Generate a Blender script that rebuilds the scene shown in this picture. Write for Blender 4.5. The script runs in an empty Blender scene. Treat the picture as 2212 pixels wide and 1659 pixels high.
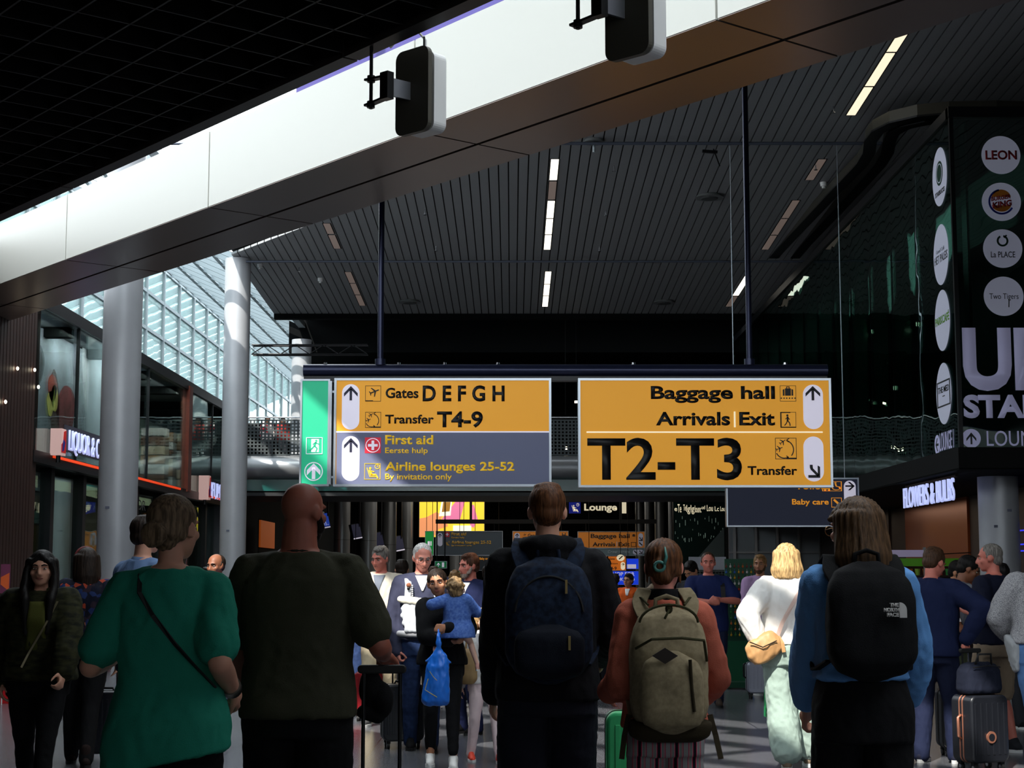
import bpy, bmesh, math, random
import numpy as np
from mathutils import Vector, Matrix

random.seed(7)
SC = bpy.context.scene
COL = SC.collection

# ------------------------------------------------------------------ camera
FPX = 3500.0                       # focal length in pixels of a 2212 x 1659 frame
PITCH = math.radians(6.69)
EYE = 1.5
cam_data = bpy.data.cameras.new('camera')
cam_data.sensor_width = 36.0
cam_data.lens = FPX / 2212.0 * 36.0
cam_data.clip_end = 400
cam = bpy.data.objects.new('camera', cam_data)
COL.objects.link(cam)
cam.location = (0, 0, EYE)
cam.rotation_euler = (math.radians(90) + PITCH, 0, 0)
SC.camera = cam

# ------------------------------------------------------------------ sky, sun, exposure
world = bpy.data.worlds.new('world')
SC.world = world
world.use_nodes = True
bg = world.node_tree.nodes['Background']
bg.inputs[0].default_value = (0.88, 0.95, 1.0, 1)
bg.inputs[1].default_value = 4.5
SUN_TO = Vector((-0.38, -0.87, 1.0)).normalized()      # direction from the ground to the sun
sun_data = bpy.data.lights.new('sun', 'SUN')
sun_data.energy = 8.0
sun_data.angle = math.radians(0.53)
sun_data.color = (1.0, 0.96, 0.88)
sun = bpy.data.objects.new('sun', sun_data)
COL.objects.link(sun)
sun.location = (-10, -20, 30)
sun.rotation_euler = SUN_TO.to_track_quat('Z', 'Y').to_euler()
SC.view_settings.view_transform = 'Standard'
SC.view_settings.look = 'None'
SC.view_settings.exposure = 0.0
SC.view_settings.gamma = 1.0
SC.view_settings.use_curve_mapping = False
SC.cycles.max_bounces = 8
SC.cycles.diffuse_bounces = 4
SC.cycles.glossy_bounces = 3
SC.cycles.transparent_max_bounces = 16
SC.cycles.caustics_reflective = False
SC.cycles.caustics_refractive = False
SC.cycles.sample_clamp_indirect = 4.0
SC.cycles.blur_glossy = 1.0

# ------------------------------------------------------------------ photo measurements -> places
CT, ST = math.cos(PITCH), math.sin(PITCH)
def ray(px, py):
    u, w = (px - 1106.0) / FPX, (829.5 - py) / FPX
    return Vector((u, CT - w * ST, ST + w * CT))
def W(px, py, Y):                  # the point seen at (px, py) that lies Y metres in front
    r = ray(px, py)
    r = r * (Y / r.y)
    return Vector((r.x, Y, EYE + r.z))
def on_z(px, py, z):               # ... that lies at height z
    r = ray(px, py)
    return Vector((0, 0, EYE)) + r * ((z - EYE) / r.z)
def on_x(px, py, x):               # ... that lies on the wall plane at x
    r = ray(px, py)
    return Vector((0, 0, EYE)) + r * (x / r.x)

# ------------------------------------------------------------------ materials
def lin(c):
    return tuple(((v / 255) / 12.92 if v / 255 <= 0.04045 else ((v / 255 + 0.055) / 1.055) ** 2.4) for v in c)
MATS = {}
def M(name, rgb=(128, 128, 128), rough=0.6, metal=0.0, spec=0.4, emit=0.0, emit_rgb=None, bump=0.0, bscale=60.0, var=0.0, vscale=8.0, sheen=0.0):
    if name in MATS:
        return MATS[name]
    m = bpy.data.materials.new(name)
    MATS[name] = m
    m.use_nodes = True
    nt = m.node_tree
    p = nt.nodes['Principled BSDF']
    c = lin(rgb) + (1,)
    p.inputs['Base Color'].default_value = c
    p.inputs['Roughness'].default_value = rough
    p.inputs['Metallic'].default_value = metal
    p.inputs['Specular IOR Level'].default_value = spec
    if sheen:
        p.inputs['Sheen Weight'].default_value = sheen
    if emit:
        p.inputs['Emission Color'].default_value = lin(emit_rgb or rgb) + (1,)
        p.inputs['Emission Strength'].default_value = emit
    tc = None
    if bump or var:
        tc = nt.nodes.new('ShaderNodeTexCoord')
    if var:
        n = nt.nodes.new('ShaderNodeTexNoise')
        n.inputs['Scale'].default_value = vscale
        n.inputs['Detail'].default_value = 4
        nt.links.new(tc.outputs['Object'], n.inputs['Vector'])
        r = nt.nodes.new('ShaderNodeValToRGB')
        r.color_ramp.elements[0].position = 0.3
        r.color_ramp.elements[1].position = 0.7
        r.color_ramp.elements[0].color = tuple(v * (1 - var) for v in c[:3]) + (1,)
        r.color_ramp.elements[1].color = tuple(min(1, v * (1 + var)) for v in c[:3]) + (1,)
        nt.links.new(n.outputs['Fac'], r.inputs['Fac'])
        nt.links.new(r.outputs['Color'], p.inputs['Base Color'])
    if bump:
        n = nt.nodes.new('ShaderNodeTexNoise')
        n.inputs['Scale'].default_value = bscale
        n.inputs['Detail'].default_value = 3
        nt.links.new(tc.outputs['Object'], n.inputs['Vector'])
        b = nt.nodes.new('ShaderNodeBump')
        b.inputs['Strength'].default_value = bump
        b.inputs['Distance'].default_value = 0.01
        nt.links.new(n.outputs['Fac'], b.inputs['Height'])
        nt.links.new(b.outputs['Normal'], p.inputs['Normal'])
    return m

def glass_mat(name, tint, gloss=0.12, rough=0.0, wave=0.0):
    """sheet glass: looks through with a tint, mirrors more at grazing angles"""
    if name in MATS:
        return MATS[name]
    m = bpy.data.materials.new(name)
    MATS[name] = m
    m.use_nodes = True
    nt = m.node_tree
    nt.nodes.clear()
    out = nt.nodes.new('ShaderNodeOutputMaterial')
    tr = nt.nodes.new('ShaderNodeBsdfTransparent')
    tr.inputs[0].default_value = tuple(tint) + (1,)
    gl = nt.nodes.new('ShaderNodeBsdfGlossy')
    gl.inputs['Roughness'].default_value = rough
    gl.inputs['Color'].default_value = (0.85, 1, 0.96, 1)
    lw = nt.nodes.new('ShaderNodeLayerWeight')
    lw.inputs['Blend'].default_value = 0.25
    mr = nt.nodes.new('ShaderNodeMapRange')
    mr.inputs['To Min'].default_value = gloss
    mr.inputs['To Max'].default_value = min(1, gloss + 0.6)
    nt.links.new(lw.outputs['Fresnel'], mr.inputs['Value'])
    mix = nt.nodes.new('ShaderNodeMixShader')
    nt.links.new(mr.outputs[0], mix.inputs[0])
    nt.links.new(tr.outputs[0], mix.inputs[1])
    nt.links.new(gl.outputs[0], mix.inputs[2])
    nt.links.new(mix.outputs[0], out.inputs[0])
    if wave:
        tc = nt.nodes.new('ShaderNodeTexCoord')
        n = nt.nodes.new('ShaderNodeTexNoise')
        n.inputs['Scale'].default_value = 0.7
        nt.links.new(tc.outputs['Object'], n.inputs['Vector'])
        b = nt.nodes.new('ShaderNodeBump')
        b.inputs['Strength'].default_value = wave
        b.inputs['Distance'].default_value = 0.1
        nt.links.new(n.outputs['Fac'], b.inputs['Height'])
        nt.links.new(b.outputs['Normal'], gl.inputs['Normal'])
    return m

# ------------------------------------------------------------------ mesh helper
def wmat(o):
    m = Matrix.Translation(o.location) @ o.rotation_euler.to_matrix().to_4x4()
    return wmat(o.parent) @ m if o.parent is not None else m
class MB:
    def __init__(self):
        self.bm = bmesh.new()
        self.T = Matrix.Identity(4)
    def _v(self, p):
        return self.bm.verts.new(self.T @ Vector(p))
    def box(self, a, b):
        x0, y0, z0 = (min(a[i], b[i]) for i in range(3))
        x1, y1, z1 = (max(a[i], b[i]) for i in range(3))
        return self.hexa([(x0, y0, z0), (x1, y0, z0), (x1, y1, z0), (x0, y1, z0), (x0, y0, z1), (x1, y0, z1), (x1, y1, z1), (x0, y1, z1)])
    def hexa(self, pts):
        v = [self._v(p) for p in pts]
        for f in ((3, 2, 1, 0), (4, 5, 6, 7), (0, 1, 5, 4), (1, 2, 6, 5), (2, 3, 7, 6), (3, 0, 4, 7)):
            self.bm.faces.new([v[i] for i in f])
        return v
    def bar(self, p0, p1, w, h, up=(0, 0, 1)):
        """square bar from p0 to p1, w wide and h high"""
        p0, p1 = Vector(p0), Vector(p1)
        d = (p1 - p0).normalized()
        s = d.cross(Vector(up))
        if s.length < 1e-5:
            s = d.cross(Vector((0, 1, 0)))
        s.normalize()
        u = s.cross(d)
        s, u = s * w / 2, u * h / 2
        self.hexa([p0 - s - u, p0 + s - u, p1 + s - u, p1 - s - u, p0 - s + u, p0 + s + u, p1 + s + u, p1 - s + u])
    def ring(self, c, ax, ay, rx, ry, seg):
        return [self._v(Vector(c) + ax * (rx * math.cos(2 * math.pi * i / seg)) + ay * (ry * math.sin(2 * math.pi * i / seg))) for i in range(seg)]
    def skin(self, rings, cap=True):
        n = len(rings[0])
        for a, b in zip(rings, rings[1:]):
            for i in range(n):
                j = (i + 1) % n
                self.bm.faces.new([a[i], a[j], b[j], b[i]])
        if cap:
            self.bm.faces.new(rings[0][::-1])
            self.bm.faces.new(rings[-1])
    def cyl(self, p0, p1, r0, r1=None, seg=16, cap=True):
        p0, p1 = Vector(p0), Vector(p1)
        r1 = r0 if r1 is None else r1
        d = (p1 - p0).normalized()
        a = d.orthogonal().normalized()
        b = d.cross(a)
        self.skin([self.ring(p0, a, b, r0, r0, seg), self.ring(p1, a, b, r1, r1, seg)], cap)
    def tube(self, pts, r, seg=8, closed=False):
        pts = [Vector(p) for p in pts]
        rings = []
        a = None
        n = len(pts)
        for i, p in enumerate(pts):
            if closed:
                d = pts[(i + 1) % n] - pts[i - 1]
            else:
                d = pts[min(i + 1, n - 1)] - pts[max(i - 1, 0)]
            d.normalize()
            a = d.orthogonal().normalized() if a is None else (a - d * a.dot(d)).normalized()
            rr = r[i] if isinstance(r, (list, tuple)) else r
            rings.append(self.ring(p, a, d.cross(a), rr, rr, seg))
        if closed:
            rings.append(rings[0])
        self.skin(rings, not closed)
    def ribbon(self, pts, w, h, side):
        """flat strap along pts; side: vector (or list) giving the direction of its width"""
        pts = [Vector(p) for p in pts]
        rings = []
        n = len(pts)
        for i, p in enumerate(pts):
            d = (pts[min(i + 1, n - 1)] - pts[max(i - 1, 0)]).normalized()
            s = Vector(side[i] if isinstance(side, list) else side)
            s = (s - d * s.dot(d)).normalized()
            u = d.cross(s)
            ww = w[i] if isinstance(w, (list, tuple)) else w
            rings.append([self._v(p + s * (a * ww / 2) + u * (b * h / 2)) for a, b in ((-1, -1), (1, -1), (1, 1), (-1, 1))])
        self.skin(rings)
    def caps(self, p0, p1, r0, r1, seg=14):
        """tapered capsule"""
        p0, p1 = Vector(p0), Vector(p1)
        d = p1 - p0
        L = d.length
        if L < 1e-6:
            return self.ell(p0, (r0, r0, r0))
        d /= L
        a = d.orthogonal().normalized()
        b = d.cross(a)
        rings = []
        for t in (-85, -60, -30):
            t = math.radians(t)
            rings.append(self.ring(p0 + d * (r0 * math.sin(t)), a, b, r0 * math.cos(t), r0 * math.cos(t), seg))
        rings.append(self.ring(p0, a, b, r0, r0, seg))
        rings.append(self.ring(p1, a, b, r1, r1, seg))
        for t in (30, 60, 85):
            t = math.radians(t)
            rings.append(self.ring(p1 + d * (r1 * math.sin(t)), a, b, r1 * math.cos(t), r1 * math.cos(t), seg))
        self.skin(rings)
    def chain(self, pts, rs, seg=14):
        for i in range(len(pts) - 1):
            self.caps(pts[i], pts[i + 1], rs[i], rs[i + 1], seg)
    def ell(self, c, r, rot=None, sub=2):
        m = self.T @ Matrix.Translation(Vector(c)) @ (rot.to_4x4() if rot else Matrix.Identity(4)) @ Matrix.Diagonal((r[0], r[1], r[2], 1))
        bmesh.ops.create_icosphere(self.bm, subdivisions=sub, radius=1.0, matrix=m)
    def loft(self, rings, seg=24, power=2.0):
        """rings: (cx, cy, z, rx, ry) superellipses stacked along z"""
        rs = []
        for cx, cy, z, rx, ry in rings:
            q = []
            for i in range(seg):
                t = 2 * math.pi * i / seg
                c, s = math.cos(t), math.sin(t)
                q.append(self._v((cx + rx * math.copysign(abs(c) ** (2 / power), c), cy + ry * math.copysign(abs(s) ** (2 / power), s), z)))
            rs.append(q)
        self.skin(rs)
    def prism(self, poly, o, u, v, depth):
        """extrude the 2-D outline poly (in the plane o + x u + y v) by depth along u x v"""
        o, u, v = Vector(o), Vector(u), Vector(v)
        n = u.cross(v).normalized() * depth
        a = [self._v(o + u * x + v * y) for x, y in poly]
        b = [self._v(o + u * x + v * y + n) for x, y in poly]
        k = len(poly)
        self.bm.faces.new(a[::-1])
        self.bm.faces.new(b)
        for i in range(k):
            j = (i + 1) % k
            self.bm.faces.new([a[i], a[j], b[j], b[i]])
    def mesh(self, name):
        bmesh.ops.recalc_face_normals(self.bm, faces=self.bm.faces[:])
        me = bpy.data.meshes.new(name)
        self.bm.to_mesh(me)
        self.bm.free()
        return me
    def build(self, name, mat, parent=None, smooth=False, loc=None, bevel=0.0, local=False):
        """link as one mesh object; coordinates are world ones unless local"""
        me = self.mesh(name)
        if parent is not None and not local:
            me.transform(wmat(parent).inverted())
        for mt in (mat if isinstance(mat, (list, tuple)) else [mat]):
            me.materials.append(mt)
        if smooth:
            for p in me.polygons:
                p.use_smooth = True
            if smooth != 'all':
                me.set_sharp_from_angle(angle=math.radians(40))
        o = bpy.data.objects.new(name, me)
        COL.objects.link(o)
        if parent is not None:
            o.parent = parent
        if loc is not None:
            o.location = loc
        if bevel:
            bv = o.modifiers.new('bevel', 'BEVEL')
            bv.width = bevel
            bv.segments = 3
            bv.limit_method = 'ANGLE'
        return o

def rrect(w, h, r, n=6, cx=0.0, cy=0.0):
    """outline of a rounded rectangle"""
    r = min(r, w / 2 - 1e-5, h / 2 - 1e-5)
    pts = []
    for qx, qy, a0 in ((1, 1, 0), (-1, 1, 90), (-1, -1, 180), (1, -1, 270)):
        for i in range(n + 1):
            a = math.radians(a0 + 90 * i / n)
            pts.append((cx + qx * (w / 2 - r) + r * math.cos(a), cy + qy * (h / 2 - r) + r * math.sin(a)))
    return pts
def circle(r, n=32, cx=0.0, cy=0.0):
    return [(cx + r * math.cos(2 * math.pi * i / n), cy + r * math.sin(2 * math.pi * i / n)) for i in range(n)]

def tag(o, label=None, cat=None, group=None, kind=None):
    if label: o['label'] = label
    if cat: o['category'] = cat
    if group: o['group'] = group
    if kind: o['kind'] = kind
    return o
def empty(name, loc, rz=0.0, label=None, cat=None, group=None):
    o = bpy.data.objects.new(name, None)
    COL.objects.link(o)
    o.empty_display_size = 0.1
    o.location = loc
    o.rotation_euler = (0, 0, rz)
    return tag(o, label, cat, group)
def struct(o, label=None):
    o['kind'] = 'structure'
    if label: o['label'] = label
    return o
def copy_tree(o, parent=None):
    c = o.copy()
    COL.objects.link(c)
    if parent is not None:
        c.parent = parent
    for ch in list(o.children):
        copy_tree(ch, c)
    return c

def text_mesh(body, bold=0.0, spacing=1.0):
    cu = bpy.data.curves.new('lettering', 'FONT')
    cu.body = body
    cu.size = 1.0
    cu.offset = bold
    cu.space_character = spacing
    cu.extrude = 0.0
    cu.resolution_u = 4
    ob = bpy.data.objects.new('lettering', cu)
    COL.objects.link(ob)
    dg = bpy.context.evaluated_depsgraph_get()
    me = bpy.data.meshes.new_from_object(ob.evaluated_get(dg))
    bpy.data.objects.remove(ob)
    bpy.data.curves.remove(cu)
    return me
CAPH = {}
def text(name, body, o, u, v, x0, x1, y0, y1, mat, parent=None, bold=0.02, spacing=1.0, thick=0.004, shear=0.0, lower=False):
    """lettering between x0..x1 (along u) with baseline y0 and capital height y1 (along v), standing on the plane through o"""
    me = text_mesh(body, bold, spacing)
    if bold not in CAPH:
        h = text_mesh('H', bold)
        ys = [q.co.y for q in h.vertices]
        CAPH[bold] = (min(ys), max(ys))
        bpy.data.meshes.remove(h)
    lo, hi = CAPH[bold]
    o, u, v = Vector(o), Vector(u), Vector(v)
    n = u.cross(v).normalized()
    xs = [q.co.x for q in me.vertices]
    xa, xb = min(xs), max(xs)
    sy = (y1 - y0) / (hi - lo)
    sx = (x1 - x0) / (xb - xa) if x1 is not None else sy
    bm = bmesh.new()
    bm.from_mesh(me)
    bpy.data.meshes.remove(me)
    for q in bm.verts:
        x = x0 + (q.co.x - xa) * sx
        y = y0 + (q.co.y - lo) * sy + shear * (x - x0)
        q.co = o + u * x + v * y + n * thick
    g = bmesh.ops.extrude_face_region(bm, geom=bm.faces[:])
    for q in g['geom']:
        if isinstance(q, bmesh.types.BMVert):
            q.co = q.co - n * thick * 0.98
    bmesh.ops.recalc_face_normals(bm, faces=bm.faces[:])
    me = bpy.data.meshes.new(name)
    bm.to_mesh(me)
    bm.free()
    me.materials.append(mat)
    ob = bpy.data.objects.new(name, me)
    COL.objects.link(ob)
    if parent is not None:
        me.transform(wmat(parent).inverted())
        ob.parent = parent
    return ob
def shape(name, polys, o, u, v, mat, parent=None, thick=0.004):
    mb = MB()
    for p in polys:
        mb.prism(p, o, u, v, thick)
    return mb.build(name, mat, parent)
XU, ZU = Vector((1, 0, 0)), Vector((0, 0, 1))
YU = Vector((0, 1, 0))
# ================================================================== THE HALL
# materials of the building
m_floor = M('floor_tile', (96, 98, 104), 0.22, spec=0.5)
def floor_nodes():
    nt = m_floor.node_tree
    p = nt.nodes['Principled BSDF']
    tc = nt.nodes.new('ShaderNodeTexCoord')
    mp = nt.nodes.new('ShaderNodeMapping')
    br = nt.nodes.new('ShaderNodeTexBrick')
    br.offset = 0.0
    br.inputs['Scale'].default_value = 1.0
    br.inputs['Mortar Size'].default_value = 0.006
    br.inputs['Brick Width'].default_value = 1.2
    br.inputs['Row Height'].default_value = 1.2
    br.inputs['Color1'].default_value = lin((92, 93, 98)) + (1,)
    br.inputs['Color2'].default_value = lin((100, 101, 106)) + (1,)
    br.inputs['Mortar'].default_value = lin((22, 22, 24)) + (1,)
    no = nt.nodes.new('ShaderNodeTexNoise')
    no.inputs['Scale'].default_value = 40
    mx = nt.nodes.new('ShaderNodeMixRGB')
    mx.blend_type = 'MULTIPLY'
    mx.inputs[0].default_value = 0.25
    nt.links.new(tc.outputs['Object'], mp.inputs[0])
    nt.links.new(mp.outputs[0], br.inputs[0])
    nt.links.new(mp.outputs[0], no.inputs['Vector'])
    nt.links.new(br.outputs['Color'], mx.inputs[1])
    nt.links.new(no.outputs['Fac'], mx.inputs[2])
    nt.links.new(mx.outputs[0], p.inputs['Base Color'])
floor_nodes()
m_black = M('matt_black', (9, 9, 10), 0.8, spec=0.2)
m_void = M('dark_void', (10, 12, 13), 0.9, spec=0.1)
m_grid = M('ceiling_grid_black', (9, 9, 10), 0.55, spec=0.3)
m_slat = M('ceiling_slat_grey', (150, 152, 153), 0.5, spec=0.35)
m_face = M("fascia_offwhite", (208, 207, 198), 0.42, spec=0.4)
m_soffit = M('soffit_brown_metal', (128, 116, 110), 0.32, metal=0.55, spec=0.5, bump=0.02, bscale=3)
m_purple = M('purple_wall', (66, 60, 122), 0.7)
m_steel = M('white_steel', (176, 186, 190), 0.45)
m_dsteel = M('dark_blue_steel', (38, 42, 66), 0.3, metal=0.5)
m_col = M('column_grey', (172, 174, 178), 0.38, metal=0.2, var=0.04, vscale=3)
m_mcol = M('column_brushed_metal', (132, 134, 136), 0.30, metal=0.6)
m_wood = M('dark_brown_wood', (46, 23, 16), 0.5, var=0.25, vscale=5)
m_redwood = M('red_brown_timber', (120, 52, 34), 0.45, var=0.15, vscale=6)
m_chrome = M('chrome', (200, 202, 206), 0.2, metal=1.0)
m_white = M('white_paint', (232, 232, 230), 0.5)
m_dark = M('dark_metal', (20, 21, 24), 0.4, metal=0.4)
m_lamp = M('lamp_panel_lit', (255, 246, 228), emit=2.2, emit_rgb=(255, 247, 230))
m_lampwarm = M('lamp_panel_warm', (255, 236, 200), emit=1.05, emit_rgb=(255, 240, 208))
m_lampoff = M('lamp_panel_unlit', (176, 160, 152), 0.5, emit=0.16, emit_rgb=(190, 165, 152))
m_spot = M('small_lamp', (255, 240, 210), emit=9.0, emit_rgb=(255, 238, 206))
g_clear = glass_mat('clear_glass', (0.86, 0.95, 0.95), 0.06)
g_facade = glass_mat('facade_glass', (0.53, 0.575, 0.59), 0.14, wave=0.05)
g_teal = glass_mat('teal_glass', (0.30, 0.45, 0.42), 0.12, wave=0.12)
g_shop = glass_mat('shop_glass', (0.80, 0.88, 0.87), 0.08, wave=0.06)
m_fin = M('teal_glass_fin', (30, 92, 82), 0.2, spec=0.6)
m_frit = M('pale_blue_louvre', (176, 206, 222), 0.6)
def frit_nodes():
    nt = m_frit.node_tree
    out = [n for n in nt.nodes if n.type == 'OUTPUT_MATERIAL'][0]
    tl = nt.nodes.new('ShaderNodeBsdfTranslucent')
    tl.inputs[0].default_value = (0.20, 0.245, 0.265, 1)
    tr = nt.nodes.new('ShaderNodeBsdfTransparent')
    tr.inputs[0].default_value = (0.8, 0.9, 0.95, 1)
    mx = nt.nodes.new('ShaderNodeMixShader')
    mx.inputs[0].default_value = 0.12
    nt.links.new(tl.outputs[0], mx.inputs[1])
    nt.links.new(tr.outputs[0], mx.inputs[2])
    nt.links.new(mx.outputs[0], out.inputs[0])
frit_nodes()

# ---- beam that crosses the hall at an angle, its own frame: dB along it (away and to one side), nB across it
ZB, ZC = 5.5, 4.38
b0, b1 = on_z(0, 613, ZB), on_z(1550, 40, ZB)
dB = (b0 - b1); dB.z = 0; dB.normalize()
nB = Vector((-dB.y, dB.x, 0))
if nB.y < 0: nB = -nB
NB = b0.dot(nB)
NS = on_z(822, 435, ZB).dot(nB)
NC = 0.5 * (on_z(0, 475, ZC).dot(nB) + on_z(700, 170, ZC).dot(nB))
HB = on_z(458, 447, ZB)
HB = (W(458, 285, HB.y).z - ZB)
def bp(n, d, z):                       # point in the beam's frame
    p = nB * n + dB * d
    return Vector((p.x, p.y, z))
def bbox(mb, n0, n1, d0, d1, z0, z1):
    mb.hexa([bp(n0, d0, z0), bp(n1, d0, z0), bp(n1, d1, z0), bp(n0, d1, z0), bp(n0, d0, z1), bp(n1, d0, z1), bp(n1, d1, z1), bp(n0, d1, z1)])
print('BEAM', NB, NS, NC, HB, dB, nB)

mb = MB(); mb.box((-13, -14, -0.12), (16, 100, 0.0))
floor = struct(mb.build('floor', m_floor), 'grey polished stone tile floor of the concourse')

# fascia and soffit panels
D0, D1 = b1.dot(dB) - 6.0, b0.dot(dB) + 3.5
core = MB(); bbox(core, NB + 0.02, NS - 0.02, D0, D1, ZB + 0.02, ZB + HB - 0.02)
beam = struct(core.build('trim_1', m_black), 'pale box beam crossing the hall under the ceiling')
joints = [on_z(px, py, ZB).dot(dB) for px, py in ((1550, 40), (905, 283), (458, 447), (143, 560))]
step = (joints[-1] - joints[0]) / 3
js = [joints[0] - step * k for k in (2, 1)] + joints + [joints[-1] + step * k for k in (1, 2)]
nm = NB + (NS - NB) * 0.53
for a, b in zip(js, js[1:]):
    q = MB(); bbox(q, NB - 0.012, NB + 0.03, a + 0.012, b - 0.012, ZB - 0.004, ZB + HB)
    q.build('fascia_panel', m_face, beam)
    for n0, n1 in ((NB - 0.005, nm - 0.022), (nm + 0.022, NS)):
        q = MB(); bbox(q, n0, n1, a + 0.014, b - 0.014, ZB - 0.012, ZB + 0.03)
        q.build('soffit_panel', m_soffit, beam)

# ---- sloping slatted ceiling
def zceil(y): return 10.44 - 0.043 * y
YEND = 43.7
XHOLE = -2.55
NCE = 17.9
def ystart(x):
    n = NCE if x < XHOLE else NS + 0.25
    return (n - nB.x * x) / nB.y
q = MB()
pitch = 0.1895
x = -6.5
while x < 15:
    w = 0.166
    y0 = max(ystart(x), ystart(x + w)) if x < XHOLE else ystart(x)
    if y0 < YEND:
        a, b = x, x + w
        ya, yb = ystart(a) if (a < XHOLE) == (b < XHOLE) else y0, ystart(b) if (a < XHOLE) == (b < XHOLE) else y0
        z = lambda yy: zceil(yy)
        q.hexa([(a, ya, z(ya)), (b, yb, z(yb)), (b, YEND, z(YEND)), (a, YEND, z(YEND)),
                (a, ya, z(ya) + .05), (b, yb, z(yb) + .05), (b, YEND, z(YEND) + .05), (a, YEND, z(YEND) + .05)])
    x += pitch
ceiling = struct(q.build('ceiling', m_slat), 'grey slatted metal ceiling sloping down to the back')
q = MB()      # black plenum board above the slats
for xa, xb in ((-6.5, XHOLE), (XHOLE, 15.2)):
    ya, yb = ystart(xa + 1e-4), ystart(xb - 1e-4)
    q.hexa([(xa, ya, zceil(ya) + .12), (xb, yb, zceil(yb) + .12), (xb, YEND, zceil(YEND) + .12), (xa, YEND, zceil(YEND) + .12),
            (xa, ya, zceil(ya) + .3), (xb, yb, zceil(yb) + .3), (xb, YEND, zceil(YEND) + .3), (xa, YEND, zceil(YEND) + .3)])
q.build('backing_board', m_black, ceiling)
# purple end wall standing on the beam up to the slatted ceiling
q = MB()
pw0 = (XHOLE - 0.0)
def at_n(xx, n): return (n - nB.x * xx) / nB.y
n0, n1 = NS + 0.02, NS + 0.2
for n_ in (n0,):
    xa, xb = XHOLE, 15.0
    q.hexa([(xa, at_n(xa, n0), ZB + 0.1), (xb, at_n(xb, n0), ZB + 0.1), (xb, at_n(xb, n1), ZB + 0.1), (xa, at_n(xa, n1), ZB + 0.1),
            (xa, at_n(xa, n0), 7.3), (xb, at_n(xb, n0), 7.3), (xb, at_n(xb, n1), 7.3), (xa, at_n(xa, n1), 7.3)])
struct(q.build('wall_upper', m_purple), 'purple wall standing on the pale beam')
q = MB()
q.hexa([(xa, at_n(xa, n0), 7.3), (xb, at_n(xb, n0), 7.3), (xb, at_n(xb, n1), 7.3), (xa, at_n(xa, n1), 7.3),
        (xa, at_n(xa, n0), 10.6), (xb, at_n(xb, n0), 10.9), (xb, at_n(xb, n1), 10.9), (xa, at_n(xa, n1), 10.6)])
q.box((XHOLE, at_n(XHOLE, n1), 9.5), (XHOLE + .1, ystart(XHOLE - .01), 10.6))
struct(q.build('wall_upper_board', M('upper_board_grey', (120, 120, 122), 0.8)), 'grey board above the purple wall')  # unseen board, kept grey to cut purple bounce light
# dark ceiling of the void beyond the slats
q = MB()
q.box((-6.5, YEND, 8.42), (15, YEND + .25, 8.75))
q.box((-6.5, YEND + .25, 9.6), (15, 60, 9.9))
q.box((-6.9, 49.6, 8.3), (15, 60, 9.6))
struct(q.build('ceiling_back', m_void), 'black ceiling of the void over the gallery')
q = MB()
q.box((-6.5, 57.5, 4.3), (15, 57.8, 9.9))
struct(q.build('wall_back', m_void), 'dark wall behind the upper gallery')

# ---- low black open-grid ceiling over the near hall
q = MB()
GD0, GD1, GN0 = -12.0, 21.0, -15.0
bbox(q, GN0, NC - 0.02, GD0, GD1, ZC + 0.14, ZC + 0.3)
low = struct(q.build('ceiling_low', m_black), 'low black open grid ceiling over the near hall')
q = MB()
n = GN0
while n < NC - 0.12:
    bbox(q, n, n + 0.012, GD0, GD1, ZC + 0.03, ZC + 0.14)
    n += 0.30
d = GD0
while d < GD1:
    a = d
    # cross blades run square to the nose of the beam's frame
    bbox(q, GN0, NC - 0.1, a, a + 0.010, ZC + 0.03, ZC + 0.14)
    d += 0.30
q.build('grid_blade', m_grid, low)
q = MB()
d = GD0
while d < GD1:
    bbox(q, NC - 0.1, NC, d, d + 3.88, ZC, ZC + 0.32)
    d += 3.9
q.build('edge_profile', M('edge_profile_brown', (46, 41, 38), 0.5), low)
# rows of tiny fixings across the low ceiling
q = MB()
bbox(q, 1.1, 1.28, GD0, GD1, ZC - 0.02, ZC + 0.03)
q.build('cable_tray', M('cable_tray_grey', (26, 26, 27), 0.6), low)

# ---- shell of the near hall
q = MB(); q.box((-8.3, -14, 0), (-8.0, 26.9, 6.3))
struct(q.build('wall_left', m_wood), 'dark brown wooden wall pier')
q = MB()
y = -13.9
while y < 26.85:
    q.box((-8.0, y, 0.1), (-7.96, y + 0.13, 6.25)); y += 0.16
q.build('wood_slat', m_wood, bpy.data.objects['wall_left'])
q = MB(); q.box((-8.3, -14, 0), (16, -13.7, 3.3)); q.box((-8.3, -14, 4.2), (16, -13.7, 4.7))  # strip left open in this unseen wall to add fill daylight
for xx in range(-8, 16, 3): q.box((xx, -14, 3.3), (xx + .2, -13.7, 4.2))
struct(q.build('wall_rear', M('rear_wall_grey', (60, 60, 62), 0.8)), 'dim wall behind the viewer with an opening added for fill daylight')
q = MB(); q.box((15, -14, 0), (15.3, 57.8, 10.9))
struct(q.build('wall_right', M('side_wall_dark', (28, 29, 31), 0.8)), 'dark far side wall')
# unseen opaque board, added and sized to keep sun off the nearest column
q = MB()
q.box((-11.2, 8, 11.15), (-7.1, 33.0, 11.4))
q.box((-13, 24, 0), (-12.8, 100, 3.0))
struct(q.build('sun_board_left', M('sun_board_white', (200, 205, 208), 0.7)), 'unseen white board added over the shop side to block sun')

# ---- steel bars of the roof light over the slot
q = MB()
n = -9.0
while n < 8.6:
    bbox(q, n, n + 0.12, -16, 20, 10.7, 10.95)
    n += 1.05
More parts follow.
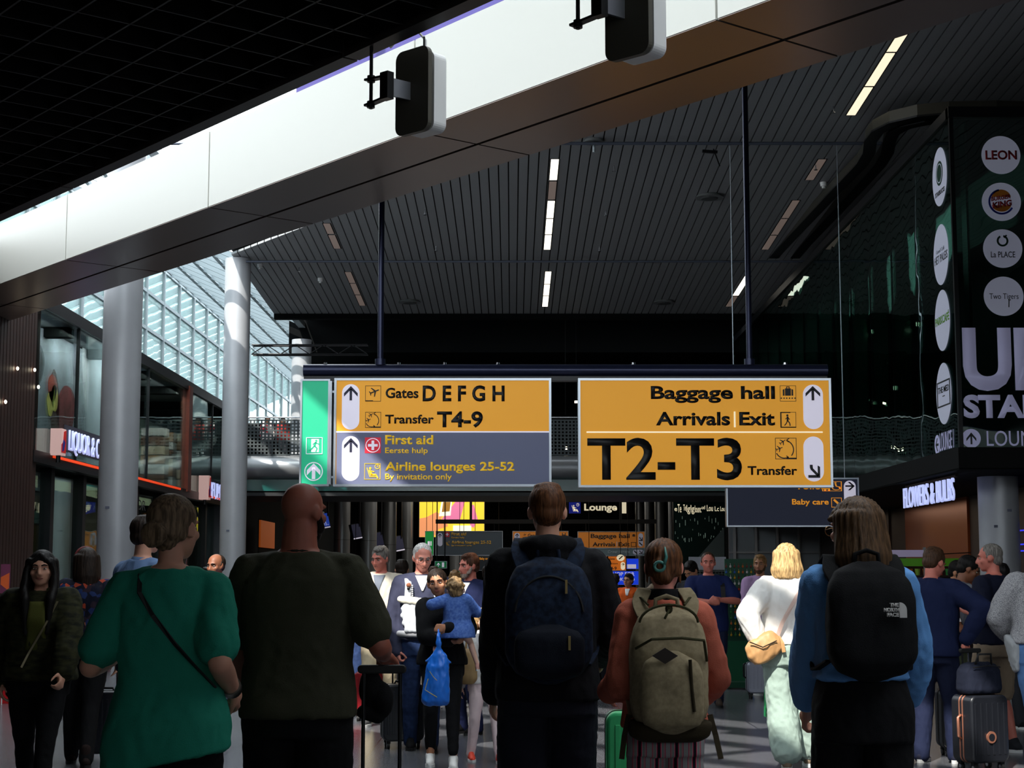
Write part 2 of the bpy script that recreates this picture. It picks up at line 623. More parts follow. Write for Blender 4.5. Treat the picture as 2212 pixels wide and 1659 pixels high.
# unseen girder and wide board, added to keep sun off the beam and people
bbox(q, 2.55, 3.70, -16, 6.4, 10.42, 10.62)
bbox(q, 3.62, 4.75, -16, 20, 10.4, 10.95)
d = -16
while d < 20:
    bbox(q, -9, 9.4, d, d + 0.12, 10.95, 11.1)
    d += 2.6
struct(q.build('window_1', m_steel), 'steel glazing bars of the roof light over the slot with added sun blocking boards')

# ---- skylight along the left side: from the glass facade up to the ceiling edge
XF, XE = -11.0, -6.5
ZF, ZE = 11.0, 9.05
def zroof(x): return ZE + (ZF - ZE) * (x - XE) / (XF - XE)
q = MB()
y = 28.6
while y < 84:
    q.bar((XF, y, zroof(XF) + .12), (XE, y, zroof(XE) + .12), 0.09, 0.2)
    y += 1.2
for xx in (XF, -9.9, -8.8, -7.6, XE):
    q.bar((xx, 28.4, zroof(xx) + .1), (xx, 84, zroof(xx) + .1), 0.10 if xx not in (XE,) else 0.2, 0.16)
sky = struct(q.build('window_2', m_steel), 'sloping glass roof with white bars along the shop side')
q = MB()
y = 38.3
while y < 84:
    for k in range(2):
        yy = y + 0.15 + 0.56 * k
        q.bm.faces.new([q._v(p) for p in ((XF, yy, zroof(XF) + .24), (XE, yy, zroof(XE) + .24), (XE, yy + .3, zroof(XE) + .24), (XF, yy + .3, zroof(XF) + .24))])
    y += 1.2
q.build('louvre', m_frit, sky)
# ---- glass facade above the shops
m0 = 48.06 - 2.4 * 7
q = MB()
y = m0
while y < 84:
    q.box((XF - .06, y - .05, 3.0), (XF + .06, y + .05, ZF)); y += 2.4
for z in (11.0, 9.95, 8.83, 7.7, 6.6, 5.5):
    q.box((XF - .05, m0, z - .05), (XF + .05, 84, z + .05))
fac = struct(q.build('window_3', m_steel), 'white mullions and transoms of the glass facade above the shops')
q = MB(); q.box((XF - .012, m0, 3.0), (XF + .012, 84, ZF)); q.build('pane', g_facade, fac)
q = MB()
# far end of the atrium
for xx in np.arange(-11, -6.4, 1.1):
    q.box((xx - .04, 83.9, 4), (xx + .04, 84.1, 10.8))
for z in (6, 7.2, 8.4, 9.6):
    q.box((-11, 83.9, z - .04), (-6.5, 84.1, z + .04))
q.build('end_frame', m_steel, fac)
# ragged roof added outside the facade, standing for roof reflections in its glass
q = MB()
rr = random.Random(3)
y = 30.0
while y < 86:
    q.box((-15, y, 4.5), (-12.4, y + .3, 7.0 + rr.uniform(-.12, .12) + 0.16 * math.sin(y * 1.7))); y += .3
tag(q.build('reflected_roof', M('grey_green_roof', (120, 138, 134), 0.7)), 'grey green corrugated roof seen through the facade glass', 'roof')

# ---- columns
def column(x, y, r, z1, mat, label, cat='column', collar=None, name='column'):
    q = MB(); q.cyl((x, y, 0), (x, y, z1), r, seg=48)
    o = q.build(name, mat, None, smooth=True)
    tag(o, label, cat)
    q = MB(); q.cyl((x, y, 0), (x, y, .14), r + .012, seg=48); q.build('base_ring', m_chrome, o, smooth=True)
    if collar:
        q = MB(); q.cyl((x, y, collar - .006), (x, y, collar + .006), r + .004, seg=48); q.build('joint_line', m_dark, o, smooth=True)
    return o
c1 = column(-6.22, 25.6, 0.305, 8.9, m_col, 'nearest grey round column beside the liquor shop', collar=None)
c2 = column(-6.42, 37.4, 0.300, 8.83, m_col, 'grey round column lit by the skylight, second along the shops')
c3 = column(-6.42, 49.0, 0.300, 8.6, m_col, 'third grey column at the gallery edge behind the green sign', collar=4.9)
c4 = column(7.55, 25.2, 0.305, 3.3, m_col, 'pale round column under the dark glass box')
c5 = column(8.3, 38.0, 0.24, 3.3, m_col, 'slim pale column deeper under the dark glass box')
for o, px, py, Y in ((c1, 242, 1098, 25.6), (c2, 497, 1147, 37.4), (c4, 2168, 1104, 25.2), (c4, 2141, 1138, 25.2)):
    p = W(px, py, Y)
    ang = (p.x - o.data.vertices[0].co.x)
    cx = {c1: -6.22, c2: -6.42, c4: 7.55}[o]
    r = .306
    dx = max(-.25, min(.25, p.x - cx))
    cy = {c1: 25.6, c2: 37.4, c4: 25.2}[o]
    yy = cy - math.sqrt(r * r - dx * dx)
    q = MB(); q.box((cx + dx - .035, yy - .006, p.z - .02), (cx + dx + .035, yy + .03, p.z + .02))
    q.build('number_plate', M('plate_grey', (92, 96, 112), 0.5), o)

# ---- gallery (mezzanine) bridging the hall
YG = 46.0
q = MB(); q.box((-11, YG, 3.85), (8.2, 52, 4.8)); q.box((-6.5, 52, 4.25), (8.2, 57.5, 4.8))
gal = struct(q.build('floor_gallery', m_void), 'slab of the upper gallery')
q = MB()
rings = []
for xx in (-11.0, 6.4):
    rings.append([q._v((xx, YG - 0.34 * math.cos(a), 4.5 + 0.34 * math.sin(a))) for a in np.linspace(-math.pi / 2, math.pi / 2, 14)] + [q._v((xx, YG + .05, 4.84)), q._v((xx, YG + .05, 4.16))])
q.skin(rings)
q.build('rounded_fascia', M('fascia_grey_metal', (150, 152, 155), 0.32, metal=0.6), gal, smooth=True)
q = MB(); q.box((-11, YG - .02, 3.84), (6.4, YG + .0, 4.17)); q.build('glass_band', M('teal_band', (20, 78, 74), 0.15, spec=0.7), gal)
q = MB()
y = YG
while y < 49.9:
    q.box((-9, y, 3.70), (8, y + .12, 3.80)); y += .22
q.build('soffit_rib', M('soffit_dark', (34, 36, 38), 0.5), gal)
# perforated balustrade
q = MB()
xx = -10.9
while xx < 6.35:
    q.box((xx, YG - .03, 4.86), (xx + .048, YG - .02, 5.86)); xx += .104
for k in range(11):
    q.box((-10.9, YG - .034, 4.86 + .0985 * k - .012), (6.35, YG - .018, 4.86 + .0985 * k + .030))
bal = q.build('balustrade', M('perforated_grey', (70, 76, 78), 0.5, metal=0.3))
tag(bal, 'perforated metal balustrade along the gallery edge', 'balustrade')
q = MB(); q.cyl((-10.9, YG - .026, 5.93), (6.35, YG - .026, 5.93), .025, seg=10); q.build('handrail', m_chrome, bal, smooth=True)

# ---- hall beyond, under and behind the gallery
q = MB(); q.box((-9.3, 52, 0), (-9.0, 97, 6)); struct(q.build('wall_far_left', m_void), 'dark side wall of the far hall')
q = MB(); q.box((11, 46, 0), (11.3, 97, 6)); struct(q.build('wall_far_right', m_void), 'dark opposite wall of the far hall')
q = MB(); q.box((-9.3, 97, 0), (11.3, 97.3, 6.3)); struct(q.build('wall_far_back', m_void), 'black end wall of the far hall')
q = MB(); q.box((-9.3, 52, 6.0), (11.3, 97.3, 6.3)); struct(q.build('ceiling_far', m_void), 'black ceiling of the far hall')
for px, pw, Y, lab in ((740, 35, 60, 'nearest brushed metal column along the monitors'), (797, 36, 61.5, 'brushed metal column right after the first monitor'), (842, 30, 70, 'brushed metal column above the man in the cream sweater'),
                       (881, 24, 80, 'thin metal column next to the yellow screen'),
                       (1380, 17, 74, 'warm lit thin column right of the lounge sign'), (1400, 17, 76, 'dark thin column right of the lounge sign'), (1424, 22, 72, 'tall thin column above the blond ponytail'),
                       (1449, 13, 78, 'thinnest column beside the mirrored glass'), (1618, 40, 50.5, 'metal column behind the souvenir rack'),
                       (985, 26, 88, 'far column behind the blue direction sign')):
    column((px - 1106) / FPX * Y, Y, pw / 2 / FPX * Y, 6.0, m_mcol, lab, collar=2.75)

# ---- shop block on the left: glass front, inner wall, mural
XS = -8.0
q = MB()
q.box((XS - .12, 26.9, 6.0), (XS + .06, 46, 6.22))
q.box((XS - .1, 26.9, 3.36), (XS + .05, 46, 3.56))
for yy in (29.6, 32.4, 35.4, 39.9, 43.0):
    q.box((XS - .03, yy - .02, 3.56), (XS + .03, yy + .02, 6.0))
shop = struct(q.build('window_4', m_dark), 'dark steel frame of the two storey shop front')
q = MB(); q.box((XS - .01, 26.9, 3.56), (XS + .01, 46, 6.0)); q.build('pane', g_shop, shop)
q = MB(); q.box((XS - .09, 39.55, 3.5), (XS + .09, 39.95, 6.1)); q.build('timber_post', m_redwood, shop)
q = MB(); q.box((XS - .02, 28.0, 3.50), (XS + .075, 38.8, 3.545)); q.box((XS - .02, 42.5, 3.50), (XS + .075, 45.6, 3.545))
q.build('red_strip_light', M('red_strip_light', (255, 80, 40), emit=0.55, emit_rgb=(255, 74, 30)), shop)
q = MB()
q.box((-10.4, 26.9, 3.4), (XS - .1, 46, 3.5)); struct(q.build('floor_shop', m_void), 'upper floor slab of the shop block')
q = MB(); q.box((-10.4, 26.9, 6.02), (XS - .12, 46, 6.2)); struct(q.build('ceiling_shop', M('shop_roof_grey', (118, 124, 130), 0.8)), 'roof slab of the shop block')
q = MB(); q.box((-10.4, 45.8, 0), (XS, 46, 6.2)); struct(q.build('wall_shop_far', M('shop_roof_grey', (118, 124, 130), 0.8)), 'far end wall of the shop block')
q = MB(); q.box((-10.6, 26.9, 0), (-10.4, 46, 6.2))
struct(q.build('wall_shop', M('shop_wall_grey', (118, 124, 130), 0.8)), 'grey inner walls of the shop block')
q = MB(); q.box((-10.4, 26.9, 0), (XS + .0, 27.2, 6.2)); struct(q.build('wall_shop_end', m_wood), 'brown end wall of the shop block')
q = MB()
for yy in (29.5, 32.5, 36, 39, 42.5): q.box((-10.4, yy, 5.84), (XS - .14, yy + .3, 6.02))
struct(q.build('trim_2', m_void), 'dark beams under the shop block roof')

# ---- dark glass box upstairs on the right
XB, YB = 6.5, 23.4
ZB0, ZB1 = 3.22, 8.22
q = MB()
q.box((XB - .03, YB - .03, ZB0), (XB + .03, YB + .03, ZB1))
q.box((XB - .04, YB, ZB1), (XB + .12, 47, ZB1 + .16)); q.box((XB - .04, YB - .04, ZB1), (15, YB + .12, ZB1 + .16))
for yy in np.arange(25.7, 47, 1.68): q.box((XB - .004, yy - .008, ZB0), (XB + .012, yy + .008, ZB1))
gb = struct(q.build('window_5', m_dark), 'frame of the dark glass box upstairs')
q = MB(); q.box((XB - .006, YB, ZB0 + .05), (XB + .006, 47, ZB1)); q.box((XB, YB - .006, ZB0 + .05), (15, YB + .006, ZB1)); q.build('pane', g_teal, gb)
q = MB()
for yy in np.arange(25.7, 47, 1.68): q.box((XB + .03, yy - .03, ZB0 + .05), (XB + .30, yy + .03, ZB1 - .05))
for xx in np.arange(6.72, 12, 1.75): q.box((xx - .02, YB + .03, ZB0 + .05), (xx + .02, YB + .3, ZB1 - .05))
q.build('glass_fin', m_fin, gb)
q = MB()
q.box((XB - .05, YB - .05, ZB0 - .22), (15, 47, ZB0))
q.box((XB + .3, YB + .3, ZB1 - .02), (15, 47, ZB1 + .1))
q.box((10.2, YB + .3, ZB0), (10.4, 47, ZB1))
struct(q.build('floor_upstairs', m_void), 'floor slab and dark inside of the glass box')
q = MB(); q.box((XB - .06, YB - .06, ZB0 - .2), (XB - .05, 47, ZB0 + .1)); q.box((XB - .06, YB - .07, ZB0 - .2), (15, YB - .06, ZB0 + .1))
struct(q.build('trim_3', m_black), 'black edge of the glass box floor')

# ---- shop fronts under the glass box
XR = 8.9
q = MB(); q.box((XR, 25.5, 0), (XR + .2, 47, 3.02))
wr = struct(q.build('wall_market', M('market_wall_dark', (38, 27, 22), 0.6)), 'dark brown wall of the flower market')
m_copper = M('copper_panel', (150, 78, 40), 0.28, metal=0.7)
for ya, yb, mt in ((38.2, 42.2, m_wood), (31.6, 36.6, m_copper), (29.2, 30.3, M('grey_post', (120, 112, 108), 0.5))):
    for z0, z1 in ((0, 1.9), (1.92, 3.0)):
        q = MB(); q.box((XR - .05, ya, z0), (XR, yb, z1)); q.build('wall_panel', mt, wr)
# pale pilaster left of the market
q = MB(); q.box((6.9, 33.5, 0), (7.2, 33.8, 3.0)); tag(q.build('pilaster', m_col), 'square pale post at the market entrance', 'post')
# grey kiosk wall behind the direction board
q = MB(); q.box((6.3, 47.2, 0), (11, 47.4, 3.6)); struct(q.build('wall_kiosk', M('kiosk_grey', (120, 124, 128), 0.6)), 'grey wall with steel posts at the end of the market')
q = MB()
for xx in np.arange(6.4, 10.8, .62): q.box((xx, 47.1, 0), (xx + .08, 47.2, 3.6))
for z in (1.4, 2.1): q.box((6.3, 47.12, z), (11, 47.2, z + .05))
q.build('steel_post', m_mcol, bpy.data.objects['wall_kiosk'])
# ---- unseen area lamps added to brighten the shops, glass box and far hall
def area(name, loc, sx, sy, power, col, rot=(0, 0, 0)):
    l = bpy.data.lights.new(name, 'AREA'); l.shape = 'RECTANGLE'; l.size = sx; l.size_y = sy; l.energy = power; l.color = col
    o = bpy.data.objects.new(name, l); COL.objects.link(o); o.location = loc; o.rotation_euler = rot
    return o
area('shop_fill', (-8.2, 34, 5.92), .2, 13, 330, (1, .95, .9), (0, math.radians(30), 0))  # added and angled to brighten the mural
area('shop_fill_lower', (-9.3, 36, 3.3), 1.2, 14, 50, (1, .75, .5))
area('far_hall_fill', (0, 62, 5.8), 10, 8, 420, (1, .93, .82))  # added to lift the dark far hall
area('far_hall_fill_rear', (0, 82, 5.8), 12, 14, 700, (1, .93, .82))
area('market_fill', (7.8, 34, 2.95), 1, 14, 45, (1, .8, .6))
area('upstairs_fill', (8.6, 33, 8.1), 1.5, 16, 150, (.9, 1, .95))  # added to brighten the teal fins
# ================================================================== DIRECTION SIGNS
m_frame = M('sign_frame_silver', (176, 182, 190), 0.3, metal=0.8)
m_back = M('sign_back', (30, 32, 38), 0.5)
def smat(name, rgb, e, ergb=None): return M(name, rgb, 0.45, emit=e, emit_rgb=ergb or rgb)
m_yel = smat('sign_yellow', (214, 150, 34), 0.42, (232, 158, 40))
m_slate = smat('sign_slate_blue', (108, 113, 142), 0.05, (86, 92, 122))
m_grn = smat('sign_green', (30, 160, 120), 0.42, (40, 190, 140))
m_ink = M('sign_black', (14, 13, 14), 0.5)
m_navy = M('sign_navy', (26, 28, 54), 0.5)
m_pill = smat('sign_white', (226, 222, 236), 0.42, (226, 220, 240))
m_cream = smat('sign_cream', (250, 236, 200), 0.6)
m_gold = smat('sign_gold', (222, 178, 40), 0.40)
m_red = smat('sign_red', (200, 36, 56), 0.40)
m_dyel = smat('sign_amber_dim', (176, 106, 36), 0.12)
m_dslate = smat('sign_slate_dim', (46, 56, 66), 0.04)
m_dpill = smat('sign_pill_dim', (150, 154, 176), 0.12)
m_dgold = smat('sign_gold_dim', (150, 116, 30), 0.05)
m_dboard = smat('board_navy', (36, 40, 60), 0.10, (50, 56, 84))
m_orange = smat('sign_orange_letter', (232, 150, 40), 0.55)

class Board:
    """a hanging sign whose face lies Y metres ahead, given by the photo corners of the face"""
    def __init__(self, name, Y, x0, y0, x1, y1, mat, label, fr=5, depth=0.16, group=None, frame=m_frame):
        self.Y = Y
        a, b = W(x0, y1, Y), W(x1, y0, Y)
        xm = (x0 + x1) / 2
        self.z0, self.z1 = W(xm, y1, Y).z, W(xm, y0, Y).z
        self.x0 = (x0 - 1106) / FPX * W(xm, (y0 + y1) / 2, Y).y / ray(xm, (y0 + y1) / 2).y * 1.0
        self.x0, self.x1 = W(x0, (y0 + y1) / 2, Y).x, W(x1, (y0 + y1) / 2, Y).x
        self.root = empty(name, ((self.x0 + self.x1) / 2, Y, self.z0), 0, label, 'sign', group)
        f = fr / FPX * Y
        q = MB(); q.box((self.x0, Y + .03, self.z0), (self.x1, Y + depth, self.z1)); q.build('casing', m_back, self.root)
        q = MB()
        q.box((self.x0 - f, Y - .015, self.z0 - f), (self.x0, Y + depth, self.z1 + f)); q.box((self.x1, Y - .015, self.z0 - f), (self.x1 + f, Y + depth, self.z1 + f))
        q.box((self.x0, Y - .015, self.z0 - f), (self.x1, Y + depth, self.z0)); q.box((self.x0, Y - .015, self.z1), (self.x1, Y + depth, self.z1 + f))
        q.build('frame', frame, self.root)
        q = MB(); q.box((self.x0, Y, self.z0), (self.x1, Y + .03, self.z1)); self.panel = q.build('face_panel', mat, self.root)
    def hang(self, z, r=.012):
        for t in (.12, .88):
            x = self.x0 + (self.x1 - self.x0) * t
            q = MB(); q.cyl((x, self.Y + .08, self.z1), (x, self.Y + .08, z), r, seg=6); q.build('hanger', m_dark, self.root)
        return self
    def P(self, px, py): return W(px, py, self.Y)
    def rect(self, name, x0, y0, x1, y1, mat, th=.005, r=0):
        a, b = self.P(x0, y1), self.P(x1, y0)
        w, h = b.x - a.x, b.z - a.z
        return shape(name, [rrect(w, h, r if r >= 0 else min(w, h) / 2, 8, a.x + w / 2, a.z + h / 2) if r else [(a.x, a.z), (b.x, a.z), (b.x, b.z), (a.x, b.z)]], (0, self.Y, 0), XU, ZU, mat, self.root, th)
    def text(self, body, x0, x1, yb, yc, mat, bold=.024, sp=1.0, name='lettering'):
        a, b, c = self.P(x0, yb), self.P(x1, yb), self.P(x0, yc)
        return text(name, body, (0, self.Y - .004, 0), XU, ZU, a.x, b.x, a.z, c.z, mat, self.root, bold, sp)
    def poly(self, name, pts_list, mat, box, th=.008, parent=None):
        """pts in 0..1 boxes (y up) mapped on the photo box x0,y0,x1,y1"""
        x0, y0, x1, y1 = box
        a, b = self.P(x0, y1), self.P(x1, y0)
        return shape(name, [[(a.x + (b.x - a.x) * x, a.z + (b.z - a.z) * y) for x, y in p] for p in pts_list], (0, self.Y, 0), XU, ZU, mat, parent or self.root, th)
    def outline(self, name, box, mat, t=.03):
        return self.poly(name, box_outline(t), mat, box)
def box_outline(t=.03): return [[(0, 0), (1, 0), (1, t), (0, t)], [(0, 1 - t), (1, 1 - t), (1, 1), (0, 1)], [(0, t), (t, t), (t, 1 - t), (0, 1 - t)], [(1 - t, t), (1, t), (1, 1 - t), (1 - t, 1 - t)]]
def seg(x0, y0, x1, y1, t):
    d = math.hypot(x1 - x0, y1 - y0); nx, ny = -(y1 - y0) / d * t / 2, (x1 - x0) / d * t / 2
    return [(x0 + nx, y0 + ny), (x0 - nx, y0 - ny), (x1 - nx, y1 - ny), (x1 + nx, y1 + ny)][::-1]
def arc(cx, cy, r, a0, a1, t, n=10):
    o = [(cx + (r + t / 2) * math.cos(math.radians(a0 + (a1 - a0) * i / n)), cy + (r + t / 2) * math.sin(math.radians(a0 + (a1 - a0) * i / n))) for i in range(n + 1)]
    i_ = [(cx + (r - t / 2) * math.cos(math.radians(a0 + (a1 - a0) * i / n)), cy + (r - t / 2) * math.sin(math.radians(a0 + (a1 - a0) * i / n))) for i in range(n + 1)]
    return o + i_[::-1]
ARROW_UP = [[(.43, 0), (.57, 0), (.57, .78), (.43, .78)], [(.5, 1.0), (.0, .48), (.0, .26), (.5, .80)], [(.5, 1.0), (.5, .80), (1.0, .26), (1.0, .48)]]
ARROW_UP = [[(.41, 0), (.59, 0), (.59, .8), (.41, .8)], [(.5, 1.0), (0, .5), (0, .26), (.5, .76)], [(.5, 1.0), (.5, .76), (1, .26), (1, .5)]]
def rotpts(polys, deg):
    c, s = math.cos(math.radians(deg)), math.sin(math.radians(deg))
    return [[(.5 + (x - .5) * c - (y - .5) * s, .5 + (x - .5) * s + (y - .5) * c) for x, y in p] for p in polys]
ARROW_DR = [[(.1, .1), (1, .1), (1, .28), (.1, .28)][0:4], [(.82, .1), (1, .1), (1, .95), (.82, .95)], arc(.62, .98, .5, 180, 262, .16), seg(.5, .52, .9, .18, .17)]
ARROW_DR = [[(0, .06), (1, .06), (1, .26), (0, .26)], [(.8, .26), (1, .26), (1, .85), (.8, .95)], seg(.28, .72, .86, .2, .2), [(.14, 1), (.38, 1), (.40, .74), (.22, .62), (.14, .8)]]
def plane_icon(cx, cy, s, rot):
    base = [[(-.5, -.05), (.42, -.05), (.5, 0), (.42, .06), (-.5, .06)], [(-.05, .05), (.14, .05), (-.16, .48), (-.26, .48)], [(-.05, -.05), (.14, -.05), (-.16, -.48), (-.26, -.48)][::-1], [(-.5, .0), (-.4, .0), (-.48, .22), (-.56, .22)], [(-.5, 0), (-.4, 0), (-.48, -.22), (-.56, -.22)][::-1]]
    c, q = math.cos(math.radians(rot)), math.sin(math.radians(rot))
    return [[(cx + s * (x * c - y * q), cy + s * (x * q + y * c)) for x, y in p] for p in base]
PLANE = plane_icon(.6, .62, .62, 22) + [[(0, 0), (.5, 0), (.5, .06), (0, .06)]]
TRANSFER = plane_icon(.36, .82, .32, 35) + plane_icon(.2, .5, .32, 20) + [arc(.42, .45, .44, -40, 75, .045), arc(.42, .45, .40, 205, 300, .045), [(.52, .02), (1, .02), (1, .07), (.52, .07)], seg(.54, .9, .66, .98, .04), seg(.54, .9, .64, .80, .04), seg(.62, .08, .52, .16, .04), seg(.62, .08, .50, .06, .04)]
CASE = [[(.32, .36), (.68, .36), (.68, .82), (.32, .82)], [(.18, .36), (.28, .36), (.28, .78), (.18, .74)], [(.72, .36), (.82, .36), (.82, .74), (.72, .78)], [(.4, .82), (.45, .82), (.45, .93), (.4, .93)], [(.55, .82), (.6, .82), (.6, .93), (.55, .93)], [(.4, .9), (.6, .9), (.6, .94), (.4, .94)]] + [circle(.045, 10, .08 + .17 * k, .2) for k in range(6)]
WALKER = [circle(.07, 12, .45, .78), seg(.47, .70, .46, .42, .11), seg(.47, .44, .60, .28, .06), seg(.60, .28, .62, .12, .06), seg(.45, .44, .38, .28, .06), seg(.38, .28, .26, .14, .06), seg(.46, .66, .60, .52, .045), seg(.45, .66, .32, .54, .045), [(0, 0), (1, 0), (1, .06), (0, .06)], [(0, .06), (.07, .06), (.07, .94), (0, .94)], [(0, .94), (.65, .94), (.65, 1), (0, 1)]]
RUNNER = [circle(.07, 12, .62, .80), seg(.60, .72, .50, .46, .12), seg(.52, .48, .68, .34, .08), seg(.68, .34, .60, .14, .07), seg(.49, .48, .34, .30, .08), seg(.34, .30, .16, .28, .07), seg(.58, .68, .78, .60, .06), seg(.56, .68, .40, .58, .06)]
LOUNGE = [circle(.075, 12, .36, .70), seg(.32, .60, .46, .26, .14), seg(.42, .30, .74, .30, .11), seg(.72, .30, .84, .08, .09), seg(.16, .74, .34, .18, .05), seg(.32, .18, .74, .18, .05), arc(.8, .8, .14, 0, 359, .035, 20), seg(.8, .8, .8, .9, .03), seg(.8, .8, .87, .8, .03), seg(.38, .54, .62, .48, .06)]
CROSS = [[(.42, .2), (.58, .2), (.58, .8), (.42, .8)], [(.2, .42), (.42, .42), (.42, .58), (.2, .58)], [(.58, .42), (.8, .42), (.8, .58), (.58, .58)], arc(.5, .5, .43, 0, 359.9, .05, 28)]

YS = 18.0
# carrying bar and its two posts
bar = empty('sign_bar', (W(1222, 797, YS).x, YS, W(1222, 812, YS).z), 0, 'long dark blue steel tube that carries the big yellow direction signs', 'sign bar')
za, zb = W(1222, 811, YS).z, W(1222, 784, YS).z
q = MB(); q.cyl((W(653, 797, YS).x, YS + .12, (za + zb) / 2), (W(1791, 797, YS).x, YS + .12, (za + zb) / 2), (zb - za) / 2, seg=24); q.build('tube', m_dsteel, bar, smooth=True)
q = MB(); q.box((W(655, 797, YS).x, YS + .06, za - .05), (W(1789, 797, YS).x, YS + .2, za)); q.build('rail', M('rail_black', (12, 12, 16), 0.4), bar)
for px in (820.5, 1621):
    q = MB(); q.cyl((W(px, 700, YS).x, YS + .12, zb - .02), (W(px, 700, YS).x, YS + .12, 9.7), .033, seg=16); q.build('post', m_dsteel, bar, smooth=True)
    q = MB(); q.cyl((W(px, 700, YS).x, YS + .12, zb - .01), (W(px, 700, YS).x, YS + .12, zb + .06), .06, seg=16); q.build('post_foot', m_dsteel, bar, smooth=True)
for px in (700, 860, 960, 1075, 1370, 1700):
    q = MB(); q.cyl((W(px, 780, YS).x, YS + .12, zb - .01), (W(px, 780, YS).x, YS + .12, zb + .02), .02, seg=8); q.build('bolt', m_chrome, bar)

# green emergency exit blade
g = Board('exit_sign', YS, 652, 823, 708, 1046, m_grn, 'tall green emergency exit sign panel at the end of the yellow gate sign', fr=4)
q = MB(); q.box((W(712, 900, YS).x, YS - .01, g.z0), (W(716.5, 900, YS).x, YS + .5, g.z1)); q.build('side_wall', m_frame, g.root)
g.outline('pictogram_border', (661, 945, 697, 981), m_pill, .035)
g.poly('door_pictogram', [[(.32, .12), (.78, .12), (.78, .9), (.32, .9)]], m_pill, (661, 945, 697, 981), .006)
g.poly('running_figure', RUNNER, m_grn, (661, 945, 697, 981), .010)
g.poly('arrow_ring', [arc(.5, .5, .47, 0, 359.9, .05, 36)], m_pill, (657, 998, 698, 1039))
g.poly('arrow', [[(.41, .1), (.59, .1), (.59, .72), (.41, .72)], [(.5, .92), (.14, .56), (.14, .30), (.5, .66)], [(.5, .92), (.5, .66), (.86, .30), (.86, .56)]], m_pill, (657, 998, 698, 1039))
for px in (717,):
    for py in (845, 1030):
        q = MB(); q.box((W(708, py, YS).x, YS + .05, W(708, py, YS).z - .012), (W(724, py, YS).x, YS + .08, W(708, py, YS).z + .012)); q.build('link', m_frame, g.root)

# gates sign
s = Board('gate_sign', YS, 726, 822, 1186, 1046, m_yel, 'wide sign with yellow gates and transfer half over slate first aid half')
s.rect('slate_panel', 726, 934, 1186, 1046, m_slate, .003)
s.rect('divider', 726, 931.5, 1186, 934.5, m_pill, .006)
for y0, y1, ink in ((830, 928, m_navy), (942, 1039, m_navy)):
    s.rect('arrow_badge', 738, y0, 777, y1, m_pill, .005, -1)
    s.poly('arrow', ARROW_UP, ink, (743, y0 + 4, 773, y0 + 35), .009)
for bx, ic, mt in (((789, 833, 823, 867), PLANE, m_ink), ((789, 890, 823, 924), TRANSFER, m_ink)):
    s.outline('pictogram_border', bx, mt, .022)
    s.poly('pictogram', ic, mt, bx)
s.rect('red_square', 788, 945, 823, 979, m_red, .005)
s.poly('cross_pictogram', CROSS, m_pill, (788, 945, 823, 979))
s.outline('pictogram_border', (787, 1001, 822, 1036), m_gold, .03)
s.poly('pictogram', LOUNGE, m_gold, (787, 1001, 822, 1036))
s.text('Gates', 833, 904, 860, 838, m_ink)
s.text('DEFGH', 913, 1090, 867, 833, m_ink, .03, 1.6)
s.text('Transfer', 832, 937, 915, 896, m_ink)
s.text('T4-9', 944, 1043, 923, 889, m_ink, .03)
s.text('First aid', 832, 936, 960, 940, m_gold)
s.text('Eerste hulp', 832, 924, 979, 967, m_gold, .012)
s.text('Airline lounges 25-52', 832, 1111, 1017, 998, m_gold)
s.text('By invitation only', 832, 976, 1036, 1023, m_gold, .012)

# baggage sign
s = Board('baggage_sign', YS, 1254, 822, 1792, 1048, m_yel, 'wide yellow sign for baggage hall, exit and the big T2-T3 transfer line')
s.rect('divider', 1267, 932, 1777, 935, m_cream, .006)
s.text('Baggage hall', 1406, 1674, 862, 834, m_ink, .03)
s.text('Arrivals', 1417, 1577, 919, 890, m_ink, .03)
s.rect('bar_mark', 1585.5, 889, 1588.5, 923, m_cream, .006)
s.text('Exit', 1597, 1674, 919, 890, m_ink, .03)
s.text('T2-T3', 1269, 1603, 1036.5, 947, m_ink, .02)
s.text('Transfer', 1615, 1722, 1026, 1007, m_ink)
for bx, ic in (((1685, 833, 1719, 867), CASE), ((1686, 890, 1719, 924), WALKER), ((1675, 946, 1720, 992), TRANSFER)):
    s.outline('pictogram_border', bx, m_ink, .022)
    s.poly('pictogram', ic, m_ink, bx)
s.rect('arrow_badge', 1736, 831, 1777, 927, m_pill, .005, -1)
s.poly('arrow', ARROW_UP, m_ink, (1740, 834, 1771, 865), .009)
s.rect('arrow_badge', 1737, 943, 1778, 1040, m_pill, .005, -1)
s.poly('arrow', ARROW_DR, m_ink, (1746, 1004, 1771, 1034), .009)

# toilets / baby care board on its two wires
YT = 28.2
s = Board('facilities_board', YT, 1572, 1035, 1853, 1135, m_dboard, 'dark slate toilets and baby care board hanging lower behind the yellow baggage sign', fr=3)
s.text('Toilets', 1718, 1790, 1057, 1043, m_orange, .02)
s.text('Baby care', 1711, 1790, 1090, 1078, m_orange, .02)
s.outline('pictogram_border', (1776, 1040, 1818, 1061), m_orange, .04)
s.poly('pictogram', [[(.1, 0), (.2, 0), (.2, .6), (.1, .6)], [(.3, 0), (.4, 0), (.4, .6), (.3, .6)], circle(.05, 10, .15, .75), circle(.05, 10, .35, .75), circle(.06, 10, .68, .86), seg(.68, .78, .72, .5, .07), arc(.72, .34, .2, 130, 400, .05), seg(.72, .5, .86, .44, .06), seg(.86, .44, .93, .2, .06)], m_orange, (1776, 1040, 1818, 1061))
s.outline('pictogram_border', (1796, 1075, 1818, 1096), m_orange, .05)
s.poly('pictogram', [seg(.25, .8, .8, .25, .2)], m_orange, (1796, 1075, 1818, 1096))
s.rect('arrow_badge', 1824, 1038, 1848, 1104, m_pill, .005, -1)
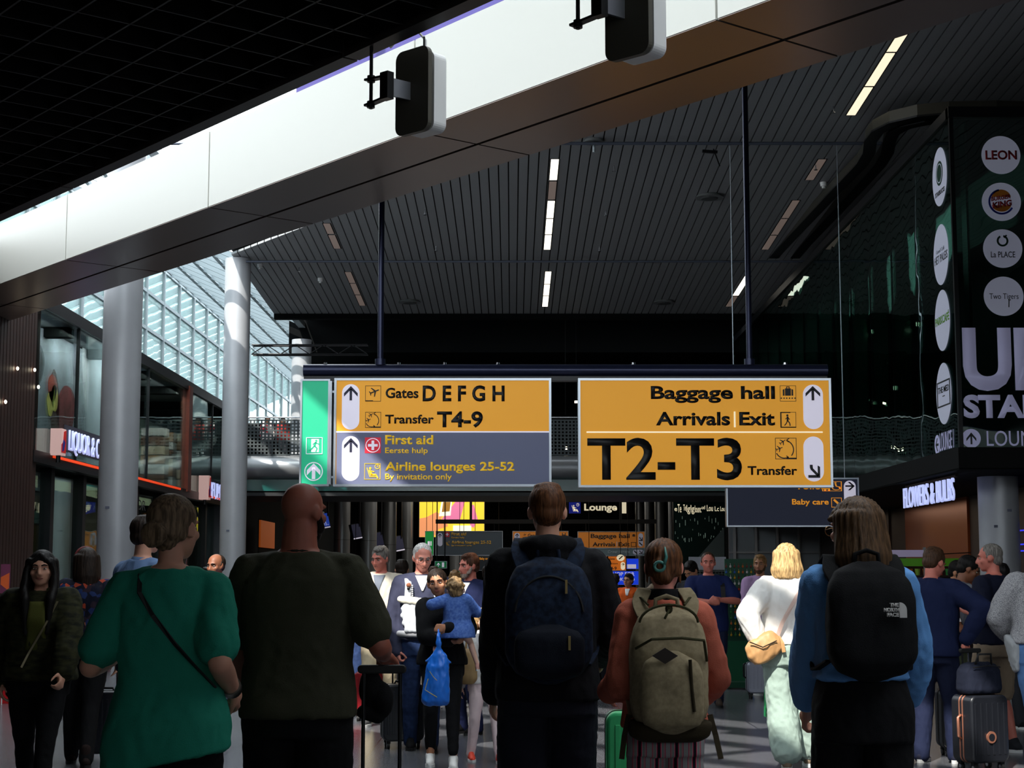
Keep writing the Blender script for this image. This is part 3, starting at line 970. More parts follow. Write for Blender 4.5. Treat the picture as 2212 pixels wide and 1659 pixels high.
s.poly('arrow', rotpts(ARROW_UP, -90), m_ink, (1826, 1041, 1846, 1059), .009)
for px in (1589, 1826):
    a = s.P(px, 1034)
    q = MB(); q.cyl((a.x, YT + .05, a.z), (a.x, YT + .05, zceil(YT) - .1), .008, seg=8); q.build('wire', m_frame, s.root)

# thin rails under the slatted ceiling
for Y, lab, r in ((28.2, 'thin conduit rail under the slatted ceiling holding the two wires', .03), (37.2, 'fainter conduit rail under the slatted ceiling at the second column', .028)):
    q = MB(); q.cyl((-6.2, Y, zceil(Y) - .1), (6.7 if Y < 30 else 9, Y, zceil(Y) - .1), r, seg=10)
    o = q.build('ceiling_rail', M('rail_grey_blue', (84, 90, 104), 0.4, metal=.3), None, smooth=True); tag(o, lab, 'rail')

# second group of signs in the far hall
YF = 66.0
q = MB(); a, b = W(941, 1131, YF), W(1418, 1122, YF); q.box((a.x, YF, a.z), (b.x, YF + .2, b.z))
fb = tag(q.build('sign_bar', m_black), 'black bar carrying the dim far direction signs', 'sign bar')
for px in (1017, 1341): q = MB(); q.box((W(px, 1100, YF).x - .05, YF + .05, b.z), (W(px, 1100, YF).x + .05, YF + .15, 6.0)); q.build('post', m_black, fb)
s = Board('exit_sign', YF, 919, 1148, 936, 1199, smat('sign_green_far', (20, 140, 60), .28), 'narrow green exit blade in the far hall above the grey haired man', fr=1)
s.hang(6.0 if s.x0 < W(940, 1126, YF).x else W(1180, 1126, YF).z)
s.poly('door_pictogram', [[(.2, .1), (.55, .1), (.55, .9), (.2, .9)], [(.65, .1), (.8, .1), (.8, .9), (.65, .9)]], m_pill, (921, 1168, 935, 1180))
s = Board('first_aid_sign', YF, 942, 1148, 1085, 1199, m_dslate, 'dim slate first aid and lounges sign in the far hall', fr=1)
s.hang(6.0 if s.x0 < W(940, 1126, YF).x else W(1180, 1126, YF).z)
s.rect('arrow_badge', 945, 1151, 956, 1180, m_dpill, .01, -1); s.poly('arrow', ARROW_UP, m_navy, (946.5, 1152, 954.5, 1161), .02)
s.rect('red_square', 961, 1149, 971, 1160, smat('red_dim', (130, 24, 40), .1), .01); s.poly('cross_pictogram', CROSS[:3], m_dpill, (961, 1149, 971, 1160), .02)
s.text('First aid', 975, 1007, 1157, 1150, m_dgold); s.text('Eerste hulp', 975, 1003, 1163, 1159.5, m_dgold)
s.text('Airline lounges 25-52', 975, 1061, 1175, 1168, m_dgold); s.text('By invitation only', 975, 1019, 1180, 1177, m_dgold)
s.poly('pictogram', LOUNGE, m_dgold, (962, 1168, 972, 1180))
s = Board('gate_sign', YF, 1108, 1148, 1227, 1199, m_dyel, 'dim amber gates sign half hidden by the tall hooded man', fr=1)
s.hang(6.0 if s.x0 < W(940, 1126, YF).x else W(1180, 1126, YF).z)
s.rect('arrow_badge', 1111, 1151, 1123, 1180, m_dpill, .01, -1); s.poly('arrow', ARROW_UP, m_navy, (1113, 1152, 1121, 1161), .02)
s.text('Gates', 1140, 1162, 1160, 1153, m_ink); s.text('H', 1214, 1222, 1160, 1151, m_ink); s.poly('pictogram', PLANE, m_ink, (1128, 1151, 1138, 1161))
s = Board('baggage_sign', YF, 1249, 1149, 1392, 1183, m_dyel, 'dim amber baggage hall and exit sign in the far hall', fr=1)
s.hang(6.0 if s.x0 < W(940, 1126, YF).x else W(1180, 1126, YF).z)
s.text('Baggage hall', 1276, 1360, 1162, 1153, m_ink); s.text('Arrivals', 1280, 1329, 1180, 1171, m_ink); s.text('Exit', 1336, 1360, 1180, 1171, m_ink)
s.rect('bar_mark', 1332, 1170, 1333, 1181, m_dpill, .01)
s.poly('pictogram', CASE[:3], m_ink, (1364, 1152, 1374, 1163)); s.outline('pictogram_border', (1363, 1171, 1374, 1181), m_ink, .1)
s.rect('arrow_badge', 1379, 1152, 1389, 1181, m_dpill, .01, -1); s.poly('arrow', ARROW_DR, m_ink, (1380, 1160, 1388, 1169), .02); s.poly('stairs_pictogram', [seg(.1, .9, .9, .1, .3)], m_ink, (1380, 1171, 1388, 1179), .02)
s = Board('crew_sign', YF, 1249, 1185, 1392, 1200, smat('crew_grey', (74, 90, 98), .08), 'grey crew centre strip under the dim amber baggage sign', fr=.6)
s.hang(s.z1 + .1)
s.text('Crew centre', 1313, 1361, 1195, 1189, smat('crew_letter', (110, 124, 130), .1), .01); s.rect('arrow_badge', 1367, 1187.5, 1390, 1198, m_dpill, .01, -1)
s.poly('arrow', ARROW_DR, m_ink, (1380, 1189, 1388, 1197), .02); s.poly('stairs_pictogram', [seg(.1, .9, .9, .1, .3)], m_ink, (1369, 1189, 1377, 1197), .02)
# small hanging exit sign, info signs
s = Board('exit_sign', 58, 940, 1213, 964.5, 1227, smat('sign_green_mid', (30, 120, 70), .34), 'small hanging green sign with white arrow and door', fr=.8)
s.hang(6.0)
s.poly('arrow', ARROW_UP, m_pill, (943.5, 1215.5, 950.5, 1224)); s.poly('door_pictogram', [[(0, 0), (1, 0), (1, 1), (0, 1)]], m_pill, (954.5, 1215, 959.5, 1225))
for px in (944, 960): q = MB(); a = s.P(px, 1212); q.cyl((a.x, 58.05, a.z), (a.x, 58.05, 6), .012, seg=6); q.build('wire', m_dark, s.root)
s = Board('exit_sign', 70, 991, 1228, 1003, 1240, smat('sign_green_mid', (30, 120, 70), .34), 'second smaller green sign beside the bearded man in the suit', fr=.8)
s.hang(6.0)
s.poly('arrow', ARROW_UP, m_pill, (993, 1230, 998, 1238))
s = Board('baby_care_sign', 72, 1018, 1202, 1086, 1232, m_dslate, 'dark distant baby care sign with a pale arrow pill', fr=.5)
s.hang(6.0)
s.text('Baby care', 1036, 1058, 1209, 1204, m_orange, .01); s.rect('arrow_badge', 1020, 1203, 1026, 1209, m_pill, .01, -1)
s = Board('information_sign', 60, 1262, 1202, 1351.5, 1232, smat('amber_lit', (212, 110, 34), .5), 'lit amber gates and information sign over the blue shop sign', fr=.5)
s.hang(6.0)
s.text('GH', 1284, 1314, 1210, 1200.5, m_ink, .03); s.text('Gates', 1316, 1328, 1209, 1205, m_ink); s.text('Information', 1290, 1334, 1219, 1215, m_ink, .01); s.text('T4-9', 1313, 1332, 1231, 1224, m_ink)
s.rect('arrow_badge', 1341, 1214, 1350, 1231, m_cream, .01, -1); s.poly('arrow', rotpts(ARROW_UP, -90), m_ink, (1342.5, 1216, 1349, 1222), .02)
s.poly('arrow_badge', [circle(.5, 20, .5, .5)], m_cream, (1332, 1198, 1349, 1212)); s.poly('arrow', [seg(.1, .1, .9, .9, .25)], m_ink, (1336, 1200, 1346, 1209), .02)
m_blue_lit = smat('blue_lit', (24, 60, 210), .75)
s = Board('blue_screen', 60, 1354, 1207, 1379, 1229, m_blue_lit, 'small lit blue screen with a white strip beside the amber sign', fr=.4)
s.hang(6.0)
s.rect('white_strip', 1355, 1219, 1374, 1228, m_pill, .01)
s = Board('shop_sign', 60, 1300, 1234, 1379, 1263, m_blue_lit, 'lit blue shop sign with white capital letters behind the man in orange', fr=.4)
s.hang(s.z1 + .12)
s.text('SHOP FOR', 1318, 1371, 1244, 1236, m_pill, .02); s.text('BOOK AND', 1318, 1371, 1255, 1248, m_pill, .02)
s = Board('fire_sign', 56, 755, 1203, 769, 1219, smat('fire_red', (170, 30, 30), .3), 'small red fire extinguisher sign on a metal column', fr=.4)
s.hang(6.0)
s.poly('pictogram', [[(.3, .15), (.5, .15), (.5, .7), (.3, .7)], [(.6, .3), (.8, .3), (.8, .8), (.6, .8)]], m_pill, (755, 1203, 769, 1219))
# lounge 1 lettering
YL = 75
s = Board('lounge_sign', YL, 1226, 1083, 1364, 1118, m_black, 'black lounge 1 sign with cream lit lettering', fr=.4, frame=m_black)
s.hang(6.0)
s.text('Lounge', 1262, 1333, 1103, 1088, m_cream, .03); s.text('1', 1341, 1353, 1109, 1085, m_cream, .03)
s.rect('blue_square', 1229, 1085, 1254, 1109, smat('lounge_blue', (28, 40, 150), .35), .02); s.poly('pictogram', LOUNGE, m_cream, (1232, 1086, 1252, 1108), .04); s.outline('pictogram_border', (1229, 1085, 1254, 1109), m_cream, .05)
# broken reflection of that lettering and glints, modelled as glowing pieces on the glass
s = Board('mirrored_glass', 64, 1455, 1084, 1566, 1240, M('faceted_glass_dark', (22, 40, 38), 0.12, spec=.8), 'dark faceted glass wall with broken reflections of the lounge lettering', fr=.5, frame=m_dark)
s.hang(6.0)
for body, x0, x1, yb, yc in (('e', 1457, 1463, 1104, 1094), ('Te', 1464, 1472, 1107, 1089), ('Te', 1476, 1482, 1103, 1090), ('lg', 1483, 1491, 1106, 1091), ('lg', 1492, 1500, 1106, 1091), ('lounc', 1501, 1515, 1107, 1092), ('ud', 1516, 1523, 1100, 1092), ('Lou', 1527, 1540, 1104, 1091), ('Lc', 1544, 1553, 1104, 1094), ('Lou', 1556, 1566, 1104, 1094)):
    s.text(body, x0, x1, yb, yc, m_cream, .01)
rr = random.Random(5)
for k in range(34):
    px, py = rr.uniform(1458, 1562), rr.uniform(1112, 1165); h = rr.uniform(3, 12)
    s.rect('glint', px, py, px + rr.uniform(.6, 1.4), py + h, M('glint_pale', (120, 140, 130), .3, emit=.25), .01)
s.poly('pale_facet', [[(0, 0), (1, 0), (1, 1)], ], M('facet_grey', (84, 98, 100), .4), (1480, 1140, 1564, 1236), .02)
# yellow advertising screen
s = Board('advertising_screen', 80, 906, 1083, 1046, 1160, smat('screen_yellow', (240, 208, 60), .85), 'big lit yellow screen showing a hand and a pink card', fr=.5)
s.hang(6.0)
s.poly('hand_picture', [[(0, .0), (.0, .52), (.1, .55), (.26, .70), (.36, .62), (.33, .50), (.42, .46), (.44, .30), (.30, .22), (.26, .05)]], smat('screen_skin', (232, 150, 100), .8), (906, 1083, 1046, 1160), .02)
s.poly('card_picture', [[(.34, .5), (.62, .45), (.70, 1), (.56, 1)], [(.78, .3), (.84, .26), (.9, .5), (.84, .9), (.8, .9)]], smat('screen_pink', (222, 120, 160), .8), (906, 1083, 1046, 1160), .03)
s.poly('photo_picture', [[(.30, .58), (.48, .6), (.50, 1), (.34, 1)], [(.52, .15), (.8, .15), (.8, .32), (.52, .32)]], smat('screen_paper', (250, 244, 220), .9), (906, 1083, 1046, 1160), .04)
s.poly('photo_image', [[(.345, .70), (.465, .72), (.48, .98), (.365, .98)]], smat('screen_brown', (168, 120, 50), .6), (906, 1083, 1046, 1160), .06)
# tilted monitors on the metal columns
for i, (px, py, Y, lab) in enumerate(((701, 1125, 57, 'brightest blue tilted monitor next to the bald head'), (770, 1148, 59, 'second tilted monitor, on the wide metal column'), (818, 1166, 68, 'third tilted monitor above the man in the cream sweater'), (862, 1174, 78, 'smallest farthest tilted monitor'))):
    c = W(px, py, Y); w, h = 20 / FPX * Y, 34 / FPX * Y
    r = empty('monitor', (c.x, c.y, c.z), 0, lab, 'monitor')
    q = MB(); q.T = Matrix.Translation(c) @ Matrix.Rotation(math.radians(-12), 4, 'Y') @ Matrix.Rotation(math.radians(40), 4, 'Z')
    q.box((-w * .6, 0, -h / 2), (w * .6, .12, h / 2)); q.build('casing', m_dark, r)
    q = MB(); q.cyl(c + Vector((0, .1, 0)), c + Vector((.1, .1, h * .4)), .03, seg=8); q.cyl(c + Vector((.1, .1, h * .4)), (c.x + .1, c.y + .1, 6.0), .03, seg=8); q.build('hanger', m_dark, r)
    q = MB(); q.T = Matrix.Translation(c) @ Matrix.Rotation(math.radians(-12), 4, 'Y') @ Matrix.Rotation(math.radians(40), 4, 'Z')
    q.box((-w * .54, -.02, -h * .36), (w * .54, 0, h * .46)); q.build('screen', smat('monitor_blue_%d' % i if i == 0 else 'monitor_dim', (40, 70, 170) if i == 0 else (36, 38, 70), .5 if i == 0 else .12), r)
    q = MB(); q.T = Matrix.Translation(c) @ Matrix.Rotation(math.radians(-12), 4, 'Y') @ Matrix.Rotation(math.radians(40), 4, 'Z')
    q.box((-w * .54, -.03, -h * .47), (w * .54, 0, -h * .40)); q.build('light_strip', m_pill, r)
    if i == 0:
        q = MB(); q.T = Matrix.Translation(c) @ Matrix.Rotation(math.radians(-12), 4, 'Y') @ Matrix.Rotation(math.radians(40), 4, 'Z')
        for k in range(4): q.box((-w * .4 + k * w * .22, -.026, -h * .3), (-w * .34 + k * w * .22, -.01, h * .3 - k * .1))
        q.build('screen_lines', m_pill, r)

# ================================================================== CEILING FIXTURES
def ceil_at(px, py):
    r = ray(px, py); t = (10.44 - EYE) / (r.z + .043 * r.y); return Vector((0, 0, EYE)) + r * t
proto = None
def lamp_panel(x, py0, py1, pxm, mat, label):
    y1, y0 = ceil_at(pxm, py0).y, ceil_at(pxm, py1).y
    y0, y1 = min(y0, y1), max(y0, y1)
    r = empty('ceiling_light', (x, (y0 + y1) / 2, zceil((y0 + y1) / 2)), 0, label, 'ceiling light', 'light panels in the slatted ceiling')
    q = MB()
    for a, b, e in ((-.095, .095, 0),):
        q.hexa([(x + a, y0, zceil(y0) - .004), (x + b, y0, zceil(y0) - .004), (x + b, y1, zceil(y1) - .004), (x + a, y1, zceil(y1) - .004), (x + a, y0, zceil(y0) + .04), (x + b, y0, zceil(y0) + .04), (x + b, y1, zceil(y1) + .04), (x + a, y1, zceil(y1) + .04)])
    q.build('frame', m_black, r)
    q = MB(); a, b = -.072, .072
    q.hexa([(x + a, y0 + .05, zceil(y0) - .012), (x + b, y0 + .05, zceil(y0) - .012), (x + b, y1 - .05, zceil(y1) - .012), (x + a, y1 - .05, zceil(y1) - .012), (x + a, y0, zceil(y0)), (x + b, y0, zceil(y0)), (x + b, y1, zceil(y1)), (x + a, y1, zceil(y1))])
    q.build('diffuser', mat, r)
ordn = ['nearest', 'second', 'third', 'fourth', 'fifth', 'sixth', 'seventh', 'eighth', 'ninth']
for i, (a, b, mt) in enumerate(((343, 389, m_lamp), (391, 431, m_lampoff), (433, 471, m_lamp), (472, 506, m_lamp), (507, 539, m_lamp), (586, 613, m_lamp), (614, 638, m_lamp), (639, 662, m_lamp))):
    lamp_panel(.80 if i < 5 else .88, a, b, 1190, mt, '%s light panel%s of the middle row, counted from the viewer' % (ordn[i], ' (unlit)' if mt is m_lampoff else ''))
for i, (a, b, mt, px) in enumerate(((20, 112, m_lampwarm, 1960), (113, 186, m_lampwarm, 1920), (187, 249, m_lampwarm, 1870), (343, 389, m_lampoff, 1785), (432, 471, m_lampoff, 1715), (472, 507, m_lampoff, 1690), (508, 539, m_lampoff, 1665), (596, 638, m_lamp, 1605), (639, 662, m_lampoff, 1585))):
    lamp_panel(5.78, a, b, px, mt, '%s light panel (%s) of the row next to the glass box' % (ordn[i], 'unlit' if mt is m_lampoff else 'lit'))
for i, (a, b, px) in enumerate(((482, 505, 695), (507, 537, 710), (587, 611, 757), (612, 636, 772), (637, 660, 785))):
    lamp_panel(-3.98, a, b, px, m_lampoff, '%s unlit light panel of the row next to the skylight' % ordn[i])
def ceil_thing(name, px, py, build, label, cat, group=None):
    p = ceil_at(px, py)
    r = empty(name, p, 0, label, cat, group)
    build(r, p)
def disc(rad, stem):
    def f(r, p):
        q = MB(); q.cyl((p.x, p.y, p.z - .05), (p.x, p.y, p.z + .02), rad, rad * .8, seg=32); q.build('plate', M('fixture_grey', (120, 122, 122), .5), r, smooth=True)
        q = MB(); q.cyl((p.x, p.y, p.z - .07), (p.x, p.y, p.z - .05), rad * .55, rad * .62, seg=32); q.build('inner_ring', M('fixture_grey_dark', (70, 72, 72), .5), r, smooth=True)
        if stem: q = MB(); q.cyl((p.x, p.y, p.z - .22), (p.x, p.y, p.z - .05), .025, seg=12); q.build('stem', m_steel, r, smooth=True)
    return f
ceil_thing('ceiling_disc', 1283, 303, disc(.2, True), 'round ceiling plate with a short white stem near the front rail', 'ceiling fixture')
ceil_thing('ceiling_disc', 1532, 423, disc(.29, False), 'widest flat round plate on the slats beside the blue post', 'ceiling fixture')
ceil_thing('ceiling_disc', 885, 650, disc(.3, False), 'flat round plate near the far end of the slats above the gate sign', 'ceiling fixture')
ceil_thing('ceiling_disc', 1434, 651, disc(.3, False), 'flat round plate near the far end of the slats above the baggage sign', 'ceiling fixture')
def smoke(r, p):
    q = MB(); q.cyl((p.x, p.y, p.z - .08), (p.x, p.y, p.z + .02), .06, .075, seg=20); q.build('body', m_white, r, smooth=True)
    q = MB(); q.cyl((p.x, p.y, p.z - .12), (p.x, p.y, p.z - .08), .035, seg=20); q.build('sensor', m_white, r, smooth=True)
for px, py, lab in ((1779, 394, 'white smoke detector beside the unlit panel near the glass box'), (692, 601, 'white smoke detector near the second column'), (562, 571, 'white smoke detector at the edge of the skylight')):
    ceil_thing('smoke_detector', px, py, smoke, lab, 'smoke detector')
def sprinkler(r, p):
    q = MB(); q.cyl((p.x, p.y, p.z - .10), (p.x, p.y, p.z + .01), .012, seg=8); q.build('stem', m_chrome, r)
    q = MB(); q.cyl((p.x, p.y, p.z - .11), (p.x, p.y, p.z - .10), .035, seg=12); q.build('deflector', m_chrome, r)
for px, py in ((1800, 230), (1326, 358), (918, 453), (1308, 455), (1762, 355), (942, 532), (1295, 533), (646, 577)):
    ceil_thing('sprinkler', px, py, sprinkler, 'tiny sprinkler head poking out of the slatted ceiling', 'sprinkler', 'sprinklers in the slatted ceiling')
# camera bracket on the rail
p = ceil_at(1535, 310); r = empty('ceiling_camera', p, 0, 'small dark camera bracket under the front rail', 'camera')
q = MB(); q.bar((p.x - .15, p.y, p.z - .14), (p.x + .12, p.y, p.z - .16), .05, .05); q.build('housing', m_dark, r)
q = MB(); q.bar((p.x + .05, p.y, p.z - .1), (p.x + .16, p.y, p.z - .42), .02, .02); q.build('arm', m_dark, r)

# curved twin cable rails beside the glass box
for off, pts, lab in ((0, [(2240, 236), (2150, 233), (2050, 235), (1985, 241), (1930, 254), (1895, 272), (1880, 292), (1877, 318), (1862, 343), (1800, 408), (1700, 515), (1640, 582), (1590, 640)], 'outer of the two curved cable rails above the glass box'),
                      (1, [(2240, 258), (2150, 252), (2060, 249), (2000, 252), (1955, 262), (1928, 276), (1920, 296), (1917, 318), (1900, 346), (1845, 407), (1740, 520), (1690, 580), (1640, 640)], 'inner of the two curved cable rails above the glass box')):
    P = [on_z(x, y, 8.95) for x, y in pts]
    q = MB(); q.ribbon(P, .20, .16, Vector((0, 0, 1)))
    o = q.build('cable_rail', M('cable_rail_bronze', (66, 64, 56), .4, metal=.3)); tag(o, lab, 'cable rail')
    q = MB(); q.ribbon([p - Vector((0, 0, .10)) for p in P], .03, .22, Vector((0, 0, 1))); q.build('lower_lip', m_dark, o)

# wireless beacons hanging in the slot, in the beam's frame
def beacon(px, py, label):
    n = NC + 0.13
    r_ = ray(px, py)
    t = n / (r_.x * nB.x + r_.y * nB.y)
    c = Vector((0, 0, EYE)) + r_ * t
    s_ = FPX / c.y
    root = empty('wireless_beacon', c, 0, label, 'antenna box', 'antenna boxes hanging from the low ceiling')
    ax = -dB          # to the viewer's right and nearer
    ax = Vector((ax.x, ax.y, 0)).normalized()
    fx = Vector((.80, .60, 0)).normalized()       # back plate faces the viewer, turned
    sx = Vector((fx.y, -fx.x, 0))
    H, Wd, T, F = .475, .255, .11, .60
    sx = Vector((.74, -.67, 0)).normalized(); fx = Vector((.67, .74, 0)).normalized()
    q = MB(); q.prism(rrect(Wd, H, .05), c - fx * .015, sx, ZU, .03); q.build('back_plate', M('beacon_back', (78, 75, 66), .5), root)
    q = MB(); q.prism(rrect(Wd - .03, H - .03, .045), c + fx * (T), sx, ZU, T - .016); q.build('cover', m_white, root)
    V = lambda a, b, z=0: c + fx * (a * F) + sx * (b * F) + Vector((0, 0, z * F))
    q = MB(); q.bar(V(-.30, -.06), V(-.02, -.02), .015, .10); q.build('bracket_arm', M('bracket_steel', (130, 132, 138), .35, metal=.7), root)
    q = MB(); q.cyl(V(-.15, -.075), V(-.15, -.035), .012, seg=16); q.cyl(V(-.15, -.06), V(-.15, -.035), .028, seg=20); q.build('pivot', m_dark, root)
    q = MB(); q.bar(V(-.37, -.06), V(-.29, -.06), .06, .15); q.build('bracket_block', m_dark, root)
    hx = V(-.30, -.30)
    for dz in (.12, -.12):
        q = MB(); q.bar(V(-.30, -.36, dz), V(-.31, -.04, dz * .8), .04, .012); q.build('clamp_arm', m_dark, root)
        q = MB(); q.cyl(V(-.30, -.30, dz - .03), V(-.30, -.30, dz + .03), .022, seg=12); q.build('clamp_nut', m_dark, root)
    q = MB(); q.cyl(V(-.30, -.30, -.16), (hx.x, hx.y, ZC + .04), .010, seg=10); q.build('threaded_rod', m_dark, root)
    q = MB(); q.cyl(V(-.06, .09, -.18), V(-.06, .09, .18), .006, seg=8); q.build('clamp_screw', m_chrome, root)
    q = MB(); q.cyl(V(.02, .06, .4), V(.02, .06, .52), .006, seg=8); q.build('aerial', m_dark, root)
    top = c + Vector((0, 0, H / 2)); e = bp(NC - .06, c.dot(dB) + .1, ZC + .01)
    q = MB(); q.tube([top + fx * .03 + sx * .03, top + fx * .03 + sx * .03 + Vector((0, 0, .06)), top + sx * .01 + Vector((0, 0, .10)), top - sx * .06 + Vector((0, 0, .11)), top - sx * .16 + Vector((0, 0, .10)), (top.x - sx.x * .22, top.y - sx.y * .22, ZC + .05)], .007, 8); q.build('cable', m_white, root, smooth=True)
beacon(902, 200, 'flat white antenna box with black back plate hanging wholly in view before the pale beam')
beacon(1366, 22, 'antenna box cut by the top edge of the photo, same kind as the whole one')

# ================================================================== GLASS BOX STICKERS
m_stk = M('sticker_white', (206, 208, 226), .6, emit=.10, emit_rgb=(200, 204, 230))
m_stkl = M('sticker_lilac', (190, 190, 226), .6, emit=.12, emit_rgb=(190, 190, 230))
m_dgreen = M('print_green', (20, 60, 44), .5)
def sticker(px, py, rx, label, side=False, ry=None):
    if side:
        c = on_x(px, py, XB - .012); u = Vector((0, -1, 0)); rad = ry / FPX * c.y; ru = rad * .92
    else:
        c = W(px, py, YB - .012); u = XU; rad = rx / FPX * c.y; ru = rad
    r = empty('round_sticker', c, 0, label, 'sticker', 'round brand stickers on the glass box')
    shape('disc', [[(ru * math.cos(a), rad * math.sin(a)) for a in np.linspace(0, 2 * math.pi, 49)[:-1]]], c, u, ZU, m_stk, r, .004)
    return r, c, u, rad
def stext(r, c, u, body, x0, x1, y0, y1, mat, rad, bold=.01, shear=0.0, off=.004):
    n = u.cross(ZU)
    return text('lettering', body, c + n * off, u, ZU, x0 * rad, x1 * rad, y0 * rad, y1 * rad, mat, r, bold, shear=shear)
def sshape(r, c, u, name, polys, mat, rad, off=.004):
    return shape(name, [[(x * rad, y * rad) for x, y in p] for p in polys], c + u.cross(ZU) * off, u, ZU, mat, r, .003)
m_pred = M('print_red', (150, 26, 40), .5); m_pblue = M('print_blue', (30, 50, 150), .5); m_porange = M('print_orange', (214, 130, 40), .5); m_pgreen = M('print_lime', (110, 170, 50), .5); m_pink_ = M('print_ink', (28, 32, 36), .5)
r, c, u, rad = sticker(2162, 335, 43, 'topmost front sticker, with four red capital letters')
stext(r, c, u, 'LEON', -.80, .82, -.24, .24, m_pred, rad, .03)
r, c, u, rad = sticker(2163, 436, 43, 'second front sticker, with an orange bun shape and blue swoosh')
sshape(r, c, u, 'bun_top', [[(.5 * math.cos(a), .18 + .46 * math.sin(a)) for a in np.linspace(.15, math.pi - .15, 16)]], m_porange, rad)
sshape(r, c, u, 'bun_bottom', [[(.5 * math.cos(a), -.12 + .4 * math.sin(a)) for a in np.linspace(math.pi + .15, 2 * math.pi - .15, 16)]], m_porange, rad)
sshape(r, c, u, 'swoosh', [arc(0, 0, .62, 100, 330, .10, 30)], m_pblue, rad)
stext(r, c, u, 'BURGER', -.52, .48, .02, .24, m_pred, rad, .04, shear=.16, off=.008); stext(r, c, u, 'KING', -.46, .52, -.36, -.04, m_pred, rad, .05, shear=.16, off=.008)
r, c, u, rad = sticker(2166, 537, 43, 'third front sticker, with an apple outline over dark lettering')
sshape(r, c, u, 'apple_outline', [arc(0, .40, .25, -60, 80, .10, 14), arc(0, .40, .25, 115, 300, .10, 18), seg(.08, .56, .22, .70, .08)], m_dgreen, rad)
stext(r, c, u, 'La PLACE', -.62, .62, -.46, -.16, m_pink_, rad, .004)
r, c, u, rad = sticker(2168, 640, 43.5, 'lowest front sticker, with thin handwritten black lettering')
stext(r, c, u, 'Two Tigers', -.72, .74, -.14, .14, m_pink_, rad, -.004); sshape(r, c, u, 'stroke', [seg(.26, -.14, .24, -.56, .05)], m_pink_, rad)
r, c, u, rad = sticker(2030, 382, 14, 'topmost side sticker, with a dark green roundel', True, 65)
sshape(r, c, u, 'roundel', [circle(.42, 32, 0, .12)], m_dgreen, rad); sshape(r, c, u, 'roundel_ring', [arc(0, .12, .32, 0, 359, .03, 28)], m_stk, rad, .007); stext(r, c, u, 'STARBUCKS', -.6, .6, -.62, -.46, m_pink_, rad, .01)
r, c, u, rad = sticker(2033, 550, 14, 'second side sticker, with narrow grey capitals', True, 67)
stext(r, c, u, 'HET PALEIS', -.78, .80, -.24, .02, m_pink_, rad, -.004); stext(r, c, u, 'Grand Café', -.55, .45, .10, .22, M('print_grey', (130, 134, 150), .5), rad, -.006)
r, c, u, rad = sticker(2036, 692, 14, 'third side sticker, with lime green capitals', True, 67)
stext(r, c, u, 'PARKCAFÉ', -.84, .84, -.10, .16, m_pgreen, rad, .02)
r, c, u, rad = sticker(2039, 850, 14, 'lowest side sticker, with a square frame around black capitals', True, 67)
sshape(r, c, u, 'square_frame', [[(-.8 + 1.6 * x, -.42 + .84 * y) for x, y in p] for p in box_outline(.06)], m_pink_, rad); stext(r, c, u, 'THE MED', -.66, .66, .04, .24, m_pink_, rad, .012); sshape(r, c, u, 'dash', [seg(-.14, -.08, .14, -.08, .03)], m_pink_, rad)
# big lettering
def wall_text(body, px0, px1, yb, yc, label, bold, mat=m_stkl):
    a, b, c_ = W(px0, yb, YB - .012), W(px1, yb, YB - .012), W(px0, yc, YB - .012)
    r = empty('wall_lettering', a, 0, label, 'lettering')
    k = 1.0
    text('lettering', body, (0, YB - .012, 0), XU, ZU, a.x, b.x, a.z, c_.z, mat, r, bold)
wall_text('UP', 2082, 2275, 843, 708, 'huge pale capitals UP on the front of the glass box', .045)
wall_text('STAIRS', 2082, 2305, 903, 853, 'large pale capitals STAIRS under the huge ones', .045)
wall_text('LOUNGE 1', 2132, 2300, 963, 931, 'thin pale LOUNGE 1 capitals along the bottom of the glass front', 0.0)
c = W(2098, 947, YB - .012); r = empty('arrow_sticker', c, 0, 'round pale sticker with a black up arrow on the glass front', 'sticker'); rad = 20.5 / FPX * YB
shape('disc', [circle(rad, 40)], c, XU, ZU, m_stkl, r, .004); shape('arrow', [[((x - .5) * rad * 1.05, (y - .5) * rad * 1.25) for x, y in p] for p in ARROW_UP], c - YU * .004, XU, ZU, m_pink_, r, .003)
a, b = on_x(2031, 975, XB - .012), on_x(2061, 975, XB - .012)
r = empty('wall_lettering', a, 0, 'thin pale LOUNGE 1 capitals on the side of the glass box', 'lettering')
text('lettering', 'LOUNGE 1', (XB - .012, a.y, a.z), Vector((0, -1, 0)), ZU, 0, a.y - b.y, 0, .27, m_stkl, r, 0)
c = on_x(2025, 961, XB - .012); r = empty('arrow_sticker', c, 0, 'round pale arrow sticker on the side of the glass box', 'sticker')
shape('disc', [[(x * 1.0, y) for x, y in circle(.15, 30)]], c, Vector((0, -1, 0)), ZU, m_stkl, r, .004); shape('arrow', [[((x - .5) * .16, (y - .5) * .2) for x, y in p] for p in rotpts(ARROW_UP, 90)], c - XU * .004, Vector((0, -1, 0)), ZU, m_pink_, r, .003)

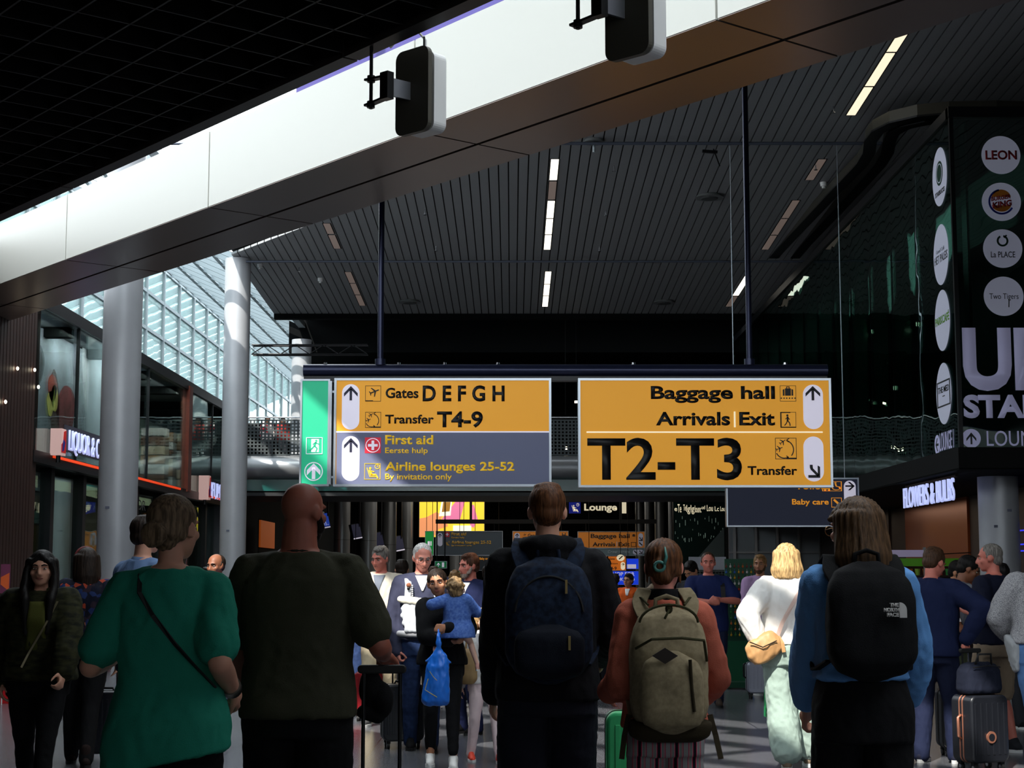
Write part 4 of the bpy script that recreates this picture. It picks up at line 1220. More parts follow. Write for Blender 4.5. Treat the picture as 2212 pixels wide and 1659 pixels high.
# flowers and bulbs letters
XFL = 6.62
a, b = on_x(1955, 1098, XFL), on_x(2064, 1082, XFL)
r = empty('shop_lettering', a, 0, 'bluish white lit letters of the flower market under the glass box', 'lettering')
m_ltr = M('letter_bluewhite', (206, 214, 255), .5, emit=.75, emit_rgb=(190, 200, 255))
text('lettering', 'FLOWERS & BULBS', (XFL, a.y, on_x(1955, 1098, XFL).z), Vector((0, -1, 0)), ZU, 0, a.y - b.y, 0, .33, m_ltr, r, -0.006, thick=.03)
q = MB(); q.bar((XFL + .03, a.y, a.z + .36), (XFL + .03, b.y, a.z + .36), .04, .03)
for k in range(4): q.bar((XFL + .03, a.y + (b.y - a.y) * k / 3, a.z + .36), (XFL + .03, a.y + (b.y - a.y) * k / 3, 3.0), .02, .02)
q.build('hanger', m_dark, r)
# liquor shop letters
a, b = on_x(147, 972, XS + .05), on_x(213, 985, XS + .05)
r = empty('shop_lettering', a, 0, 'bluish white lit letters of the liquor shop beside the nearest column', 'lettering')
text('lettering', 'LIQUOR & C', (XS + .05, a.y, a.z), YU, ZU, 0, b.y - a.y, 0, .36, m_ltr, r, -0.006, thick=.03)
q = MB(); q.box((XS + .02, a.y - .2, a.z - .02), (XS + .045, b.y + .3, a.z + .44)); q.build('backing', M('letter_backing', (62, 60, 72), .6), r)
a, b = on_x(441, 1072, XS + .05), on_x(474, 1083, XS + .05)
r = empty('shop_lettering', a, 0, 'bluish white lit letters of the perfume shop beside the second column', 'lettering')
text('lettering', 'PERFUM', (XS + .05, a.y, a.z), YU, ZU, 0, b.y - a.y, 0, .42, m_ltr, r, -0.006, thick=.03)
q = MB(); q.box((XS + .02, a.y - .2, a.z - .02), (XS + .045, b.y + .3, a.z + .5)); q.build('backing', M('letter_backing', (62, 60, 72), .6), r)
# blade signs beside the letters
def blade(px, py, hpx, label):
    c = on_x(px, py, XS + .1)
    h = hpx / FPX * c.y; w = h * .42
    r = empty('blade_sign', c, 0, label, 'sign')
    q = MB(); q.box((XS + .04, c.y, c.z - h / 2), (XS + .04 + w, c.y + .28, c.z + h / 2)); q.build('box', M('blade_pink', (226, 190, 184), .5, emit=.28, emit_rgb=(240, 190, 180)), r)
    x1 = XS + .04 + w
    for nm, pts, mt in (('red_mark', [(0, .1), (.28, .1), (.28, .96), (.14, .9), (.1, .5), (0, .4)], M('blade_red', (200, 40, 36), .5, emit=.2)), ('blue_mark', [(.05, .14), (.16, .2), (.22, .5), (.12, .62), (.06, .4)], M('blade_blue', (40, 40, 130), .5, emit=.1))):
        shape(nm, [[(x, y * h) for x, y in pts]], (x1 + (.002 if nm == 'blue_mark' else 0), c.y, c.z - h / 2), YU, ZU, mt, r, .006)
    q = MB(); q.cyl((XS + .05 + w * .5, c.y + .14, c.z - h / 2 - .12), (XS + .05 + w * .5, c.y + .14, c.z - h / 2), .04, seg=10); q.build('bracket', m_dark, r)
blade(116, 954, 58, 'pink lit blade sign with a red mark left of the liquor letters')
blade(434, 1053, 52, 'pink lit blade sign with a red mark by the perfume letters')

# still life mural on the inner shop wall
XM = -8.62
r = empty('mural', (XM, 30.5, 3.5), 0, 'large still life mural of fruit on grey drapery behind the shop glass', 'mural')
m_mur = M('mural_grey', (128, 136, 148), .8, var=.5, vscale=1.1)
q = MB(); q.box((XM - .05, 27.4, 3.5), (XM, 36.4, 5.98)); q.build('printed_panel', m_mur, r)
def blob(name, yc, zc, ry, rz, mat, rot=0, off=.004, n=28):
    pts = []
    for i in range(n):
        a = 2 * math.pi * i / n
        x, y = ry * math.cos(a) * (1 + .08 * math.sin(3 * a)), rz * math.sin(a)
        pts.append((x * math.cos(rot) - y * math.sin(rot), x * math.sin(rot) + y * math.cos(rot)))
    shape(name, [pts], (XM, yc, zc), YU, ZU, mat, r, off)
def mur(px, py): return on_x(px, py, XM)
for nm, px, py, sy, sz, mt, rot in (('red_cloth', 142, 890, .75, .60, M('mural_maroon', (108, 34, 40), .8, var=.4, vscale=4), .3), ('dark_cloth', 118, 885, .35, .9, M('mural_brown', (72, 44, 40), .8), .2),
                                    ('red_fruit', 113, 838, .34, .30, M('mural_fruit_red', (150, 56, 40), .8, var=.3, vscale=6), 0), ('yellow_fruit', 117, 860, .26, .30, M('mural_fruit_yellow', (196, 190, 96), .8, var=.2, vscale=9), .4),
                                    ('yellow_half', 108, 872, .24, .28, M('mural_fruit_yellow', (196, 190, 96), .8), .1), ('dark_flower', 80, 785, .5, .45, M('mural_shadowy', (58, 60, 70), .8, var=.5, vscale=4), 0),
                                    ('pale_fold', 185, 800, .3, 1.0, M('mural_pale', (176, 182, 192), .8), .15), ('grey_fold', 165, 750, .28, .7, M('mural_mid', (100, 106, 120), .8), -.15)):
    p = mur(px, py); blob(nm, p.y, p.z, sy * .85, sz * .85, mt, rot, .004 if 'fold' in nm or 'cloth' in nm else .009)
# pale poster panel in the perfume shop
r = empty('poster', (-9.8, 42.5, 3.6), 0, 'pale perfume poster with a red swirl behind the shop glass', 'poster')
q = MB(); q.box((-9.85, 41.8, 3.55), (-9.8, 45.6, 5.6)); q.build('printed_panel', M('poster_mint', (196, 216, 190), .7), r)
shape('swirl', [arc(44.3, 4.6, .5, 0, 320, .16, 24)], (-9.8, 0, 0), YU, ZU, M('poster_red', (190, 70, 60), .7), r, .006)
# stacked goods in the upper shop window
rr = random.Random(11)
mats = [M('goods_cream', (214, 198, 168), .6), M('goods_brown', (112, 70, 40), .6), M('goods_white', (222, 222, 216), .6), M('goods_tan', (176, 132, 86), .6)]
for k in range(6):
    yy, zz = 40.3 + .95 * (k % 3), 3.5
    r = empty('display_stand', (-8.9, yy, zz), 0, 'display block of cream and brown boxes in the upper shop window', 'display', 'display blocks in the upper shop window') if k < 3 else None
    if r is None: continue
    z = zz
    for lv in range(7):
        h = .2 + .06 * rr.random()
        q = MB(); q.box((-9.2, yy - .24, z), (-8.6, yy + .24, z + h - .02)); q.build('boxed_goods', mats[(lv + k) % 4], r); z += h

# truss and dark things at the gallery
q = MB()
a = W(590, 765, 44.4)
for dz in (0, .26):
    for dy in (0, .26): q.cyl((-6.6 - .6, 44.4 + dy, a.z + dz), (-4.0, 44.4 + dy, a.z + dz), .022, seg=8)
for k in range(8):
    x0 = -7.2 + .4 * k; q.cyl((x0, 44.4, a.z + (.26 if k % 2 else 0)), (x0 + .4, 44.4, a.z + (0 if k % 2 else .26)), .014, seg=6)
tag(q.build('lighting_truss', m_dark), 'dark lattice truss hanging beside the third column', 'truss')
# small lamps glowing in the dark void
for px, py, Y, w, h in ((1003, 715, 50, .12, .05), (1345, 716, 52, .42, .05), (1292, 775, 54, .07, .1), (1245, 868, 48, .1, .06), (1222, 968, 47.5, .08, .08), (1755, 724, 50, .1, .16), (1118, 684, 46, .08, .05), (1231, 684, 46, .06, .08)):
    p = W(px, py, Y); q = MB(); q.box((p.x - w / 2, Y, p.z - h / 2), (p.x + w / 2, Y + .06, p.z + h / 2))
    o = q.build('small_spotlight', m_spot); tag(o, 'tiny white spotlight glowing in the dark void over the gallery', 'spotlight', 'spotlights in the dark void')
    q = MB(); q.cyl((p.x, Y + .03, p.z), (p.x, Y + .03, 9.62 if Y < 49.6 else 8.32), .008, seg=6); q.build('stem', m_black, o)
for px, py, Y in ((1936, 838, 27.5), (1893, 870, 29.5), (1887, 716, 30.5), (1985, 700, 27)):
    p = W(px, py, Y); q = MB(); q.cyl((p.x, Y, p.z - .03), (p.x, Y, p.z + .03), .05, seg=12)
    o = q.build('small_spotlight', m_spot); tag(o, 'small warm spotlight glowing inside the dark glass box', 'spotlight', 'spotlights inside the glass box')
for px, py, Y in ((2110, 1056, 33), (2097, 1070, 34), (2084, 1062, 35)):
    p = W(px, py, Y); q = MB(); q.cyl((p.x, Y, p.z - .03), (p.x, Y, p.z + .03), .045, seg=12)
    o = q.build('small_spotlight', m_spot); tag(o, 'small spotlight under the ceiling of the flower market', 'spotlight', 'spotlights of the flower market')
for px, py in ((38, 796), (12, 868), (75, 799), (83, 836)):
    p = on_x(px, py, XS + .08); q = MB(); q.ell(p, (.02, .035, .03))
    o = q.build('small_spotlight', m_spot); tag(o, 'small warm lamp on the dark brown wall', 'spotlight', 'lamps on the dark brown wall')
# ================================================================== PEOPLE
PENDING = []
def noise3(co, scale, seed, octaves=2):
    """cheap smooth vector-field noise for cloth and hair, numpy"""
    rs = np.random.RandomState(seed)
    out = np.zeros(len(co))
    amp = 1.0
    for o in range(octaves):
        for k in range(5):
            w = rs.normal(size=3); w /= np.linalg.norm(w)
            w2 = rs.normal(size=3); w2 /= np.linalg.norm(w2)
            f = scale * (2 ** o) * rs.uniform(.7, 1.4)
            out += amp * np.sin(co @ w * f + rs.uniform(0, 6.28) + 1.3 * np.sin(co @ w2 * f * .6 + rs.uniform(0, 6.28)))
        amp *= .5
    return out / 5.0
def remesh(mb, name, mats, parent, voxel, smooth=4, post=None, local=True):
    o = mb.build(name, mats, parent, local=local)
    m = o.modifiers.new('remesh', 'REMESH'); m.mode = 'VOXEL'; m.voxel_size = voxel; m.use_smooth_shade = True
    if smooth:
        s = o.modifiers.new('smooth', 'SMOOTH'); s.factor = .5; s.iterations = smooth
    PENDING.append((o, post, mats))
    return o
def bake():
    dg = bpy.context.evaluated_depsgraph_get()
    for o, post, mats in PENDING:
        me = bpy.data.meshes.new_from_object(o.evaluated_get(dg))
        me.name = o.name
        o.modifiers.clear()
        old = o.data
        o.data = me
        bpy.data.meshes.remove(old)
        if not me.materials:
            for mt in (mats if isinstance(mats, (list, tuple)) else [mats]): me.materials.append(mt)
        if post:
            n = len(me.vertices)
            co = np.empty(n * 3); me.vertices.foreach_get('co', co); co = co.reshape(-1, 3)
            no = np.empty(n * 3); me.vertices.foreach_get('normal', no); no = no.reshape(-1, 3)
            co = post(co, no)
            me.vertices.foreach_set('co', co.ravel())
            me.update()
        me.polygons.foreach_set('use_smooth', [True] * len(me.polygons))
    PENDING.clear()
def folds(amp, scale=16, seed=1, stretch=(1, 1, .6)):
    st = np.array(stretch)
    scale = scale * (3.2 if scale < 40 else 1.0)
    def f(co, no):
        d = noise3(co * st, scale, seed)
        g = noise3(co * st, scale * 1.7, seed + 5, 1)
        d = np.sign(d) * np.abs(d) ** .8 * .7 + (.5 - np.abs(g)) * .8
        return co + no * (d * amp)[:, None]
    return f

def skinmat(name, rgb): return M('skin_' + name, rgb, .5, spec=.35, var=.08, vscale=9)
SK = {'fair': skinmat('fair', (214, 158, 132)), 'pink': skinmat('pink', (216, 140, 122)), 'tan': skinmat('tan', (188, 130, 98)), 'brown': skinmat('brown', (134, 84, 60)), 'red': skinmat('red', (204, 120, 104)), 'ruddy': skinmat('ruddy', (160, 94, 76)), 'pale': skinmat('pale', (226, 180, 160))}
def hairmat(name, rgb):
    if 'hair_' + name in MATS: return MATS['hair_' + name]
    m = M('hair_' + name, rgb, .55, spec=.18)
    nt = m.node_tree; p = nt.nodes['Principled BSDF']
    tc = nt.nodes.new('ShaderNodeTexCoord'); mp = nt.nodes.new('ShaderNodeMapping'); mp.inputs['Scale'].default_value = (110, 110, 9)
    n = nt.nodes.new('ShaderNodeTexNoise'); n.inputs['Scale'].default_value = 1.0; n.inputs['Detail'].default_value = 3
    r = nt.nodes.new('ShaderNodeValToRGB'); c = lin(rgb)
    r.color_ramp.elements[0].position = .35; r.color_ramp.elements[0].color = tuple(v * .45 for v in c) + (1,)
    r.color_ramp.elements[1].position = .68; r.color_ramp.elements[1].color = tuple(min(1, v * 1.5) for v in c) + (1,)
    b = nt.nodes.new('ShaderNodeBump'); b.inputs['Strength'].default_value = .5; b.inputs['Distance'].default_value = .004
    nt.links.new(tc.outputs['Object'], mp.inputs[0]); nt.links.new(mp.outputs[0], n.inputs['Vector']); nt.links.new(n.outputs['Fac'], r.inputs['Fac']); nt.links.new(r.outputs['Color'], p.inputs['Base Color'])
    nt.links.new(n.outputs['Fac'], b.inputs['Height']); nt.links.new(b.outputs['Normal'], p.inputs['Normal'])
    return m
def clothmat(name, rgb, rough=.85, **k): return M('cloth_' + name, rgb, rough, spec=.15, bump=.25, bscale=220, **k)
m_eye = M('eye_white', (178, 168, 160), .35); m_iris = M('iris_dark', (44, 34, 28), .2); m_lip = M('lips', (166, 92, 84), .45); m_lipm = M('lips_muted', (172, 106, 92), .5)
m_sole = M('sole_white', (220, 220, 218), .6); m_solek = M('sole_black', (24, 24, 24), .6)

# half width, half depth, centre offset (forward is -y) of the trunk against height for a 1.75 m adult
TR_M = [(.80, .165, .105, .01), (.92, .168, .115, .01), (1.0, .160, .110, 0), (1.08, .150, .102, 0), (1.20, .162, .110, 0), (1.32, .178, .120, 0), (1.38, .180, .116, .005), (1.43, .150, .095, .01), (1.47, .095, .072, .012), (1.50, .062, .060, .015)]
TR_F = [(.80, .175, .112, .015), (.92, .178, .118, .015), (1.0, .162, .106, .005), (1.08, .138, .096, 0), (1.20, .146, .102, -.005), (1.30, .160, .122, -.012), (1.37, .158, .106, 0), (1.43, .132, .088, .01), (1.47, .085, .066, .012), (1.50, .056, .056, .015)]
def tr_at(tab, z):
    for a, b in zip(tab, tab[1:]):
        if z <= b[0]:
            t = max(0, (z - a[0]) / (b[0] - a[0]))
            return tuple(a[i] + (b[i] - a[i]) * t for i in range(1, 4))
    return tab[-1][1:]

class Person:
    """yaw 0 faces the viewer, 180 faces away, 90 faces the photo's right side. Arms are named A (photo-left) and B (photo-right).
    hands: wrist position relative to the root in world axes (dx, dy, z) in metres; elbow: a hint direction in world axes."""
    def __init__(s, label, x, y, yaw, h, sex='m', skin='fair', w=1.0, belly=0.0, voxel=.011, handA=None, handB=None, elbA=None, elbB=None, curlA=.35, curlB=.35,
                 head=(0, 0, 0), lean=0.0, feet=None, z=0.0, child=False, headscale=1.0, sh=1.0, palmA=None, palmB=None, nofeet=False, headoff=(0, 0, 0), neck=1.0):
        s.nk = neck
        s.root = empty('person', (x, y, z), math.radians(yaw), label, 'person')
        s.k = k = h / 1.75; s.w = w; s.sex = sex; s.vox = voxel; s.skin = SK[skin]; s.belly = belly; s.lean = lean; s.child = child
        s.yaw = math.radians(yaw); s.tab = TR_F if sex == 'f' else TR_M; s.seed = int(abs(x * 37 + y * 11) * 100) % 9973
        ci, si = math.cos(-s.yaw), math.sin(-s.yaw)
        s.loc = lambda v: Vector((v[0] * ci - v[1] * si, v[0] * si + v[1] * ci, v[2]))       # world axes -> local
        if z:
            handA, handB = [None if v is None else (v[0], v[1], v[2] - z) for v in (handA, handB)]
        shw = (.172 if sex == 'm' else .152) * k * w ** .4 * sh
        s.sign = {}
        # photo-left arm belongs to the shoulder whose world x is smaller
        left_local = 1 if s.loc((-1, 0, 0)).x > 0 else -1
        s.sign['A'], s.sign['B'] = left_local, -left_local
        s.S = {a: Vector((s.sign[a] * shw, s.fy(1.41) + .01, 1.405 * k)) for a in 'AB'}
        s.Wr, s.E, s.curl, s.palm = {}, {}, {'A': curlA, 'B': curlB}, {}
        for a, hnd, el, pm in (('A', handA, elbA, palmA), ('B', handB, elbB, palmB)):
            S = s.S[a]
            t = s.loc(hnd) if hnd is not None else Vector((S.x * 1.32, -.03, .80 * k))
            L1, L2 = .30 * k, .265 * k
            v = t - S; d = v.length
            if d > (L1 + L2) * .995: t = S + v * ((L1 + L2) * .995 / d); v = t - S; d = v.length
            hint = s.loc(el) if el is not None else Vector((s.sign[a] * .6, .5, -.2))
            u = v.normalized(); p = hint - u * hint.dot(u)
            p = p.normalized() if p.length > 1e-4 else u.orthogonal().normalized()
            ca = (L1 * L1 + d * d - L2 * L2) / (2 * L1 * d); ca = max(-1, min(1, ca))
            s.E[a] = S + u * (L1 * ca) + p * (L1 * math.sqrt(1 - ca * ca)); s.Wr[a] = t
            s.palm[a] = s.loc(pm) if pm is not None else Vector((-s.sign[a], .25, 0))
        fx = .095 * k * (w * .5 + .5)
        s.hip = {q: Vector((q * .088 * k * w, 0, .90 * k)) for q in (1, -1)}
        s.ank = {q: Vector((q * fx, 0, .085 * k)) for q in (1, -1)}
        if feet:
            for q, f in zip((s.sign['A'], s.sign['B']), feet): 
                t = s.loc(f); s.ank[q] = Vector((t.x, t.y, f[2] + .085 * k))
        s.knee = {}
        for q in (1, -1):
            H, A = s.hip[q], s.ank[q]; v = A - H; d = v.length; L = .43 * k; L2 = .40 * k
            if d > L + L2: L2 = d - L + .002
            u = v.normalized(); p = Vector((0, -1, 0)); p = (p - u * p.dot(u)).normalized()
            ca = max(-1, min(1, (L * L + d * d - L2 * L2) / (2 * L * d)))
            s.knee[q] = H + u * (L * ca) + p * (L * math.sqrt(1 - ca * ca))
        hy, hp, hr = (math.radians(v) for v in head)
        hs = k * headscale * (1.0 if not child else 1.0)
        if h < 1.6 and not child: hs = .93 * headscale
        if h > 1.85: hs = 1.02 * headscale
        if child: hs = max(.80, k * 1.18) * headscale
        s.hs = hs
        s.neck = Vector((0, s.fy(1.5) + .012, 1.49 * k))
        hc = Vector((0, s.fy(1.62) - .012, h - .118 * hs)) + s.loc(headoff)
        s.HM = Matrix.Translation(hc) @ Matrix.Translation((0, .02, -.07 * hs)) @ Matrix.Rotation(hy, 4, 'Z') @ Matrix.Rotation(hp, 4, 'X') @ Matrix.Rotation(hr, 4, 'Y') @ Matrix.Translation((0, -.02, .07 * hs)) @ Matrix.Diagonal((hs, hs, hs, 1))
        s.body()
    def fy(s, z):
        return -s.lean * max(0, (z - .95) / .5)
    def rings(s, z0, z1, off=0.0, n=10, flare=0.0):
        out = []
        for i in range(n + 1):
            z = z0 + (z1 - z0) * i / n
            rx, ry, cy = tr_at(s.tab, z)
            b = s.belly * math.exp(-((z - 1.06) / .16) ** 2)
            fl = flare * max(0, (z0 + .3 - z) / .3)
            k = s.k
            out.append((0, cy * k + s.fy(z) - b * .6, z * k, (rx * s.w + b * .5 + fl) * k + off, ry * (s.w * .6 + .4) * k + b * .8 + off + fl * .6))
        return out
    # ------------------------------------------------ body: one skin surface
    def body(s):
        k, q = s.k, MB()
        q.loft(s.rings(.86, 1.50))
        for a in 'AB':
            g = s.sign[a]; S, E, Wr = s.S[a], s.E[a], s.Wr[a]; w = .5 + .5 * s.w
            q.caps((g * .06 * k, s.fy(1.43) + .01, 1.435 * k), S, .05 * k, .058 * k * w)
            q.chain([S, (S + E) / 2, E, E + (Wr - E) * .35, Wr], [.056 * k * w, .050 * k * w, .041 * k * w, .040 * k * w, .027 * k])
            s.hand(q, a)
        for g in (1, -1):
            q.chain([s.hip[g], (s.hip[g] * .5 + s.knee[g] * .5), s.knee[g], s.knee[g] * .7 + s.ank[g] * .3 + Vector((0, .012, 0)), s.ank[g]], [.088 * k * s.w, .072 * k * s.w, .052 * k, .052 * k, .035 * k])
            q.caps(s.ank[g] + Vector((0, .02, -.045 * k)), s.ank[g] + Vector((0, -.13 * k, -.055 * k)), .032 * k, .028 * k)
        q.caps(s.neck - Vector((0, -.005, .02)), s.HM @ Vector((0, .022, -.06)), .056 * k * s.nk * (.86 if s.sex == 'f' else 1.0) * (.8 if s.child else 1), .052 * s.nk * s.hs * (.86 if s.sex == 'f' else 1.0))
        s.headshape(q)
        HM, HI, hs = s.HM, s.HM.inverted(), s.hs
        A = np.array(HM); AI = np.array(HI)
        dents = (((.031, -.088, .006), .017, .010), ((-.031, -.088, .006), .017, .010), ((0, -.09, -.074), .012, .004), ((.058, -.055, .03), .02, .003), ((-.058, -.055, .03), .02, .003))
        def post(co, no):
            l = (np.c_[co, np.ones(len(co))] @ AI.T)[:, :3]
            back = np.array((HM.to_3x3() @ Vector((0, 1, 0))).normalized())
            for c, r, d in dents:
                f = np.exp(-((l - np.array(c)) ** 2).sum(1) / (r * r))
                co = co + back[None] * (f * d * hs)[:, None]
            return co
        s.bodyobj = remesh(q, 'body', s.skin, s.root, s.vox * .82, 3, post)
    def headshape(s, q):
        q.T = s.HM
        q.ell((0, .012, .030), (.076, .096, .088), sub=3)
        q.ell((0, -.020, -.030), (.064, .074, .080), sub=3)
        q.ell((0, -.058, -.088), (.030, .026, .024))
        q.ell((0, -.042, -.075), (.048, .042, .034))
        for g in (1, -1):
            q.ell((g * .046, -.056, -.022), (.022, .024, .022))
            q.caps((g * .008, -.087, .026), (g * .046, -.074, .026), .011, .009)
            q.ell((g * .079, .012, -.004), (.010, .024, .032), Matrix.Rotation(g * .35, 3, 'Z'))
            q.ell((g * .076, .004, -.026), (.008, .010, .012))
            q.ell((g * .013, -.099, -.034), (.010, .011, .009))
        q.caps((0, -.088, .016), (0, -.110, -.030), .010, .0135)
        q.caps((-.020, -.083, -.056), (.020, -.083, -.056), .0085, .0085); q.caps((-.012, -.089, -.056), (.012, -.089, -.056), .008, .008)
        q.caps((-.016, -.084, -.067), (.016, -.084, -.067), .009, .009)
        q.T = Matrix.Identity(4)
    def hand(s, q, a):
        k = s.k if not s.child else s.k * .95
        E, Wr = s.E[a], s.Wr[a]
        d = (Wr - E).normalized(); d = (d + s.loc((0, 0, -.0))).normalized()
        pn = s.palm[a]; pn = (pn - d * pn.dot(d)).normalized()
        side = pn.cross(d) * (1 if s.sign[a] < 0 else -1)          # thumb side
        if side.dot(Vector((0, -1, 0))) < 0 and abs(d.z) > .5: side = -side
        c = s.curl[a]
        W0 = Wr
        for i, (off, ln) in enumerate(((.028, .070), (.009, .078), (-.011, .072), (-.029, .056))):
            b = W0 + d * (.092 * k) + side * (off * k)
            q.caps(W0 + d * .012 * k + side * (off * .7 * k), b, .0145 * k, .0115 * k, 10)
            p, dr = b, d
            ang = 0
            for j, (f, sp) in enumerate(((.45, .8), (.32, 1.1), (.25, .8))):
                ang += c * sp * (1 + .12 * i)
                dd = d * math.cos(ang) + pn * math.sin(ang) + side * (off * 1.2)
                n_ = p + dd.normalized() * (ln * f * k)
                q.caps(p, n_, (.0095 - .0008 * j) * k, (.0088 - .0008 * j) * k, 9)
                p = n_
        b = W0 + d * (.02 * k) + side * (.022 * k)
        t1 = b + (d * .65 + side * .62 + pn * (.2 + .3 * c)).normalized() * (.042 * k)
        t2 = t1 + (d * .85 + side * .20 + pn * (.2 + .4 * c)).normalized() * (.034 * k)
        t3 = t2 + (d * .9 + pn * (.15 + .4 * c)).normalized() * (.025 * k)
        q.caps(b, t1, .016 * k, .0115 * k, 10); q.caps(t1, t2, .011 * k, .0098 * k, 9); q.caps(t2, t3, .0098 * k, .0085 * k, 9)
        q.ell(W0 + d * .05 * k + pn * .004, tuple(.03 * k for _ in range(3)))
    def grip(s, a):
        """where the closed hand holds things (world)"""
        d = (s.Wr[a] - s.E[a]).normalized(); pn = s.palm[a]; pn = (pn - d * pn.dot(d)).normalized()
        return wmat(s.root) @ (s.Wr[a] + d * .085 * s.k + pn * .022)
    # ------------------------------------------------ face details
    def face(s, brow=(70, 50, 36), lips=None, glasses=None, beard=None):
        M_ = s.HM
        for g in (1, -1):
            q = MB(); q.T = M_; q.ell((g * .031, -.0728, .004), (.0145, .0120, .0062)); o = q.build('eye', m_eye, s.root, smooth='all', local=True)
            q = MB(); q.T = M_; q.ell((g * .031, -.0795, .004), (.0064, .0062, .0060)); q.build('iris', m_iris, o, smooth='all', local=True)
            q = MB(); q.T = M_; q.tube([(g * .012, -.0955, .024), (g * .030, -.0935, .030), (g * .050, -.080, .026)], [.004, .005, .003], 6); q.build('eyebrow', hairmat('brow_%d_%d_%d' % brow, brow), s.root, smooth='all', local=True)
        q = MB(); q.T = M_
        q.tube([(-.025, -.0845, -.060), (-.010, -.0955, -.0575), (0, -.0965, -.059), (.010, -.0955, -.0575), (.025, -.0845, -.060)], [.002, .0045, .004, .0045, .002], 6)
        q.tube([(-.022, -.086, -.063), (0, -.0945, -.0675), (.022, -.086, -.063)], [.002, .006, .002], 6)
        q.build('lips', lips or m_lipm, s.root, smooth='all', local=True)
        if glasses:
            q = MB(); q.T = M_
            for g in (1, -1):
                q.tube([(g * .033 + .024 * math.cos(t), -.103, .002 + .019 * math.sin(t)) for t in np.linspace(0, 2 * math.pi, 17)[:-1]], .0018, 6, True)
                q.tube([(g * .057, -.102, .006), (g * .080, -.05, .008), (g * .082, .012, .006), (g * .080, .03, -.01)], .0018, 6)
            q.tube([(-.010, -.103, .006), (0, -.107, .009), (.010, -.103, .006)], .0018, 6)
            q.build('glasses', glasses, s.root, smooth='all', local=True)
        if beard:
            q = MB(); q.T = M_
            q.ell((0, -.048, -.082), (.046, .046, .038)); q.ell((0, -.062, -.096), (.033, .030, .026)); q.ell((0, -.083, -.047), (.026, .014, .008))
            for g in (1, -1): q.caps((g * .052, -.04, -.062), (g * .068, -.01, -.015), .022, .011)
            remesh(q, 'beard', hairmat('beard_%d_%d_%d' % beard, beard), s.root, .006, 2, folds(.002, 120, 3))
    # ------------------------------------------------ hair
    def hair(s, style, mat, seed=0, length=.25, amp=.0035):
        q = MB(); q.T = s.HM
        vx = .0075 if s.vox > .009 else .0065
        cap = lambda e=0.0: q.ell((0, .024, .042), (.082 + e, .098 + e, .086 + e), sub=3)
        if style in ('short', 'buzz', 'receding'):
            e = {'short': .004, 'buzz': -.002, 'receding': -.001}[style]
            if style == 'receding': q.ell((0, .040, .030), (.081, .086, .084), sub=3)
            else: cap(e)
            q.ell((0, .058, -.012), (.066 + e, .056 + e, .062), sub=3)
            for g in (1, -1): q.caps((g * .073, .004, .03), (g * .075, -.012, .005), .012, .007)
            if style == 'short':
                q.ell((.012, -.030, .098), (.058, .050, .026)); q.ell((0, .02, .108), (.066, .072, .026))
        elif style == 'curly':
            r_ = random.Random(seed); cap(.002); q.ell((0, .05, -.02), (.07, .06, .06))
            for i in range(60):
                t, p = r_.uniform(0, 6.28), r_.uniform(-.35, 1.5)
                c = Vector((math.cos(t) * math.cos(p) * .084, math.sin(t) * math.cos(p) * .094 + .03, math.sin(p) * .088 + .036))
                if c.y < -.045 and c.z < .075: continue
                q.ell(c, (r_.uniform(.016, .026),) * 3, sub=1)
        elif style in ('long', 'bob', 'girl'):
            cap(.006)
            L = length
            for i in range(25):
                t = math.radians(-8 + 196 * i / 24)
                x, y = math.cos(t), math.sin(t)
                if style == 'bob' or True:
                    x0, y0 = x * .080, y * .080 + .02
                    fl = 1.05 if style == 'long' else 1.22
                    q.chain([(x0, y0, .05), (x0 * 1.10, y0 * 1.08 + .004, -.02), (x0 * fl * 1.08, y0 * 1.12 + .01, -.05 - L * .45), (x0 * fl, y0 * 1.12 + .012, -.06 - L)], [.03, .027, .026, .012 if style != 'bob' else .016], 10)
            if style == 'long' and L > .2:
                for g in (1, -1): q.chain([(g * .074, -.045, .06), (g * .092, -.05, -.02), (g * .098, -.085, -.12), (g * .085, -.135, -.20), (g * .07, -.155, -.12 - L)], [.018, .022, .028, .034, .016], 10)
            if style == 'girl': q.ell((0, -.02, .085), (.07, .07, .04))
            q.caps((.0, -.068, .098), (.060, -.066, .045), .016, .014); q.caps((.0, -.068, .098), (-.060, -.066, .045), .016, .014)
        elif style in ('bun', 'updo', 'ponytail'):
            cap(.004); q.ell((0, .055, .0), (.074, .062, .066), sub=3); q.ell((0, .062, -.035), (.052, .046, .05))
            for g in (1, -1): q.caps((g * .068, .0, .045), (g * .064, .04, -.03), .02, .016)
            if style == 'bun':
                for i in range(9):
                    t = 6.28 * i / 9; q.caps((-.006 + .034 * math.cos(t), .130, -.022 + .032 * math.sin(t)), (-.006 + .034 * math.cos(t + .8), .142, -.022 + .032 * math.sin(t + .8)), .019, .019)
                q.ell((-.006, .136, -.022), (.030, .028, .030))
            if style == 'updo':
                q.caps((-.012, .108, -.055), (.016, .118, .012), .026, .026); q.caps((0, .116, .0), (.012, .112, .06), .024, .014); q.caps((.02, .11, -.03), (-.01, .10, -.075), .022, .012)
                for g in (1, -1): q.caps((g * .07, .0, .02), (g * .074, .012, -.07), .012, .005)
            if style == 'ponytail': q.chain([(0, .115, .01), (0, .15, -.05), (0, .14, -.17)], [.028, .032, .012])
        q.T = Matrix.Identity(4)
        A = np.array(s.HM.inverted())
        sd = s.seed + seed
